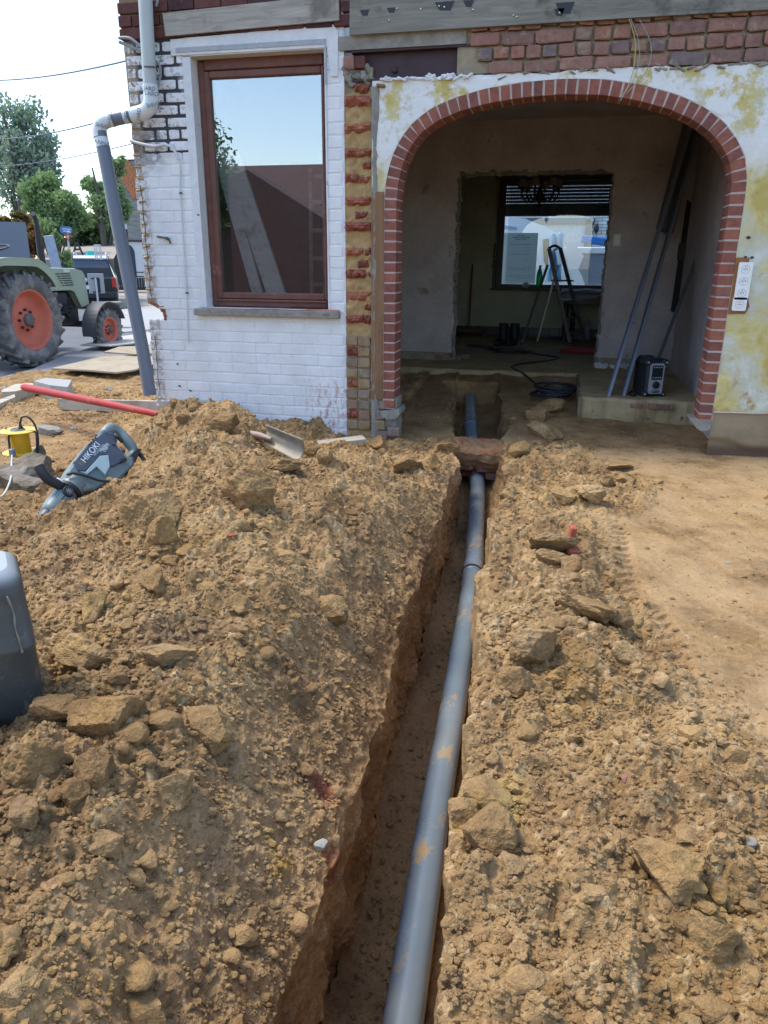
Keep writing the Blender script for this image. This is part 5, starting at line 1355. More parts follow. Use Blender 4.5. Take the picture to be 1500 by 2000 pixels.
for i, y_ in enumerate((-1.40, 1.19)):
    m = MB(); 
    c = Vector((tab(y_, PIPE_X), y_, pipe_z(y_))); m.tube([c - Vector((0, .006, 0)), c + Vector((0, .006, 0))], .0655, 28, False); m.build("rubber_seal", M_BLK, DP)
# ------------------------------------------------------------------ street side, left of the house
def PD(px, py, d):
    return Vector(CAM + ray(px, py) * d / FPX)
def depth_of(p):
    return -float((RC.T @ (np.array(p) - CAM))[2])
def zg(y): return -.14 - .020 * max(0.0, y - 6)
def GR(px, py, dz=0.0):
    q = ray(px, py); t_ = 1.0
    for _ in range(40):
        p = CAM + q * t_; z_ = zg(p[1]) + dz
        t_ = (z_ - CAM[2]) / q[2]
        if t_ < 0: t_ = .04; break
    return Vector(CAM + q * t_)
t = NT("asphalt"); q = t.ramp(t.noise(1.2, 6, .65), [(.3, (.085, .088, .095)), (.6, (.125, .128, .135)), (.8, (.16, .16, .165))]); q = t.mix(1.0, q, t.ramp(t.noise(120, 3, .7), [(.3, .75), (.7, 1.2)]), 'MULTIPLY')
M_ASPH = t.fin(q, .85, t.bump(t.noise(150, 3, .7), .5, .004))
xs = [-120, -5.6]; 
G_ = np.zeros((14, 30, 3)); yv = np.concatenate([np.linspace(.6, 12, 8), [18, 25, 35, 50, 80, 140]])
for i, y_ in enumerate(yv): G_[i, :, 0] = np.linspace(-120, -3.13, 30); G_[i, :, 1] = y_; G_[i, :, 2] = zg(y_) + (.03 if y_ < 1 else 0) * 0
tag(grid_mesh("road", G_, M_ASPH), "grey asphalt road beside the house", kind='structure')
G_ = np.zeros((6, 12, 3))
for i, y_ in enumerate((6.6, 10, 20, 40, 80, 140)): G_[i, :, 0] = np.linspace(-3.2, 80, 12); G_[i, :, 1] = y_; G_[i, :, 2] = zg(y_)
tag(grid_mesh("street", G_, M_ASPH), "grey street behind the house", kind='structure')
def ground_poly(name, pix, dz, mat, lab, kind='structure', th=.0):
    p = [GR(a, b, dz) for a, b in pix]
    m = MB(); n = len(p)
    if th: m.add([q for q in p] + [q - Vector((0, 0, th)) for q in p], [tuple(range(n)), tuple(range(2 * n - 1, n - 1, -1))] + [(i, n + i, n + (i + 1) % n, (i + 1) % n) for i in range(n)])
    else: m.add(p, [tuple(range(n))])
    o = m.build(name, mat)
    if th == 0:
        if o.data.polygons[0].normal.z < 0: o.data.flip_normals()
    if lab: tag(o, lab, None, None, kind)
    return o
M_PAVE = simple("pale_concrete_paving", (.26, .255, .245), .9, .15, 6, 0, .2, .4, .004, True, (.25, .2, .13), 3, .62)
M_BEIGE = simple("beige_forecourt", (.30, .25, .20), .9, .12, 3)
ground_poly("paved_strip", [(-60, 800), (0, 737), (60, 722), (130, 692), (200, 672), (290, 645), (300, 745), (150, 775)], .075, M_PAVE, "pale concrete paving strip along the road", 'structure', .10)
ground_poly("forecourt", [(225, 650), (238, 604), (330, 590), (330, 640)], .01, simple("pale_driveway", (.33, .33, .32), .9, .1, 3), "pale driveway across the road")
ground_poly("gravel_yard", [(-40, 585), (225, 603), (330, 592), (330, 560), (220, 556), (-40, 560)], .02, M_BEIGE, "beige yard across the road")
# plywood sheets, planks and kerb stones on the paving
M_PLY = simple("dusty_plywood", (.34, .29, .21), .85, .2, 5, 0, .3, .5, .004, True, (.27, .19, .11), 6, .52)
def sheet(pix, dz, lab, mat=M_PLY, th=.018, cat="board", grp="plywood sheets on the paving"):
    z0 = zg(0) + dz; p = [Vector(GZ(a, b, z0)) for a, b in pix]; n = len(p); m = MB()
    m.add([q for q in p] + [q - Vector((0, 0, th)) for q in p], [tuple(range(n)), tuple(range(2 * n - 1, n - 1, -1))] + [(i, n + i, n + (i + 1) % n, (i + 1) % n) for i in range(n)])
    return tag(m.build("plywood_sheet" if cat == "board" else "kerb_stone", mat), lab, cat, grp)
sheet([(100, 719), (165, 722), (228, 727), (262, 722), (300, 710), (300, 690), (195, 697)], .17, "nearest mud stained plywood sheet, its edge overhanging a hollow")
sheet([(203, 687), (262, 691), (300, 690), (300, 674), (232, 677)], .20, "small plywood sheet in the middle, just left of the drainpipe foot")
sheet([(157, 673), (215, 675), (262, 670), (300, 674), (300, 648), (240, 656)], .16, "farthest pale plywood sheet beside the tractor's front wheel", simple("pale_board", (.40, .39, .36), .8, .12, 6))
M_GRAN = simple("speckled_kerb_stone", (.33, .33, .32), .8, .45, 90, 0, .3, .4, .004)
def kerb(pix, h, lab, z0=.0):
    p = [Vector(GZ(a, b, z0 + h)) for a, b in pix]; n = len(p); m = MB()
    m.add([q for q in p] + [q - Vector((0, 0, h + .05)) for q in p], [tuple(range(n)), tuple(range(2 * n - 1, n - 1, -1))] + [(i, n + i, n + (i + 1) % n, (i + 1) % n) for i in range(n)])
    return tag(m.build("kerb_stone", M_GRAN if 'speckled' in lab else M_PLANK), lab, "kerb stone" if 'speckled' in lab else "board", "stones and boards edging the dug ground")
kerb([(66, 744), (90, 738), (140, 742), (132, 756), (96, 752)], .09, "speckled grey kerb stone lying behind the shovel handle")
kerb([(3, 766), (30, 764), (66, 756), (64, 748), (30, 750), (3, 762)], .05, "grey wooden board end at the far left by the paving")
kerb([(-10, 792), (30, 775), (28, 770), (-10, 783)], .03, "short pale board at the very left edge below the paving")
# soil lumps spilled on the paving are part of the loose crumbs; timber shuttering
a, b = PD(116, 789, 6.25), PD(468, 799, 5.62)
m = MB(); m.beam(a, b, .028, .095, (0, 0, 1), .003); o = m.build("shuttering_plank", M_PLANK); tag(o, "long grey shuttering plank at the foot of the white wall behind the heap", "plank")
a, b = PD(622, 868, 5.10), PD(712, 857, 5.18); 
m = MB(); m.beam(a, b, .12, .028, (0, 0, 1), .003); o = m.build("plank", M_PLANK); tag(o, "grey plank lying on the soil along the white wall's right foot", "plank")

# ---- tractor
TX, TZ = -6.82, -.14
TR = thing("tractor", "old pale green tractor with orange red wheel rims parked on the road", "tractor", (-7.35, 4.0, TZ))
M_TGR = simple("faded_green_paint", (.30, .36, .26), .45, .12, 6, 0, .5, .1, .003, True, (.36, .37, .30), 6, .62)
M_TYRE = simple("dusty_tyre", (.125, .125, .13), .9, .3, 10, 0, .2, .5, .006, True, (.24, .23, .215), 4, .46)
M_RIM = simple("orange_red_rim", (.50, .135, .085), .5, .2, 6, 0, .4, .1, .003, True, (.30, .12, .08), 7, .62)
M_TDK = simple("greasy_black_iron", (.018, .019, .022), .55, .5, 16); M_TFD = simple("dark_grey_mudguard", (.075, .08, .09), .6, .2, 9)
def wheel(c, R, w, rr, nl, side=1, par=TR, lugh=.035):
    c = Vector(c); MX = Matrix.Translation(c) @ Matrix.Rotation(R_(90) * side, 4, 'Y')
    m = MB(); h = w / 2
    pr = [(rr, -h * .72), (rr + .03, -h * .92), (rr + (R - rr) * .45, -h), (R - .07, -h * .92), (R - .045, -h * .75), (R - .04, 0), (R - .045, h * .75), (R - .07, h * .92), (rr + (R - rr) * .45, h), (rr + .03, h * .92), (rr, h * .72)]
    m.lathe(pr, 48, MX); TY = m.build("tyre", M_TYRE, par)
    m = MB()
    for k in range(nl):
        for s in (-1, 1):
            a = 2 * math.pi * (k + (.5 if s > 0 else 0)) / nl; sw = .30 * s
            p0 = Vector((math.cos(a) * (R - .02), math.sin(a) * (R - .02), s * h * .02)); p1 = Vector((math.cos(a + abs(sw)) * (R - .055), math.sin(a + abs(sw)) * (R - .055), s * h * 1.0))
            m.beam(MX @ p0, MX @ p1, .040 * R / .6, lugh * 1.7, tuple(MX.to_3x3() @ Vector((math.cos(a), math.sin(a), 0))), .006)
    m.build("tread_lug", M_TYRE, TY)["kind"] = "stuff"
    m = MB(); e = h * .72
    m.lathe([(rr + .012, e), (rr + .004, e + .012), (rr - .02, e), (rr - .035, e * .5), (rr * .80, e * .15), (rr * .72, -e * .1), (rr * .30, .02), (rr * .26, .05), (.001, .055)], 40, MX); m.lathe([(rr + .01, -e), (rr - .03, -e * .8), (rr - .03, e * .4)], 40, MX)
    RM = m.build("rim", M_RIM, par)
    m = MB(); m.lathe([(rr * .22, .045), (rr * .21, .09), (rr * .14, .10), (.001, .105)], 18, MX); m.build("hub", simple("hub_iron", (.11, .10, .10), .7, .3), RM)
    for k in range(8):
        a = 2 * math.pi * k / 8; m = MB(); m.lathe([(.001, .03), (.014 * R / .5, .028), (.014 * R / .5, 0)], 6, MX @ Matrix.Translation((math.cos(a) * rr * .34, math.sin(a) * rr * .34, .02))); m.build("wheel_nut", M_TDK, RM)
wheel((TX, 3.25, TZ + .60), .615, .34, .375, 22)
wheel((TX - 1.15, 3.25, TZ + .60), .615, .34, .375, 22, -1)
wheel((TX + .04, 4.98, TZ + .335), .345, .17, .185, 20, 1, TR, .02)
wheel((TX - 1.15, 4.98, TZ + .335), .345, .17, .185, 20, -1, TR, .02)
def arcband(mb, c, R, a0, a1, x0, x1, th=.012, n=18, lip=0.0):
    vo = []; 
    for k in range(n + 1):
        a = R_(a0 + (a1 - a0) * k / n); vo.append((c[1] + R * math.cos(a), c[2] + R * math.sin(a)))
    mb_ = mb
    for k in range(n):
        (ya, za), (yb, zb) = vo[k], vo[k + 1]
        na = Vector((0, c[1] - ya, c[2] - za)).normalized() * th
        mb_.add([(x0, ya, za), (x1, ya, za), (x1, yb, zb), (x0, yb, zb), (x0, ya + na.y, za + na.z), (x1, ya + na.y, za + na.z), (x1, yb + na.y, zb + na.z), (x0, yb + na.y, zb + na.z)], [(0, 1, 2, 3), (7, 6, 5, 4), (0, 3, 7, 4), (1, 5, 6, 2)])
        if lip: mb_.add([(x1, ya, za), (x1, yb, zb), (x1, c[1] + (yb - c[1]) * (1 - lip / R), c[2] + (zb - c[2]) * (1 - lip / R)), (x1, c[1] + (ya - c[1]) * (1 - lip / R), c[2] + (za - c[2]) * (1 - lip / R))], [(0, 1, 2, 3)])
for (xa, xb) in ((TX - .24, TX + .13), (TX - 1.26, TX - .92)):
    m = MB(); cy_, cz_ = 3.25, TZ + .60
    pr = [(2.53, .52), (2.56, .95), (2.66, 1.14), (2.85, 1.215), (3.40, 1.215), (3.60, 1.17), (3.80, 1.03), (3.93, .86)]
    pr = [(y_, z_ + 0.0) for y_, z_ in pr]
    pts = catm([(0, y_, z_) for y_, z_ in pr], 4)
    for k in range(len(pts) - 1):
        a, b = pts[k], pts[k + 1]; na = Vector((0, cy_ - a[1], cz_ - a[2])).normalized(); nb_ = Vector((0, cy_ - b[1], cz_ - b[2])).normalized()
        m.add([(xa, a[1], a[2]), (xb, a[1], a[2]), (xb, b[1], b[2]), (xa, b[1], b[2])], [(0, 1, 2, 3)], True)
        q0 = Vector(a) + na * .02; q1 = Vector(b) + nb_ * .02; m.add([(xa, q0.y, q0.z), (xb, q0.y, q0.z), (xb, q1.y, q1.z), (xa, q1.y, q1.z)], [(3, 2, 1, 0)], True)
        l0 = Vector(a) + na * .10; l1 = Vector(b) + nb_ * .10
        m.add([(xb, a[1], a[2]), (xb, b[1], b[2]), (xb - .012, l1.y, l1.z), (xb - .012, l0.y, l0.z)], [(0, 1, 2, 3)], True)
        l0 = Vector(a) + na * .35; l1 = Vector(b) + nb_ * .35
        m.add([(xa, a[1], a[2]), (xa, b[1], b[2]), (xa, l1.y, l1.z), (xa, l0.y, l0.z)], [(0, 1, 2, 3)], True)
    FN = m.build("fender", M_TGR, TR)
m = MB(); m.box((TX - .0, 3.66, 1.19), (.05, .05, .06), None, .01); m.build("side_light", simple("amber_lamp", (.50, .22, .03), .3), TR)
hx0, hx1 = TX - .86, TX - .30
m = MB(); hp_ = [(3.95, .78), (3.95, 1.075), (4.05, 1.10), (4.90, 1.075), (5.05, 1.045), (5.10, .98), (5.13, .56), (4.93, .52), (4.80, .74), (4.72, .775)]
n = len(hp_); xm = (hx0 + hx1) / 2
def hood(x, ins): 
    c = (4.5, .85); return [(x, c[0] + (y_ - c[0]) * ins, c[1] + (z_ - c[1]) * ins if z_ > c[1] else z_) for y_, z_ in hp_]
rings = [hood(hx0, .90), hood(hx0 + .05, 1.0), hood(hx1 - .05, 1.0), hood(hx1, .965)]
vs = [p for r_ in rings for p in r_]; fs = [(i * n + j, i * n + (j + 1) % n, (i + 1) * n + (j + 1) % n, (i + 1) * n + j) for i in range(3) for j in range(n)]
m.add(vs, fs); m.add(rings[0], [tuple(range(n))[::-1]]); m.add(rings[3], [tuple(range(n))]); HD = m.build("hood", M_TGR, TR)
for k in range(6):
    for j in range(3):
        m = MB(); m.box((hx1 + .001, 4.16 + .23 * j + .012 * k, 1.005 - .032 * k), (.010, .205, .014)); m.build("hood_slot", M_TDK, HD)
m = MB(); m.box((hx1 + .0, 4.66, 1.048 - .005), (.012, .15, .04), None, .003); BD = m.build("maker_plate", simple("plate_metal", (.55, .56, .52), .4), HD)
m = MB(); m.box((xm, 4.35, .52), (.34, 1.3, .50), None, .03); m.box((xm + .1, 4.4, .66), (.30, .5, .18), None, .02); m.box((xm, 3.3, .55), (.45, .9, .42), None, .03)
m.box((xm, 4.98, .27), (1.05, .09, .09), None, .01); m.box((xm, 3.25, .46), (1.0, .2, .2), None, .02)
for i in range(26): m.tube(catm([(xm + .15 + .06 * RNG.rand(), 3.9 + .9 * RNG.rand(), .35 + .4 * RNG.rand()) for _ in range(3)], 4), .008 + .012 * RNG.rand(), 6)
m.build("engine", M_TDK, TR)
m = MB(); arcband(m, (0, 4.98, TZ + .335), .41, 20, 190, TX - .10, TX + .13, .008, 18, .02); m.build("front_mudguard", M_TFD, TR)
m = MB(); arcband(m, (0, 4.98, TZ + .335), .41, 20, 190, TX - 1.26, TX - 1.04, .008, 18, .02); m.build("front_mudguard", M_TFD, TR)
sc = Vector((xm + .02, 3.55, 1.335)); m = MB()
m.tube([sc + Vector((.20 * math.cos(a), .19 * math.sin(a), .045 * math.sin(a))) for a in np.linspace(0, 2 * math.pi, 33)], .012, 8, False)
for a in (0.3, 2.4, 4.5): m.tube([sc - Vector((0, 0, .03)), sc + Vector((.20 * math.cos(a), .19 * math.sin(a), .045 * math.sin(a)))], .008, 6)
m.tube([sc - Vector((0, 0, .02)), sc + Vector((0, .35, -.35))], .018, 8); m.build("steering_wheel", M_BLK, TR)
ex = Vector((xm + .16, 4.30, 1.0)); m = MB(); m.tube([ex, ex + Vector((0, 0, .22)), ex + Vector((0, 0, .3)), ex + Vector((0, 0, .68)), ex + Vector((0, -.02, .74)), ex + Vector((.03, -.09, .79))], [.030, .045, .045, .032, .032, .034], 12); m.tube([ex + Vector((.06, -.02, 0)), ex + Vector((.05, -.02, .45))], .02, 8); m.build("exhaust", M_TDK, TR)
m = MB(); m.box((xm, 3.0, .95), (.45, .45, .10), None, .03); m.box((xm, 2.78, 1.05), (.42, .06, .18), None, .02); m.build("seat", M_BLK, TR)

# ---- things across the road
def upr(c, w, d, h, rz=0): return c + Vector((0, 0, h / 2))
VD = Vector((-.62, .78, 0)).normalized(); VS = Vector((.78, .62, 0))        # away from the camera / to its right
RZV = math.atan2(VS.y, VS.x)
def frame_at(px, py, dz=0.0, depth=None):
    p = GR(px, py, dz) if depth is None else PD(px, py, depth)
    return p
# brick gate pillar with flat slab and a letter box on a post
p = GR(216, 641); PL_ = thing("gate_pillar", "low red brick pillar with a grey slab on top behind the tractor's front wheel", "pillar", p, RZV)
hgt = (641 - 599) / FPX * depth_of(p) * 1.04; wid = 42 / FPX * depth_of(p)
m = MB(); m.box((0, .15, hgt / 2), (wid, .30, hgt)); m.build("mortar_body", M_MORT_W, PL_, False)
nrow = int(hgt / .065)
for r_ in range(nrow):
    for j in range(2):
        L = wid / 2; c = PL_.matrix_world
        o = bpy.data.objects.new("brick", BM_A[(r_ + j) % 3]); COL.objects.link(o); o.parent = PL_; ORG[o.name] = org(PL_)
        sh_ = (.0 if r_ % 2 else L * .25); o.location = (-wid / 2 + L * (j + .5), -.002, (r_ + .5) * hgt / nrow); o.scale = (L - .012, .03, hgt / nrow - .012)
m = MB(); m.box((.0, .15, hgt + .03), (wid * 1.25, .42, .055), None, .006); m.build("cap_slab", M_CONC, PL_, False)
p = GR(199, 655); d_ = depth_of(p); LB = thing("letter_box", "flat grey letter box plate on a thin post above the tractor's front wheel", "letter box", p, RZV)
k_ = d_ / FPX * 1.04; m = MB(); m.tube([(0, 0, 0), (0, 0, (655 - 552) * k_)], .016, 8); m.build("post", M_WHITE2, LB, False)
M_LBG = simple("light_grey_metal", (.36, .37, .38), .5, .1)
m = MB(); m.box((.01, .05, (655 - 562) * k_), (27 * k_, .05, 35 * k_), None, .004); PLT = m.build("box", M_LBG, LB, False)
m = MB(); m.box((0, .015, (655 - 553) * k_), (14 * k_, .02, 2.2 * k_)); m.build("bracket", M_TDK, PLT, False)
m = MB(); m.box((0, .015, (655 - 577) * k_), (14 * k_, .02, 2.2 * k_)); m.build("bracket", M_TDK, PLT, False)
m = MB(); m.box((.05, .02, (655 - 565) * k_), (4 * k_, .02, 24 * k_)); m.build("slot", M_TDK, PLT, False)
# dark estate car seen from behind
p = GR(186, 603); d_ = depth_of(p); k_ = d_ / FPX
CR = thing("parked_car", "black family car with silver roof rails parked behind the tractor, rear window facing us", "car", p, RZV - .12)
M_CARB = simple("black_car_paint", (.014, .016, .022), .18, .1, 10); M_CARS = simple("silver_roof_paint", (.55, .57, .60), .3, .05)
W2 = 44 * k_; H_ = 98 * k_
def ringcar(y, w, z0, z1, z2, wt): return [(-w, y, z0), (-w * 1.03, y, (z0 + z1) / 2), (-w, y, z1), (-wt, y, z2), (wt, y, z2), (w, y, z1), (w * 1.03, y, (z0 + z1) / 2), (w, y, z0)]
rg = [ringcar(0, W2 * .96, .22 * H_, .55 * H_, .57 * H_, W2 * .93), ringcar(.05, W2, .18 * H_, .56 * H_, .60 * H_, W2 * .93), ringcar(.42, W2, .16 * H_, .58 * H_, .97 * H_, W2 * .70), ringcar(.8, W2, .16 * H_, .58 * H_, 1.0 * H_, W2 * .70), ringcar(2.4, W2, .16 * H_, .58 * H_, .96 * H_, W2 * .68), ringcar(3.0, W2, .16 * H_, .56 * H_, .60 * H_, W2 * .8), ringcar(4.1, W2 * .92, .18 * H_, .45 * H_, .47 * H_, W2 * .8)]
vs = [q for r_ in rg for q in r_]; fs = [(i * 8 + j, (i + 1) * 8 + j, (i + 1) * 8 + (j + 1) % 8, i * 8 + (j + 1) % 8) for i in range(len(rg) - 1) for j in range(8)]
m = MB(); m.add(vs, fs); m.add(rg[0], [tuple(range(8))]); m.add(rg[-1], [tuple(range(8))[::-1]]); BD = m.build("body", M_CARB, CR, False)
m = MB(); m.box((0, 1.45, 1.0 * H_), (W2 * 1.38, 1.9, .035), None, .01); m.box((0, .40, .965 * H_), (W2 * 1.38, .16, .05), (.5, 0, 0), .01); m.build("roof", M_CARS, BD, False)
M_CGL = simple("dark_car_glass", (.06, .08, .11), .08, .05)
m = MB(); m.add([(-W2 * .86, .075, .62 * H_), (W2 * .86, .075, .62 * H_), (W2 * .66, .375, .93 * H_), (-W2 * .66, .375, .93 * H_)], [(0, 1, 2, 3)]); m.build("rear_window", M_CGL, BD, False)
m = MB(); m.add([(W2 * .985, .55, .62 * H_), (W2 * .985, 2.7, .62 * H_), (W2 * .735, 2.3, .91 * H_), (W2 * .735, .75, .93 * H_)], [(0, 1, 2, 3)]); m.build("side_window", M_CGL, BD, False)
for s in (-1, 1):
    m = MB(); m.tube(catm([(s * W2 * .66, .55, 1.0 * H_), (s * W2 * .66, .65, 1.05 * H_), (s * W2 * .66, 1.5, 1.06 * H_), (s * W2 * .66, 2.3, 1.0 * H_)], 4), .022, 6); m.build("roof_rail", M_CARS, CR, False)
    m = MB(); m.box((s * W2 * .90, .02, .50 * H_), (W2 * .17, .10, .20 * H_), None, .02); m.build("tail_light", simple("red_lamp_glass", (.45, .02, .02), .2), CR, False)
    m = MB(); m.lathe([(.001, -.1), (.30, -.1), (.32, 0), (.30, .1), (.001, .1)], 20, Matrix.Translation((s * W2 * .86, .75, .31)) @ Matrix.Rotation(R_(90), 4, 'Y')); m.build("wheel", M_TYRE, CR, False)
m = MB(); m.box((-W2 * .25, -.012, .41 * H_), (W2 * .75, .02, .075 * H_), None, .004); m.build("number_plate", M_WHITE, CR, False)
m = MB(); m.lathe([(.001, .012), (.055, .010), (.06, 0)], 16, Matrix.Translation((-W2 * .25, -.006, .545 * H_)) @ Matrix.Rotation(R_(90), 4, 'X')); m.build("badge", M_WHITE2, CR, False)
m = MB(); m.box((0, -.04, .26 * H_), (W2 * 1.96, .12, .13 * H_), None, .03); m.build("bumper", M_TDK, CR, False)
# black covered trailer / horse box
p = GR(222, 572); d_ = depth_of(p); k_ = d_ / FPX
BV = thing("black_van", "black boxy horse truck parked across the road, left of the stone building", "van", p, RZV - .1)
w_, h_ = 74 * k_, 122 * k_
m = MB(); pr = [(-w_ * .50, .12 * h_), (-w_ * .48, .62 * h_), (-w_ * .50, .72 * h_), (-w_ * .44, .93 * h_), (-w_ * .30, 1.0 * h_), (w_ * .5, 1.0 * h_), (w_ * .5, .12 * h_)]
m.prism(pr, 0, 3.2); B_ = m.build("body", simple("black_truck_paint", (.022, .026, .035), .25, .1), BV, False)
m = MB(); m.box((0, -.02, .68 * h_), (w_ * .98, .03, .02 * h_)); m.build("trim_strip", M_WHITE2, B_, False)
m = MB(); m.prism([(-w_ * .42, .72 * h_), (w_ * .3, .72 * h_), (w_ * .3, .92 * h_), (-w_ * .36, .92 * h_)], -.03, .01); m.build("window", M_CGL, B_, False)
m = MB(); m.prism([(-w_ * .30, .96 * h_), (w_ * .5, .96 * h_), (w_ * .5, 1.03 * h_), (-w_ * .22, 1.03 * h_)], -.05, 3.0); m.build("roof", M_CARS, B_, False)
for s in (-.3, .35):
    m = MB(); m.lathe([(.001, -.12), (.34, -.1), (.36, 0), (.34, .1), (.001, .12)], 18, Matrix.Translation((s * w_, .5, .36)) @ Matrix.Rotation(R_(90), 4, 'Y')); m.build("wheel", M_TYRE, BV, False)
# stone building with arch windows and an orange tiled roof
p = GR(236, 566); d_ = depth_of(p); k_ = d_ / FPX * .90
SB = thing("stone_house", "grey stone gable house with arched openings and orange roof tiles beyond the picket fence", "house", p, R_(29))
t = NT("grey_rubble_stone"); q = t.ramp(t.noise(2.5, 5, .7, t.mapv(t.pos(), (.6, .6, 3))), [(.3, (.17, .165, .155)), (.5, (.27, .26, .24)), (.7, (.36, .345, .32))]); M_STN = t.fin(q, .95, t.bump(t.noise(6, 5, .7, t.mapv(t.pos(), (.6, .6, 3))), .8, .05), 0, .2)
M_WHH = simple("white_house_render", (.66, .66, .64), .9, .08, 2)
Hs1, Hs2, Hs3 = 100 * k_, 185 * k_, 258 * k_
WB = 130 * k_
def archpoly(cx_, z0, z1, w):
    return [(cx_ - w / 2, z0), (cx_ + w / 2, z0)] + [(cx_ + w / 2 * math.cos(a), z1 - w / 2 * 1.3 + w / 2 * 1.3 * math.sin(a)) for a in np.linspace(0, math.pi, 13)]
m = MB(); m.prism([(-.05, 0), (WB, 0), (WB, Hs1), (-.05, Hs1)], 0, 6); m.build("white_ground_floor", M_WHH, SB, False)
m = MB(); m.prism([(0, Hs1), (WB, Hs1), (WB, Hs2 * .9), (55 * k_, Hs3), (4 * k_, Hs3), (-2 * k_, Hs2 * .9)], -.03, 6); m.build("stone_gable", M_STN, SB, False)
m = MB(); m.box((WB / 2, -.07, Hs1), (WB, .12, 3 * k_)); m.build("string_course", M_TDK, SB, False)
m = MB(); m.prism(archpoly(22 * k_, 20 * k_, 93 * k_, 28 * k_), -.03, .02); WN = m.build("arched_door", M_CGL, SB, False)
m = MB(); m.prism([(8 * k_, 14 * k_), (36 * k_, 14 * k_), (36 * k_, 20 * k_), (8 * k_, 20 * k_)], -.1, .0); m.build("threshold", M_CONC, SB, False)
m = MB(); m.prism(archpoly(15 * k_, 150 * k_, 182 * k_, 13 * k_), -.06, .02); WN2 = m.build("window", M_CGL, SB, False)
m = MB(); m.box((15 * k_, -.1, 149 * k_), (18 * k_, .12, 2.5 * k_)); m.build("sill", M_WHH, WN2, False)
M_TIL = simple("orange_roof_tile", (.52, .20, .09), .8, .3, 6)
for r_ in range(11):
    f0 = r_ / 11.0; x0 = (5 + 40 * f0) * k_; z0 = Hs3 - f0 * 74 * k_ 
    for j in range(5):
        m = MB(); m.box((x0 + j * 7.5 * k_ + 3 * k_, -.10 - .02 * (j % 2), z0 - 3 * k_), (7.0 * k_, .10, 7.5 * k_), (.18, 0, 0), .01); m.build("roof_tile", M_TIL, SB, False)
m = MB(); m.prism([(0, Hs3 - 2 * k_), (60 * k_, Hs3 + 2 * k_), (60 * k_, Hs3), (0, Hs3 - 5 * k_)], -.1, .2); m.build("ridge", M_TDK, SB, False)
# picket fence
p0, p1 = GR(226, 567), GR(300, 567); FN = thing("picket_fence", "dark picket fence with pale light between its slats across the road", "fence", p0)
k_ = depth_of(p0) / FPX
for i in range(16):
    c = p0.lerp(p1, i / 15); m = MB(); m.box(c + Vector((0, 0, 12 * k_)), (3.6 * k_, .05, 24 * k_), (0, 0, RZV), .01); m.build("picket", M_TDK, FN)
m = MB(); m.beam(p0 + Vector((0, 0, 3 * k_)), p1 + Vector((0, 0, 3 * k_)), .06, 5 * k_); m.build("bottom_rail", M_TDK, FN)
m = MB(); m.beam(p0 + VD * .6 + Vector((0, 0, 12 * k_)), p1 + VD * .6 + Vector((0, 0, 12 * k_)), .05, 24 * k_); o = m.build("low_white_wall", M_WHH); tag(o, "low white wall behind the dark picket fence", "wall")
m = MB(); m.beam(p0 + VD * .3 + Vector((0, 0, 34 * k_)), p1 + VD * .3 + Vector((0, 0, 34 * k_)), .06, 2 * k_); m.beam(p0 + VD * .3 + Vector((0, 0, 26 * k_)), p1 + VD * .3 + Vector((0, 0, 26 * k_)), .06, 2 * k_); m.build("upper_rail", M_TDK, FN)
# signs, teal box, frames
def post_sign(px, py, d, lab, kind):
    p = PD(px, py, d)
    return p
d = 27.0; k_ = d / FPX
r0 = PD(139, 520, d); SG = thing("yield_sign", "faded red and white give way triangle on a thin post under a blue sign", "sign", r0, RZV)
m = MB(); m.tube([(0, 0, -1.0), (0, 0, 60 * k_)], .035, 8); m.build("post", M_WHITE2, SG, False)
m = MB(); m.prism([(-6.5 * k_, 58 * k_), (0, 45 * k_), (6.5 * k_, 58 * k_)], -.06, -.03); T_ = m.build("triangle", simple("faded_sign_red", (.50, .09, .08), .5), SG, False)
m = MB(); m.prism([(-3.2 * k_, 56 * k_), (0, 49.5 * k_), (3.2 * k_, 56 * k_)], -.075, -.061); m.build("white_field", simple("sign_pinkish", (.60, .42, .42), .5), T_, False)
m = MB(); m.prism([(a - 1.5 * k_, b + 66 * k_) for a, b in rrect(22 * k_, 13 * k_, 5 * k_)], -.05, -.02); o = m.build("blue_board", simple("sign_blue", (.07, .20, .42), .5), SG, False)
for (dx, dz, w) in ((-4, 68, 8), (4, 67, 6), (-1, 64, 12), (3, 62.5, 7)):
    m = MB(); m.box((dx * k_, -.055, dz * k_), (w * k_, .01, 1.4 * k_)); m.build("white_mark", M_WHITE, o, False)
d = 25.0; k_ = d / FPX
m = MB(); m.box((0, 0, 8 * k_), (16 * k_, .6, 17 * k_), None, .03); o = m.build("teal_crate", simple("teal_plastic", (.02, .42, .40), .4)); o.location = PD(178, 507, d); o.rotation_euler = (0, 0, RZV); tag(o, "bright teal plastic crate standing left of the black van", "crate")
m = MB()
for (a, b) in (((0, 0), (10, 32)), ((22, 0), (12, 32)), ((6, 18), (17, 18)), ((3, 6), (20, 6))): m.beam((a[0] * k_, 0, a[1] * k_), (b[0] * k_, 0, b[1] * k_), .06, .06)
o = m.build("a_frame_stand", M_TDK); o.location = PD(142, 506, d); o.rotation_euler = (0, 0, RZV); tag(o, "dark A shaped metal stand between the road sign and the teal crate", "stand")
m = MB()
for (a, b) in (((0, 0), (0, 26)), ((11, 0), (11, 26)), ((0, 26), (11, 26)), ((3, 0), (3, 24)), ((8, 0), (8, 24)), ((0, 13), (11, 13))): m.beam((a[0] * k_, 0, a[1] * k_), (b[0] * k_, 0, b[1] * k_), .035, .035)
o = m.build("folded_trestle", M_WHITE2); o.location = PD(187, 507, d - 1); o.rotation_euler = (0, 0, RZV); tag(o, "light metal trestle standing before the black van", "trestle")
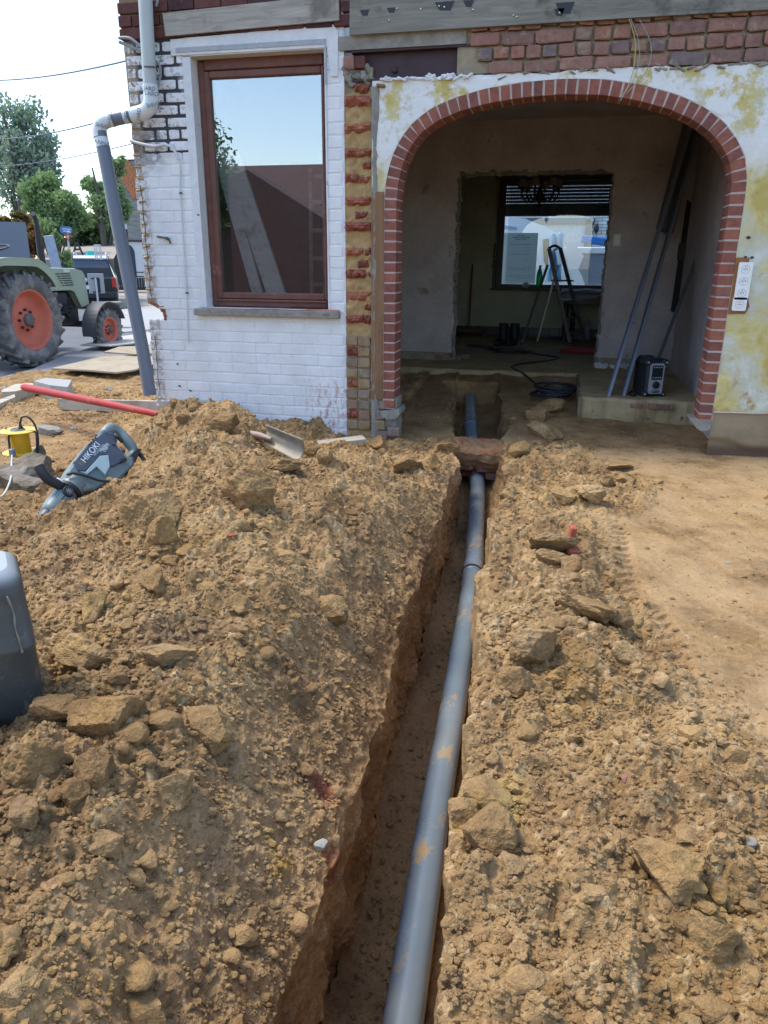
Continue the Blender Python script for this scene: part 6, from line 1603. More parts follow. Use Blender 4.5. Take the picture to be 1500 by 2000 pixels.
# anthracite panel wall, light post, dark shed
d = 17.0; k_ = d / FPX
m = MB(); m.box((-45 * k_, .1, -20 * k_), (190 * k_, .12, 110 * k_)); o = m.build("grey_panel_wall", simple("anthracite_panel", (.17, .19, .23), .6, .08, 3)); o.location = PD(0, 470, d); o.rotation_euler = (0, 0, RZV); tag(o, "plain anthracite grey panel wall behind the tractor at the left edge", "wall")
m = MB(); m.box((0, 0, 0), (16 * k_, .05, 62 * k_), None, .01); o = m.build("fence_panel", simple("pale_blue_panel", (.34, .40, .48), .5)); o.location = PD(104, 497, d - 2); o.rotation_euler = (0, -.12, RZV); tag(o, "pale bluish panel standing right behind the tractor's exhaust", "panel")
d = 33.0; k_ = d / FPX
m = MB()
for i in range(10): m.box((i * 8.2 * k_ - 10 * k_, .1 * (i % 2), 20 * k_), (7.6 * k_, .1, 60 * k_))
o = m.build("dark_shed", simple("dark_shed_boards", (.05, .055, .06), .8, .3, 2)); o.location = PD(150, 470, d); o.rotation_euler = (0, 0, RZV); tag(o, "dark boarded shed under the trees", "shed")
m = MB()
for i in range(9): m.beam((i * 6 * k_ - 8 * k_, -.4, -8 * k_ + 4 * k_ * RNG.rand()), ((i * 6 + 12) * k_, -.2, (6 + 22 * RNG.rand()) * k_), .12, .1)
o = m.build("wood_pile", M_WOODG); o.location = PD(165, 478, d); o.rotation_euler = (0, 0, RZV); tag(o, "stack of leaning timber before the dark shed", "timber")
# rising ground behind the yard
a, b, c, e = PD(88, 507, 25), PD(222, 505, 25), PD(240, 470, 34), PD(85, 474, 34)
m = MB(); m.add([a, b, c, e, (a.x, a.y, zg(a.y) - .1), (b.x, b.y, zg(b.y) - .1)], [(0, 1, 2, 3), (4, 5, 1, 0)]); o = m.build("gravel_bank", M_BEIGE); tag(o, "beige rising gravel bank across the road", kind='structure')
# overhead lines
M_LINE = simple("overhead_cable", (.10, .11, .13), .6)
for i, (pa, pb, r_, lab) in enumerate((((-60, 156), (262, 115), .022, "topmost overhead cable running to the house"), ((-60, 271), (212, 233), .018, "middle overhead cable, passing behind the pipe bend"), ((-60, 326), (285, 274), .014, "lowest thin overhead cable"))):
    a, b = PD(pa[0], pa[1], 17), PD(pb[0], pb[1], 10.5); m = MB()
    m.tube([a.lerp(b, f) - Vector((0, 0, .10 * 4 * f * (1 - f))) for f in np.linspace(0, 1, 16)], r_ * .55, 6); m_ = m.build("overhead_cable", M_LINE); tag(m_, lab, "cable", "overhead cables")

# ---- what is seen through the rear window: white van, its wrapped mirror, white brick house with garage
VN = thing("white_van", "white van with rounded roof parked in the street behind the rear window", "van", (-1.6, 9.2, zg(9)))
M_VW = simple("white_van_paint", (.72, .77, .82), .25, .04)
pr = [(-3.6, .35), (-3.6, 1.98), (-2.4, 2.02), (-1.35, 2.00), (-.85, 1.93), (-.50, 1.80), (-.30, 1.70), (-.12, 1.44), (.06, 1.20), (.20, .98), (.30, .75), (.32, .35)]
m = MB(); m.prism(pr, 9.0, 10.8); VB = m.build("body", M_VW, VN)
m = MB(); m.prism([(-3.6, 1.84), (-1.5, 1.86), (-1.0, 1.80), (-1.0, 1.76), (-1.6, 1.80), (-3.6, 1.79)], 8.985, 9.0); m.build("roof_gutter", simple("van_trim_blue_grey", (.34, .43, .52), .4), VB)
vp = [FY(a, b, 8.99) for a, b in ((1060, 468), (1070, 466), (1088, 466), (1086, 520), (1078, 524), (1068, 522), (1062, 510))]
m = MB(); m.prism([(p[0], p[2]) for p in vp], 8.98, 9.01); m.build("side_window", simple("van_window_green", (.05, .08, .07), .1), VB)
m = MB(); m.prism([(-2.9, 1.0), (-1.1, 1.0), (-1.1, 1.75), (-2.9, 1.7)], 8.993, 9.0); m.build("sliding_door", M_VW, VB)
m = MB()
for x_ in (-2.6, -.25): m.lathe([(.001, -.11), (.30, -.1), (.32, 0), (.30, .1), (.001, .11)], 20, Matrix.Translation((x_, 9.1, zg(9) + .32)) @ Matrix.Rotation(R_(90), 4, 'X'))
m.build("wheel", M_TYRE, VB)
M_BLU = simple("blue_wrap", (.05, .22, .42), .3, .3, 6)
for (pa, pb, r_) in (((1080, 460), (1074, 550), .055), ((1094, 458), (1090, 550), .06)):
    a, b = Vector(FY(pa[0], pa[1], 8.6)), Vector(FY(pb[0], pb[1], 8.6)); m = MB(); m.tube([a + Vector((0, 0, .03)), a, a.lerp(b, .4), b], [r_ * .6, r_, r_ * .95, r_ * .8], 12)
    m.build("blue_cover", M_BLU, VN)
a = [FY(x_, y_, 8.5) for x_, y_ in ((1106, 470), (1125, 478), (1140, 500), (1128, 530), (1112, 548), (1100, 540), (1104, 500))]
m = MB(); m.prism([(q_[0], q_[2]) for q_ in a], 8.45, 8.75); m.build("white_shroud", M_VW, VN)
m = MB(); m.beam(Vector(FY(1135, 466, 11)), Vector(FY(1215, 477, 11)), .16, .15, (0, 0, 1), .02); o = m.build("blue_boom", simple("blue_machine_paint", (.02, .14, .42), .4)); tag(o, "blue machine boom seen at the right of the rear window", "boom")
HB_ = thing("white_brick_house", "white brick house with grey framed garage opening across the back street", "house", (0, 15, zg(15)))
t = NT("white_facing_brick"); br = t.n.new('ShaderNodeTexBrick'); br.inputs['Scale'].default_value = 1; br.inputs['Brick Width'].default_value = .22; br.inputs['Row Height'].default_value = .075; br.inputs['Mortar Size'].default_value = .010
br.inputs['Color1'].default_value = (.70, .71, .70, 1); br.inputs['Color2'].default_value = (.62, .63, .62, 1); br.inputs['Mortar'].default_value = (.28, .28, .28, 1)
x, y, z = t.xyz(); cb = t.n.new('ShaderNodeCombineXYZ'); t.l.new(x, cb.inputs[0]); t.l.new(z, cb.inputs[1]); t.l.new(cb.outputs[0], br.inputs['Vector']); M_WBR = t.fin(br.outputs['Color'], .85)
m = MB(); m.box((0, 17.05, 2.5), (16, 4, 6.0)); m.build("brick_wall", M_WBR, HB_)
g0, g1 = FY(1040, 432, 15), FY(1150, 432, 15)
m = MB(); m.prism([(g0[0] - .1, zg(15)), (g1[0], zg(15)), (g1[0], g1[2]), (g0[0] - .1, g1[2])], 14.99, 15.05); GD = m.build("garage_door", simple("pale_garage_door", (.52, .54, .57), .6), HB_)
m = MB(); m.box(((g0[0] + g1[0]) / 2, 14.96, g1[2]), (g1[0] - g0[0] + .3, .1, .13)); m.box((g1[0], 14.96, 1), (.13, .1, 2.4)); m.build("grey_frame", simple("grey_frame_paint", (.12, .12, .14), .6), GD)
k = 0; xg = g0[0] - .4
while xg < g1[0] + .3:
    m = MB(); m.box((xg, 15.04, g1[2] + .19), (.055, .04, .22)); m.build("soldier_brick", M_WHH, HB_); xg += .068
p = FY(1165, 447, 14.9); m = MB(); m.lathe([(.001, -.12), (.05, -.06), (.06, .02), (.03, .10), (.001, .13)], 12, Matrix.Translation(p)); m.build("wall_lamp", M_BLK, HB_)
a = FY(1175, 500, 12); m = MB(); m.box((a[0] - .3, 12.2, .62), (1.7, .3, 1.55), None, .02); o = m.build("grey_trailer_box", simple("grey_blue_box", (.17, .19, .22), .5)); tag(o, "grey box trailer at the right of the rear window view", "trailer")
m = MB(); m.box((a[0] - .3, 12.18, 1.45), (1.74, .36, .14), None, .02); m.build("white_lid", M_WHITE2, o)
# ------------------------------------------------------------------ rain pipe round the corner
GP = thing("downpipe", "grey plastic rain pipe with an S bend, its joints wrapped in white printed tape", "pipe", (-3.2, -.1, .2))
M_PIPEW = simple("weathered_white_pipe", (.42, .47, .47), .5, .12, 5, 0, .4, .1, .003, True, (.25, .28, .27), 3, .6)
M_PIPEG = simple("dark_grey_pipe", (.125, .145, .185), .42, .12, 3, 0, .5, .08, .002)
M_TAPE = simple("white_tape", (.60, .66, .68), .35, .08, 20, 0, .5, .5, .002)
def gp(px, py, y): return Vector(FY(px, py, y))
up = [gp(282, -60, -.075), gp(284, 0, -.075), gp(288, 80, -.075), gp(292, 150, -.075), gp(294, 178, -.075)]
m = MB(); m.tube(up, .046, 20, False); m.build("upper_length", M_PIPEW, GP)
bend1 = catm([gp(294, 172, -.075), gp(295, 196, -.078), gp(289, 212, -.082), gp(275, 221, -.088), gp(258, 225, -.094)], 5)
m = MB(); m.tube(bend1, .050, 20, False); m.build("elbow", M_TAPE, GP)
mid = [gp(268, 223, -.09), gp(212, 235, -.13)]
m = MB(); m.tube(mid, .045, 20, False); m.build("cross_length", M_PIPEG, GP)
bend2 = catm([gp(222, 233, -.125), gp(208, 236, -.135), gp(198, 243, -.145), gp(194, 256, -.15), gp(196, 268, -.152)], 5)
m = MB(); m.tube(bend2, .048, 20, False); m.build("elbow", M_TAPE, GP)
low = [gp(195, 258, -.15), gp(204, 300, -.16), gp(228, 430, -.19), gp(254, 560, -.22), gp(280, 690, -.25), gp(293, 772, -.27)]
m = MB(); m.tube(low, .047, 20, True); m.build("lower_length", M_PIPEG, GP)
def band(pts, a, b, name="tape_band", r=.0478):
    A = Vector(pts[0]).lerp(Vector(pts[1]), a); B = Vector(pts[0]).lerp(Vector(pts[1]), b); m = MB(); m.tube([A, B], r, 20, False); return m.build(name, M_TAPE, GP)
band([low[0], low[1]], .28, .70); band(mid, .30, .45, r=.0465); band(mid, -.05, .02, r=.0515)
band([up[3], up[4]], .55, 1.0, r=.0505)
M_PRN = simple("tape_print", (.10, .11, .13), .6)
def tape_text(s, px, py, y, rot, size=.040, sx=1.0):
    p = gp(px, py, y)
    d = (Vector(CAM) - p); d.z *= .3; d.normalize(); X = Vector((0, 0, 1)).cross(d).normalized(); Y = d.cross(X)
    m4 = Matrix((X, Y, d)).transposed().to_4x4(); m4.translation = p
    text_obj("tape_print", s, size, m4 @ Matrix.Rotation(R_(rot), 4, 'Z'), M_PRN, GP, .0006, sx)
tape_text("JARD", 292, 173, -.128, 0, .034); tape_text("LARD", 296, 183, -.128, -3, .036)
tape_text("ENNE", 299, 205, -.132, -168 + 180, .036, -1)
tape_text("JARD", 271, 223, -.142, 82, .034); tape_text("JARD", 246, 228, -.150, 80, .030)
tape_text("VANNE", 214, 236, -.186, 84, .030); tape_text("ENNE", 199, 246, -.198, 168 - 180, .034, -1)
tape_text("ANNA", 199, 279, -.206, -8, .036)
m = MB(); m.tube([gp(279, 128, -.02), gp(282, 130, -.12), gp(299, 130, -.13), gp(305, 133, -.03), gp(308, 139, .0)], .005, 6); m.build("pipe_clip", M_RUST, GP)
# loose cables round the upper pipe
for i, (pix, ys_, r_) in enumerate((([(232, 74), (250, 74), (262, 80), (275, 92)], -.05, .010), ([(233, 82), (248, 88), (262, 94), (277, 101)], -.045, .010))):
    m = MB(); m.tube(catm([FY(a, b, ys_) for a, b in pix], 5), r_, 8); o = m.build("cable_stub", M_CABG)
    tag(o, ["upper of the two cable stubs behind the top of the rain pipe", "lower of the two cable stubs behind the top of the rain pipe"][i], "cable", "cable stubs at the corner")
m = MB(); m.tube(catm([FY(a, b, -.04) for a, b in ((304, 120), (311, 126), (314, 140), (311, 158), (308, 172))], 5), .009, 8); o = m.build("cable_loop", M_CABG); tag(o, "short grey cable loop right of the rain pipe above its bend", "cable", "cable stubs at the corner")
m = MB(); m.tube([FY(306, -10, -.03), FY(308, 2, -.035), FY(305, 12, -.03)], .010, 8); o = m.build("cable_end", M_CABG); tag(o, "cable end on the dark bricks at the top beside the rain pipe", "cable", "cable stubs at the corner")

# ------------------------------------------------------------------ demolition hammer lying on the heap
HT, HR = Vector(GZ(74, 1034, .035)), Vector(FY(236, 862, -1.86))
hax = (HR - HT).normalized(); hv = (Vector(CAM) - (HT + HR) / 2).normalized()
hn = (hv - hax * hv.dot(hax)).normalized(); hz = hax.cross(hn)       # hn looks out to the camera
def HP(px, py, off=0.0):
    q = Vector(ray(px, py)); c = Vector(CAM); t_ = (HT - c).dot(hn) / q.dot(hn); return c + q * t_ + hn * off
def zz4(X, Y, off=0.0): return HP(40 + X / 6.0, 820 + Y / 6.0, off)
HM = thing("demolition_hammer", "grey green demolition hammer with black side handle lying on the heap", "hammer", HT)
M_HG = simple("sage_green_plastic", (.155, .205, .20), .45, .15, 14, 0, .5, .15, .002, True, (.27, .21, .14), 12, .60)
M_HN = simple("navy_grey_plastic", (.060, .075, .10), .45, .2, 14, 0, .5, .15, .002, True, (.22, .18, .13), 10, .62)
M_HL = simple("pale_aqua_plastic", (.32, .44, .46), .5, .1, 14, 0, .5, .1, .002, True, (.27, .24, .18), 14, .62)
M_HB = simple("black_rubber", (.02, .021, .025), .55, .3, 14, 0, .4, .3, .002, True, (.17, .14, .11), 12, .62)
def slabp(name, pts, o0, o1, mat, par=HM, bev=.010):
    """outline on the hammer's plane, given thickness and a rounded rim"""
    c = sum((zz4(x, y) for x, y in pts), Vector()) / len(pts); m = MB(); n = len(pts)
    P0 = [zz4(x, y, o0) for x, y in pts]; P1 = [zz4(x, y, o1 - bev) for x, y in pts]
    P2 = [p + hn * bev * .65 + (c + hn * (o1 - bev) - p) .normalized() * bev * .35 for p in P1]; P3 = [p + hn * bev + (c + hn * (o1 - bev) - p).normalized() * bev * 1.2 for p in P1]
    vs = P0 + P1 + P2 + P3
    fs = [(k * n + i, k * n + (i + 1) % n, (k + 1) * n + (i + 1) % n, (k + 1) * n + i) for k in range(3) for i in range(n)]
    m.add(vs, fs); m.add(P3, [tuple(range(n))]); m.add(P0, [tuple(range(n))[::-1]]); return m.build(name, mat, par)
BDY = slabp("body", [(500, 660), (565, 545), (740, 330), (890, 205), (1040, 240), (1120, 380), (1220, 470), (1290, 470), (1300, 560), (1100, 780), (960, 800), (840, 860), (700, 880), (560, 850), (490, 760)], -.055, .045, M_HG, HM, .014)
slabp("motor_cover", [(575, 545), (740, 335), (900, 215), (1020, 250), (1105, 385), (1195, 510), (1040, 600), (1000, 600), (985, 462), (870, 460), (700, 655), (625, 650)], -.05, .056, M_HN, BDY, .006)
slabp("side_panel", [(640, 665), (700, 680), (880, 480), (975, 470), (995, 600), (940, 705), (835, 595), (720, 700)], .0, .060, M_HL, BDY, .004)
slabp("motor_base", [(945, 715), (1010, 605), (1180, 505), (1340, 365), (1395, 370), (1320, 520), (1180, 700), (1090, 790), (960, 775)], -.06, .040, M_HB, HM, .012)
slabp("vent_block", [(1105, 520), (1180, 500), (1190, 530), (1120, 560)], .0, .062, M_HB, BDY, .003)
slabp("text_band", [(780, 500), (905, 340), (925, 350), (800, 520)], .0, .0585, M_HL, BDY, .001) if False else None
# rear D handle
hp = catm([zz4(960, 190), zz4(1010, 125), zz4(1085, 95), zz4(1165, 140), zz4(1240, 235), zz4(1320, 345), zz4(1310, 420), zz4(1230, 480), zz4(1160, 500)], 5)
m = MB(); k = len(hp); m.tube(hp, [.022 + .006 * math.sin(i / k * 9) ** 2 for i in range(k)], 14); m.build("rear_handle", M_HG, HM)
m = MB(); m.tube([zz4(915, 215), zz4(975, 180), zz4(1060, 190), zz4(1085, 250), zz4(1060, 310)], [.022, .03, .026, .02, .015], 12); m.tube([zz4(1090, 390), zz4(1150, 430), zz4(1200, 360)], [.02, .024, .015], 12); m.build("handle_root", M_HN, HM)
m = MB(); m.tube([zz4(1080, 200), zz4(1150, 215), zz4(1195, 262)], .009, 8); m.build("trigger", M_HB, HM)
# barrel, collar and chisel holder
ax0, ax1 = zz4(600, 800), zz4(175, 1270); L = (ax1 - ax0).length
def ap(f): return ax0.lerp(ax1, f)
m = MB(); m.tube([ap(-.12), ap(0), ap(.06), ap(.12)], [.060, .062, .060, .052], 24); m.build("gear_housing", M_HG, HM)
m = MB(); m.tube([ap(.05), ap(.06), ap(.125), ap(.13)], [.058, .064, .064, .056], 24); m.build("collar", M_HB, HM)
m = MB(); m.tube([ap(.12), ap(.16), ap(.45), ap(.58), ap(.66), ap(.67)], [.050, .054, .051, .046, .040, .030], 24); m.build("front_barrel", M_HG, HM)
for k in range(5):
    a = ap(.22) + hn * .050 + hz * (-.022 + .011 * k) - hn * abs(k - 2) * .003; m = MB(); m.beam(a, a + (ax1 - ax0).normalized() * .06, .004, .004, tuple(hn)); m.build("vent_slot", M_HB, HM)
m = MB(); m.tube([ap(.64), ap(.70), ap(.84), ap(.90), ap(.94)], [.034, .036, .030, .024, .020], 18); m.build("chisel_holder", M_HN, HM)
m = MB(); m.tube([ap(.92), ap(1.0), ap(1.1)], [.013, .013, .012], 8); m.build("chisel", M_HB, HM)
# side handle
sp = catm([zz4(470, 840, .03), zz4(400, 800, .04), zz4(300, 755, .045), zz4(225, 690, .05), zz4(170, 600, .05)], 5)
m = MB(); m.tube(sp, [.016 + .008 * min(1, i / 5) for i in range(len(sp))], 14); m.build("side_grip", M_HB, HM)
m = MB(); m.tube(catm([zz4(190, 580, .04), zz4(260, 640, .03), zz4(330, 700, .02), zz4(410, 700, .01)], 5), .010, 10); m.build("grip_bow", M_HB, HM)
m = MB(); m.tube([zz4(400, 695, .0), zz4(430, 740, .02), zz4(455, 790, .03)], .014, 12); m.build("grip_bolt", M_CABW, HM)
m = MB(); c = zz4(510, 895, .052); MX = Matrix((hax.cross(hn), hax, hn)).transposed().to_4x4(); MX.translation = c
m.lathe([(.001, .006), (.018, .006), (.020, .010), (.026, .010), (.028, .0), (.028, -.03)], 20, MX); KN = m.build("clamp_knob", M_HB, HM)
for k in range(4):
    a = k * math.pi / 4; m = MB(); m.beam(c + hn * .008 + (hax * math.cos(a) + hz * math.sin(a)) * .017, c + hn * .008 - (hax * math.cos(a) + hz * math.sin(a)) * .017, .004, .004, tuple(hn)); m.build("knob_rib", M_HG, KN)
cb = catm([zz4(1350, 395, .01), zz4(1400, 440, .02), zz4(1425, 510, .03), zz4(1340, 620, .05), zz4(1180, 725, .065), zz4(1020, 785, .070), zz4(870, 780, .068), zz4(720, 730, .066), zz4(560, 695, .066), zz4(490, 700, .055)], 6)
m = MB(); m.tube(cb, .0065, 8); m.build("power_cord", M_CBL, HM)
m = MB(); m.tube([zz4(1350, 395, .01), zz4(1385, 425, .018), zz4(1425, 510, .03)], [.014, .012, .008], 10); m.build("cord_sleeve", M_HB, HM)
M_LET = simple("white_lettering", (.62, .68, .72), .5)
def htext(s, X0, Y0, X1, Y1, size, mat, off=.0575):
    a, b = zz4(X0, Y0, off), zz4(X1, Y1, off); ex_ = (b - a).normalized(); ey = hn.cross(ex_)
    m4 = Matrix((ex_, ey, hn)).transposed().to_4x4(); m4.translation = (a + b) / 2
    text_obj("lettering", s, size, m4, mat, BDY, .0005)
htext("HIKOKI", 690, 535, 850, 345, .044, M_LET); htext("BRUSHLESS", 800, 480, 935, 345, .019, M_HL); htext("H60MB", 885, 420, 970, 345, .023, M_LET); htext("UVP", 905, 440, 985, 370, .021, M_LET)
for (x, y) in ((750, 350), (775, 322), (802, 296), (828, 270)): slabp("rivet", [(x - 8, y - 8), (x + 8, y - 8), (x + 8, y + 8), (x - 8, y + 8)], .0, .058, M_HB, BDY, .001)
slabp("screw_boss", [(1015, 345), (1050, 340), (1062, 358), (1030, 362)], .0, .0585, M_HB, BDY, .001)

# ------------------------------------------------------------------ shovel stuck through the heap
def SP(px, py, off=0.0):
    d_ = 1 / (.1795 + (px - 45) * 1.0e-4); return PD(px, py, d_ + off)
SH = thing("shovel", "shovel with a long red handle stuck through the heap, dusty blade at the right", "shovel", SP(550, 862))
M_RHD = simple("red_handle", (.40, .045, .042), .55, .25, 5, 0, .3, .1, .002, True, (.36, .15, .11), 4, .55)
m = MB(); h_ = [SP(45, 756), SP(50, 757), SP(170, 781), SP(295, 806), SP(400, 827), SP(470, 843)]
m.tube(h_, [.022, .029, .0265, .023, .019, .0175], 14); m.build("handle", M_RHD, SH)
m = MB(); m.tube([SP(455, 840), SP(480, 846), SP(508, 851), SP(530, 858)], [.0215, .0225, .022, .012], 14); m.build("blade_socket", simple("worn_pink_steel", (.33, .23, .19), .6, .2), SH)
bl = [(509, 848), (519, 829), (531, 827), (593, 858), (590, 880), (584, 905), (548, 884), (514, 866)]
P = [SP(a, b, 0) for a, b in bl]; c = sum(P, Vector()) / len(P); nrm = (P[3] - P[0]).cross(P[5] - P[0]).normalized()
if nrm.dot(Vector(CAM) - c) < 0: nrm = -nrm
u0, u1, v0, v1 = P[1], P[3], P[7], P[5]; G_ = np.zeros((14, 20, 3))
for i in range(14):
    for j in range(20):
        a = u0.lerp(u1, j / 19); b = v0.lerp(v1, j / 19); q = a.lerp(b, i / 13); k = math.sin(math.pi * i / 13)
        q = q - nrm * (.028 * k - .010 * max(0, 1 - abs(i - 6.5) / 2.2) * (1 - j / 19)); G_[i, j] = q
t = NT("muddy_blade_steel"); q = t.ramp(t.noise(7, 5, .65), [(.35, (.21, .20, .17)), (.5, (.28, .25, .19)), (.62, (.38, .29, .16))]); M_BLD = t.fin(q, .6, t.bump(t.noise(60, 4, .7), .4, .003), .25)
BLO = grid_mesh("blade", G_, M_BLD, SH)
sm_ = BLO.modifiers.new("s", 'SOLIDIFY'); sm_.thickness = .004

# ------------------------------------------------------------------ cable reel on its concrete lump
def rock(name, c, r, seed, mat, sub=5, flat=.7, rot=None, sc=(1, 1, 1), tint=.5, parent=None, facets=11, rg=.12, wet=0.0):
    P_, F_ = clod_shape(sub, seed, flat, facets, rg); P_ = P_ * np.array(sc) * r
    if rot is not None: P_ = P_ @ rotm(rot).T
    P_ = P_ + np.array(c)
    return raw_mesh(name, P_, F_, mat, parent, False, {'tint': np.full(len(P_), tint), 'wet': np.full(len(P_), wet)})
t = NT("muddy_concrete"); q = t.ramp(t.noise(6, 6, .7), [(.35, (.10, .085, .06)), (.5, (.17, .14, .10)), (.65, (.26, .23, .19))]); M_MCON = t.fin(q, .95, t.bump(t.noise(50, 5, .7), .8, .01), 0, .2)
RC_ = PD(44, 888, 4.32)
for (px, py, dd, r, sd, sc, lab) in ((72, 922, 4.16, .085, 201, (1.2, .9, 1.0), "brown broken concrete lump in front of the yellow cable reel"), (25, 935, 4.12, .115, 203, (1.3, .8, .75), "dark muddy concrete block at the left edge below the cable reel"), (77, 884, 4.30, .036, 204, (1, 1, 1.2), "small dark lump leaning on the cable reel")):
    o = rock("concrete_lump", PD(px, py, dd), r * 1.15, sd, M_MCON, 5, .9, None, sc); tag(o, lab, "rubble", "concrete lumps by the cable reel")
o = rock("concrete_lump", PD(48, 935, 4.42), .17, 207, M_MCON, 5, .7, None, (1, .9, .9)); tag(o, "low muddy concrete slab carrying the cable reel", "rubble", "concrete lumps by the cable reel")
CRL = thing("cable_reel", "yellow cable reel with grey socket face and dark tube frame", "cable reel", RC_); CRL.scale = (.86, .86, .86)
M_YEL = simple("yellow_reel_plastic", (.72, .50, .045), .4, .12, 8, 0, .5, .1, .002, True, (.45, .36, .16), 9, .64)
M_YELD = simple("orange_yellow_drum", (.66, .36, .01), .45, .2, 12)
for z_, nm in ((.165, "top_flange"), (.018, "bottom_flange")):
    m = MB(); m.lathe([(.001, -.005), (.112, -.005), (.120, -.002), (.121, .004), (.116, .006), (.001, .006)], 40, Matrix.Translation((0, 0, z_))); fl_ = m.build(nm, M_YEL, CRL, False)
    if z_ > .1: TFL = fl_
m = MB(); m.lathe([(.062, .02), (.060, .165)], 30); 
m.build("drum", M_YELD, CRL, False)
m = MB(); m.lathe([(.001, .012), (.044, .012), (.048, .006), (.05, 0)], 28, Matrix.Translation((-.005, -.005, .169))); SF = m.build("socket_face", M_CONC, TFL, False)
for k in range(4):
    a = k * math.pi / 2 + .6; m = MB(); m.lathe([(.001, .003), (.014, .003), (.016, 0)], 14, Matrix.Translation((-.005 + .025 * math.cos(a), -.005 + .025 * math.sin(a), .180))); m.build("socket", M_BLK, SF, False)
m = MB(); m.tube([(.02, .0, .18), (.018, 0, .205), (.02, .0, .23)], [.018, .009, .007], 12); m.tube(catm([(.02, 0, .215), (.03, .01, .255), (.07, .02, .258), (.105, .03, .21), (.118, .03, .13), (.115, .02, .04)], 5), .0065, 8); m.build("frame_loop", M_HB, CRL, False)
def loc2(px, py, dd): return (PD(px, py, dd - .80) - RC_) / .86
fr = [loc2(20, 884, 5.02), loc2(18, 866, 5.03), loc2(17, 853, 5.03), loc2(24, 848, 5.03), loc2(64, 843, 5.05), loc2(71, 848, 5.05), loc2(72, 865, 5.05), loc2(73, 884, 5.07)]
m = MB(); m.tube(catm(fr, 3), .0075, 10); m.build("foot_frame", M_HB, CRL, False)
m = MB(); m.box((-.098, -.0, .175), (.012, .012, .02), None, .002); m.build("flange_clip", M_CONC, CRL, False)
p = [PD(24, 885, 4.20), PD(23, 905, 4.15), PD(22, 930, 4.05), PD(16, 950, 3.95), PD(6, 967, 3.85), PD(-10, 975, 3.80)]
m = MB(); m.tube(catm(p, 5), .0055, 8); o = m.build("extension_cord", simple("pale_cord", (.52, .53, .50), .6)); tag(o, "pale cord hanging from the cable reel down to the left edge", "cord")
m = MB(); m.box((0, 0, 0), (.03, .03, .045), None, .005); o = m.build("cord_plug", M_CABG); o.location = PD(24, 884, 4.20); tag(o, "grey plug at the top of the pale cord below the reel", "plug")

# ------------------------------------------------------------------ dark plastic container at the left edge
CT = thing("plastic_container", "dark grey plastic container with a pale drip stain at the left edge", "container", GZ(20, 1395, .10))
t = NT("scuffed_plastic_skylit_top"); q = t.ramp(t.noise(5, 6, .65), [(.3, (.045, .048, .046)), (.6, (.075, .079, .076)), (.8, (.115, .118, .112))])
z = t.xyz()[2]; q = t.mix(t.math('MULTIPLY', t.rng(t.noise(9, 6, .7, t.mapv(t.pos(), (1, 1, .7))), .48, .60), t.rng(z, .34, .12)), q, (.17, .145, .115)); q = t.mix(t.math('MULTIPLY', t.rng(t.noise(35, 5, .75), .62, .68), .5), q, (.24, .26, .27))
q = t.mix(t.math('MULTIPLY', t.rng(z, .455, .495), .65), q, (.42, .46, .48))  # paler top: reflected sky light put into the colour
M_CONT = t.fin(q, .5, t.bump(t.noise(40, 4, .6), .15, .003), 0, .5)
cb_ = PD(-92, 1400, 2.42); top_ = PD(-82, 1140, 2.42)
bot = Vector((cb_.x, cb_.y, .07)); hh = .52
def rbox(c, w, d, h, r, rz, nm, mat, par, taper=1.0, rt=.05):
    m = MB(); rings = []; pl = rrect(1, 1, .5, 6)
    prof = [(0, .0, .86), (.02, .0, .96), (.06, 0, 1.0), (h * .52, 0, 1.0), (h * .525, 0, 1.008), (h * .545, 0, 1.008), (h * .55, 0, 1.0), (h - rt, 0, taper), (h - rt * .55, 0, taper * .985), (h - rt * .2, 0, taper * .93), (h, 0, taper * .84)]
    base = rrect(w, d, r, 6); n = len(base)
    for (z_, _, s) in prof: rings.append([(x * s if abs(s - 1) < .02 else math.copysign(max(0, abs(x) - w / 2 * (1 - s)), x), y * s if abs(s - 1) < .02 else math.copysign(max(0, abs(y) - w / 2 * (1 - s)), y), z_) for x, y in base])
    vs = [p for r_ in rings for p in r_]; fs = [(i * n + j, i * n + (j + 1) % n, (i + 1) * n + (j + 1) % n, (i + 1) * n + j) for i in range(len(rings) - 1) for j in range(n)]
    R3 = Matrix.Rotation(rz, 3, 'Z'); vs = [R3 @ Vector(v) + c for v in vs]
    m.add(vs, fs, True); m.add(vs[-n:], [tuple(range(n))]); m.add(vs[:n], [tuple(range(n))[::-1]]); return m.build(nm, mat, par)
edge = GZ(66, 1392, .10)
cdir = Vector((edge[0] - CAM[0], edge[1] - CAM[1], 0)).normalized(); cs = Vector((-cdir.y, cdir.x, 0))
RZC = math.atan2(cdir.y, cdir.x) - R_(90)
cc_ = Vector((edge[0], edge[1], .06)) + cs * .150 + cdir * .10
BODYC = rbox(cc_, .36, .24, .435, .045, RZC, "body", M_CONT, CT, .97, .06)
m = MB(); dq = catm([cc_ - cs * .135 - cdir * (.1245) + Vector((0, 0, z_)) + cs * dx for z_, dx in ((.385, 0), (.34, -.008), (.30, -.006), (.26, -.010), (.23, -.012))], 4)
m.tube(dq, [.0022 + .0012 * math.sin(i * 1.3) for i in range(len(dq))], 6); m.build("drip_stain", simple("dried_drip", (.24, .21, .17), .9), BODYC)
m = MB(); q0 = cc_ + Vector((0, 0, .437)); m.box(q0 - cs * .03, (.10, .09, .006), (0, 0, RZC), .002); m.build("yellow_label", simple("yellow_label", (.75, .62, .05), .5), BODYC)
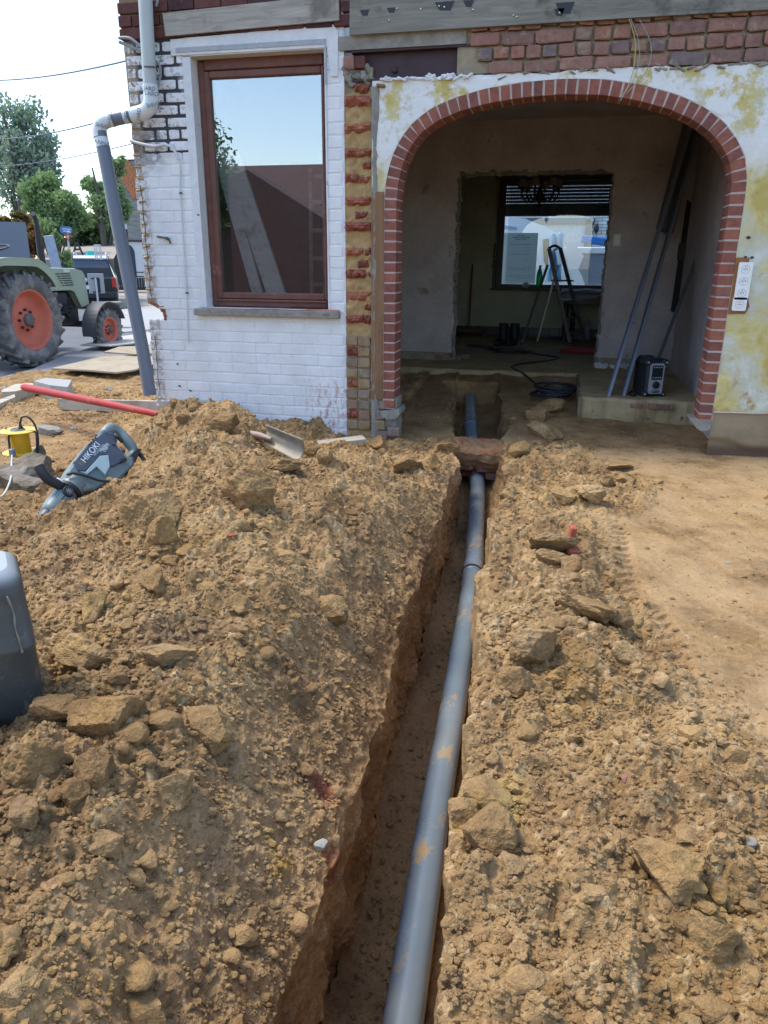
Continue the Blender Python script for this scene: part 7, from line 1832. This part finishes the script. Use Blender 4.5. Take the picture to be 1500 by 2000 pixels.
m = MB(); m.tube(catm([q0 + cs * .10, q0 + cs * .09 + Vector((0, 0, .05)), q0 + cs * .0 + Vector((0, 0, .06)), q0 + cs * .14 * -1 * .3 + Vector((0, 0, .0))], 4), .012, 8); m.build("carry_handle", M_HB, CT)

# ------------------------------------------------------------------ big lumps of clay, bricks and stones one can pick out
def soil_z(x, y):
    return float(field_z(np.array([x]), np.array([y]), rimL(np.array([y])))[0])
def on_soil(px, py):
    q = ray(px, py); t0 = 1.0 / FPX * 1000
    lo = None
    for k in range(900):
        d_ = 1.2 + k * .008; p = CAM + q * d_ / FPX
        if XL < p[0] < XR and YN < p[1] < YF and p[2] <= soil_z(p[0], p[1]): return p, d_
    return CAM + q * 5 / FPX, 5
M_CLAY = soil_mat("clay_lump")
LUMPS = [  # px, py, width px, height px, tint, flat, tilt, label
 (327, 1277, 122, 78, .85, .42, .35, "broad flat tan slab of clay in the left heap"),
 (165, 1275, 125, 78, .75, .55, .25, "wedge shaped clay lump left of the broad flat slab"),
 (405, 1408, 112, 92, .68, .8, .1, "rounded ochre clay lump below the flat slab"),
 (112, 1385, 115, 70, .50, .5, .2, "brown clay slab right of the dark container's foot"),
 (215, 1395, 170, 95, .45, .6, .0, "big crumbly brown lump between the container and the round lump"),
 (70, 1480, 150, 105, .35, .55, .1, "large dark brown lump lowest at the left edge"),
 (345, 1530, 100, 78, .80, .7, .3, "pale blocky clay lump under the round lump"),
 (185, 1495, 95, 95, .50, .7, .5, "steep brown lump beside a dark gap, lower left"),
 (40, 1580, 95, 62, .55, .6, .1, "low brown lump at the left edge below the large dark one"),
 (150, 1545, 62, 62, .45, .7, .4, "small dark lump in the gap at lower left"),
 (207, 1645, 66, 55, .75, .6, .5, "tan block standing in the fine crumbs at lower left"),
 (180, 1180, 64, 62, .62, .8, .2, "round clay lump upper left, above the wedge shaped one"),
 (300, 1130, 66, 60, .55, .8, .3, "squarish brown lump above the flat slab"),
 (487, 955, 112, 84, .35, .75, .2, "large dark clay block on the heap below the shovel"),
 (300, 1000, 120, 95, .50, .7, .3, "large light brown block on the heap right of the hammer"),
 (320, 1040, 70, 60, .55, .7, .6, "small block under the large light brown one"),
 (608, 874, 40, 54, .35, .9, .5, "dark lump right of the shovel blade"),
 (552, 905, 75, 36, .55, .5, .1, "low lump in front of the shovel blade"),
 (430, 822, 70, 50, .30, .8, .3, "dark block at the very top of the heap"),
 (340, 790, 30, 22, .5, .8, .3, "small lump on the heap's left crest"),
 (635, 893, 36, 32, .6, .8, .3, "small lump on the soil between shovel and trench"),
 (735, 866, 40, 38, .6, .8, .3, "upright lump at the foot of the broken pier"),
 (1062, 842, 78, 42, .7, .7, .2, "tan lump at the pit edge right of the foundation"),
 (1048, 808, 44, 40, .6, .8, .3, "middle lump of the three stacked at the pit edge"),
 (1078, 795, 66, 34, .55, .6, .5, "topmost tilted slab at the pit edge inside the arch"),
 (1160, 962, 78, 44, .72, .6, .1, "flat pale stone like lump right of the trench head"),
 (1098, 966, 62, 42, .5, .6, .3, "dark edged lump between the trench and the flat pale one"),
 (1220, 935, 44, 24, .75, .5, .1, "small flat lump farthest right of the trench head"),
 (1185, 935, 36, 28, .7, .5, .1, "small flat lump just left of the farthest right one"),
 (1205, 912, 64, 14, .3, .4, .0, "thin dark slab behind the small flat lumps"),
 (1072, 1060, 110, 40, .55, .35, .6, "tilted clay slab leaning at the right edge of the trench"),
 (1075, 1085, 64, 38, .62, .6, .1, "oval lump left of the small red brick piece"),
 (1116, 1102, 50, 46, .6, .7, .2, "round lump below the small red brick piece"),
 (1150, 1190, 130, 60, .42, .5, .7, "long upright brown slab in the right spoil"),
 (1205, 1205, 60, 45, .45, .5, .6, "short upright slab beside the long one"),
 (1226, 1272, 62, 52, .85, .8, .2, "pale grey lump by the tyre print"),
 (1137, 1218, 38, 26, .78, .8, .2, "small pale lump below the long upright slab"),
 (1045, 1255, 105, 80, .6, .8, .1, "big rounded lump beside the pipe on the right"),
 (1010, 1330, 80, 60, .55, .8, .1, "lump below the big rounded one beside the pipe"),
 (945, 1620, 130, 105, .30, .7, .2, "ochre yellow lump overhanging the trench on the right"),
 (905, 1590, 70, 60, .6, .7, .2, "pale lump at the trench edge above the ochre one"),
 (1310, 1690, 150, 120, .60, .5, .5, "large tilted slab of clay low in the right spoil"),
 (1395, 1830, 112, 90, .68, .8, .2, "round lump at the lower right edge"),
 (1150, 1745, 70, 45, .72, .6, .3, "angular tan lump in the lower right spoil"),
 (1000, 1690, 70, 46, .78, .5, .2, "pale flat lump right of the dark hollow"),
 (30, 1935, 85, 76, .8, .7, .2, "pale lump in the bottom left corner"),
 (20, 1850, 70, 50, .65, .6, .3, "lump at the left edge above the corner one"),
 (870, 872, 60, 36, .45, .6, .2, "reddish lump at the left end of the old foundation"),
 (1012, 880, 46, 40, .5, .7, .2, "lump at the right end of the old foundation"),
 (790, 905, 70, 44, .5, .6, .2, "broad lump left of the trench head"),
 (560, 1090, 70, 50, .5, .7, .2, "brown lump midway down the left heap"),
 (640, 1190, 80, 56, .55, .7, .2, "lump on the left slope above the trench"),
 (470, 1180, 60, 46, .6, .7, .2, "lump left of the one above the trench slope"),
 (1290, 1330, 40, 36, .8, .7, .2, "pale lump right of the tyre print"),
 (1240, 1215, 34, 30, .8, .7, .2, "small bright lump on the tyre print"),
]
for i, (px, py, w, h_, ti, fl_, tl_, lab) in enumerate(LUMPS):
    p, d_ = on_soil(px, py + h_ * .30)
    r = w / 2 / FPX * d_ * 1.02
    f = min(1.0, h_ / w * 1.15)
    P_, F_ = clod_shape(5 if w > 72 else 4, 300 + i, 1.0, 12, .20)
    P_ = P_ / np.abs(P_).max(0); 
    P_ = P_ * np.array([r, r * .85, r * max(.3, f) * (1.0 if fl_ > .6 else .85)])
    a = .25 * math.sin(i * 2.1)
    P_ = P_ @ rotm((-.25 - tl_ * .5, a * .5 * tl_ + .15 * math.sin(i), a)).T
    c = p + np.array([0, 0, .0]) + np.array([0, r * .15, r * f * .36])
    P_ = P_ + c
    mt = M_CLAY
    o = raw_mesh("clay_lump", P_, F_, mt, None, False, {'tint': np.full(len(P_), .5 + (ti - .5) * .6), 'wet': np.full(len(P_), .45 if ti < .4 and px > 900 and py < 900 else .0)})
    tag(o, lab, "clod", "big lumps of clay")
# brick pieces and pale stones
M_BRK = simple("bright_brick_piece", (.33, .085, .045), .85, .25, 30)
for (px, py, w, h_, lab) in ((1120, 1077, 24, 13, "small bright red brick piece right of the trench"), (1117, 1040, 12, 26, "upright red brick splinter against a tilted slab")):
    p, d_ = on_soil(px, py + h_ * .4); k_ = d_ / FPX; m = MB(); m.box(Vector(p) + Vector((0, 0, h_ * k_ * .45)), (w * k_, .045, h_ * k_), (.1, .08, .2), .004); tag(m.build("brick_piece", M_BRK), lab, "brick", "brick pieces in the soil")
for (px, py, w, lab) in ((452, 1045, 16, "small red brick crumb on the upper heap"), (100, 1598, 22, "dull red brick piece in the lower left crumbs"), (108, 1972, 24, "dull pinkish stone in the bottom left corner"), (1222, 1522, 18, "reddish stone in the lower right spoil")):
    p, d_ = on_soil(px, py); tag(rock("brick_piece", p, w * .5 * d_ / FPX, 400 + px, M_BRK if px == 452 else simple("dull_red", (.24, .10, .08), .9), 3, .7), lab, "brick", "brick pieces in the soil")
M_PALE = simple("pale_stone", (.26, .24, .20), .9, .2, 30)
for (px, py, w, lab) in ((628, 1648, 24, "white stone in the left trench wall"), (1462, 1645, 34, "white stone at the right edge of the spoil"), (1035, 872, 14, "small pale stone near the foundation"), (215, 760, 20, "pale stone on the dug soil by the shuttering plank"), (490, 628, 8, None), (222, 852, 44, "pale concrete chunk on the soil behind the hammer"), (145, 837, 14, "small white stone left of the pale chunk"), (95, 845, 50, "flat grey stone right of the cable reel"), (350, 1700, 12, "tiny pale pebble in the lower heap"), (1420, 1100, 10, "tiny dark pebble on the trodden soil"), (1118, 1190, 12, None)):
    if lab is None: continue
    p, d_ = on_soil(px, py); tag(rock("pale_stone", p, w * .55 * d_ / FPX, 500 + px, M_PALE, 3, .6), lab, "stone", "pale stones in the soil")
# grey cement slab under the hammer
p, d_ = on_soil(150, 1010); t = NT("grey_cement_rubble"); q = t.ramp(t.noise(6, 6, .7), [(.3, (.15, .135, .12)), (.5, (.21, .19, .17)), (.7, (.26, .235, .21))]); M_GCR = t.fin(q, .95, t.bump(t.noise(45, 6, .75), 1.0, .012), 0, .2)
o = rock("cement_slab", PD(205, 985, 3.95), .27, 611, M_GCR, 5, .55, (.35, -.25, .5), (1.25, .75, .55)); tag(o, "purplish grey crumbling cement slab under the hammer", "rubble")
o = rock("cement_slab", PD(95, 1000, 3.95), .16, 613, M_GCR, 5, .5, (.1, .1, .8), (1.3, .8, .45)); tag(o, "low grey cement patch under the hammer's front end", "rubble")
# ------------------------------------------------------------------ trees and hedges
def leaf_mat(name, a, b, c):
    t = NT(name); q = t.ramp(t.noise(1.1, 5, .7), [(.3, a), (.5, b), (.72, c)])
    q = t.mix(1.0, q, t.ramp(t.noise(9, 3, .7), [(.3, .6), (.7, 1.3)]), 'MULTIPLY')
    d = t.n.new('ShaderNodeBsdfDiffuse'); t.l.new(q, d.inputs[0]); tr = t.n.new('ShaderNodeBsdfTranslucent'); t.l.new(t.mix(.5, q, (.16, .26, .04)), tr.inputs[0])
    mx = t.n.new('ShaderNodeMixShader'); mx.inputs[0].default_value = .42; t.l.new(d.outputs[0], mx.inputs[1]); t.l.new(tr.outputs[0], mx.inputs[2]); t.l.new(mx.outputs[0], t.out.inputs[0]); return t.m
M_LBI = leaf_mat("haze_paled_birch_leaves", (.20, .28, .25), (.28, .37, .31), (.38, .46, .38))  # colours paled to stand in for haze over the distant trees
M_LGR = leaf_mat("haze_paled_green_leaves", (.17, .26, .14), (.26, .37, .18), (.37, .47, .24))  # greens paled likewise, the haze put into the leaf colour
M_LDK = leaf_mat("dark_leaves", (.05, .09, .06), (.09, .14, .08), (.14, .20, .10))
M_LRD = leaf_mat("red_hedge_leaves", (.07, .07, .03), (.20, .08, .05), (.30, .12, .07))
M_BARK = simple("tree_bark", (.10, .085, .065), .95, .4, 8)
def leaves(blobs, n, size, mat, name, parent, droop=0.0, seed=0, density=1.0):
    """blobs: (centre, radii) of leaf clumps; leaf quads are spread through the shell of each clump"""
    r = np.random.RandomState(seed); w = np.array([b[1][0] * b[1][2] for b in blobs]); w = w / w.sum()
    k = r.choice(len(blobs), n, p=w); C_ = np.array([b[0] for b in blobs])[k]; A_ = np.array([b[1] for b in blobs])[k]
    d = r.randn(n, 3); d /= np.linalg.norm(d, axis=1)[:, None]; rad = r.rand(n) ** .45
    rad = rad * (1 + .22 * fbm(d[:, 0] * 2.2 + k, d[:, 1] * 2.2, d[:, 2] * 2.2, 2, seed))
    P = C_ + d * A_ * rad[:, None]
    P[:, 2] -= droop * r.rand(n) ** 2
    P += .35 * size * r.randn(n, 3)
    a = r.randn(n, 3); a[:, 2] -= droop * .8; a /= np.linalg.norm(a, axis=1)[:, None]
    b = np.cross(a, r.randn(n, 3)); b /= np.linalg.norm(b, axis=1)[:, None]
    s = size * (.5 + r.rand(n))[:, None]
    a = a * s; b = b * s * .55
    V = np.stack([P - a * .5, P + b * .5, P + a * .5, P - b * .5], 1).reshape(-1, 3)
    F = np.arange(n * 4).reshape(n, 4)
    return raw_mesh(name, V, F, mat, parent)
def tree(nm, lab, px, base_py, d, crown, mat, n, size, seed, droop=0.0, cat="tree", grp=None, trunk=True):
    """crown: list of (px, py, rx, ry) in pixels of the photo at distance d"""
    k = d / FPX; base = PD(px, base_py, d); base.z = zg(base.y) if base.y > 0 else -.2
    T_ = thing(nm, lab, cat, base, 0, grp); r = np.random.RandomState(seed)
    blobs = []
    for (cx_, cy_, rx, ry) in crown:
        c = PD(cx_, cy_, d)
        m_ = max(3, int(rx * ry / 260))
        for _ in range(m_):
            a = r.rand() * 6.28; q = r.rand() ** .5 * .75
            o = VS * (math.cos(a) * q * rx * k) + Vector((0, 0, math.sin(a) * q * ry * k)) + VD * (r.randn() * rx * k * .35)
            s = (.30 + .30 * r.rand()); blobs.append((tuple(c + o), (rx * k * s, rx * k * s, ry * k * s * .9)))
    leaves(blobs, n, size, mat, "crown", T_, droop, seed)
    if trunk:
        top = PD(px, min(c[1] for c in crown), d); m = MB(); H = top.z - base.z
        tp = [base + Vector((.02 * H * math.sin(i), .02 * H * math.cos(i * 1.7), H * f)) for i, f in enumerate((0, .2, .4, .6, .8, .95))]
        m.tube(tp, [H * .028 * (1 - .16 * i) for i in range(6)], 8)
        for b_ in blobs[::max(1, len(blobs) // 14)]:
            f = .25 + .45 * r.rand(); s = tp[0].lerp(tp[-1], f); e = Vector(b_[0]); mid_ = s.lerp(e, .5) + Vector((0, 0, .05 * H)); m.tube([s, mid_, e], [H * .010, H * .007, H * .003], 6)
        m.build("trunk", M_BARK, T_)
    return T_
tree("birch_tree", "tall airy birch with drooping branches at the left edge", 45, 440, 36, [(30, 215, 42, 40), (62, 250, 48, 50), (20, 270, 48, 50), (85, 305, 40, 55), (50, 330, 55, 48), (10, 350, 40, 55), (95, 345, 30, 40)], M_LBI, 8500, .20, 21, .9)
tree("green_tree", "broad bright green tree below the birch", 100, 470, 27, [(90, 385, 48, 40), (60, 410, 42, 35), (125, 410, 40, 45), (100, 435, 60, 30), (150, 435, 32, 25)], M_LGR, 12000, .14, 22)
tree("green_tree", "loose green tree just left of the slanting rain pipe", 205, 500, 31, [(205, 360, 32, 40), (180, 365, 22, 28), (235, 320, 22, 35), (215, 410, 45, 35), (185, 430, 32, 25), (240, 380, 20, 40)], M_LGR, 8000, .14, 23)
tree("dark_tree", "dark tree mass in front of the shed between the two green trees", 140, 500, 31.5, [(150, 455, 55, 22), (110, 465, 50, 24), (190, 460, 40, 20)], M_LDK, 7000, .17, 24)
tree("red_hedge", "reddish flowering hedge rising above the anthracite panel wall", 30, 520, 19, [(20, 428, 30, 14), (-10, 430, 30, 16), (50, 440, 26, 22), (70, 465, 22, 32), (60, 490, 24, 30)], M_LRD, 6000, .09, 25, 0, "hedge", None, False)
tree("young_shrub", "young yellow green shrub right of the tractor's exhaust", 118, 530, 20, [(112, 470, 10, 18), (122, 495, 12, 20), (128, 515, 12, 12)], M_LGR, 1400, .08, 26, 0, "shrub", None, True)

# ------------------------------------------------------------------ behind the camera: barn and trees that the window mirrors
BN = thing("barn", "long dark barn behind the camera, mirrored in the tall window", "barn", (-10, -17, -.2))
M_BARN = simple("dark_barn_brick", (.10, .052, .042), .95, .3, 3); M_BRF = simple("dark_barn_tiles", (.085, .045, .040), .9, .3, 6)
m = MB(); m.box((-11.5, -17.0, .9), (13, 7, 2.3)); m.build("brick_wall", M_BARN, BN)
m = MB(); m.add([(-18.5, -13.2, 2.0), (-4.7, -13.2, 2.0), (-4.7, -17, 3.85), (-18.5, -17, 3.85), (-18.5, -20.8, 2.0), (-4.7, -20.8, 2.0)], [(0, 1, 2, 3), (3, 2, 5, 4)]); m.build("roof", M_BRF, BN)
m = MB(); m.box((-9.0, -13.48, 1.1), (2.6, .08, 2.6)); m.build("barn_door", simple("barn_door_wood", (.05, .04, .035), .9), BN)
m = MB(); m.prism([(-6.6, -.2), (-3.0, -.2), (-3.0, 1.0), (-6.2, 2.85), (-6.6, 2.7)], -9.6, -9.0); o = m.build('lean_to_shed', M_BRF); tag(o, 'dark lean-to shed end behind the camera, mirrored low in the tall window', 'shed')
def back_tree(x, y, h, w, seed, lab):
    T_ = thing("garden_tree", lab, "tree", (x, y, -.2)); r = np.random.RandomState(seed); bl = []
    for _ in range(16):
        a = r.rand() * 6.28; q = r.rand() ** .5; bl.append(((x + math.cos(a) * q * w * .6, y + math.sin(a) * q * w * .6, h * (.55 + .33 * r.rand())), (w * .4, w * .4, h * .16)))
    leaves(bl, 9000, .09, M_LDK, "crown", T_, 0, seed)
    m = MB(); m.tube([(x, y, -.2), (x + .1, y, h * .4), (x, y + .1, h * .8)], [h * .035, h * .025, h * .008], 8)
    for b_ in bl[::3]: m.tube([(x, y, h * .35), tuple((Vector(b_[0]) + Vector((x, y, h * .4))) / 2), b_[0]], [h * .012, h * .008, h * .003], 6)
    m.build("trunk", M_BARK, T_)
back_tree(-7.9, -10.5, 4.1, 1.1, 31, "tree behind the camera, mirrored at the left of the tall window")
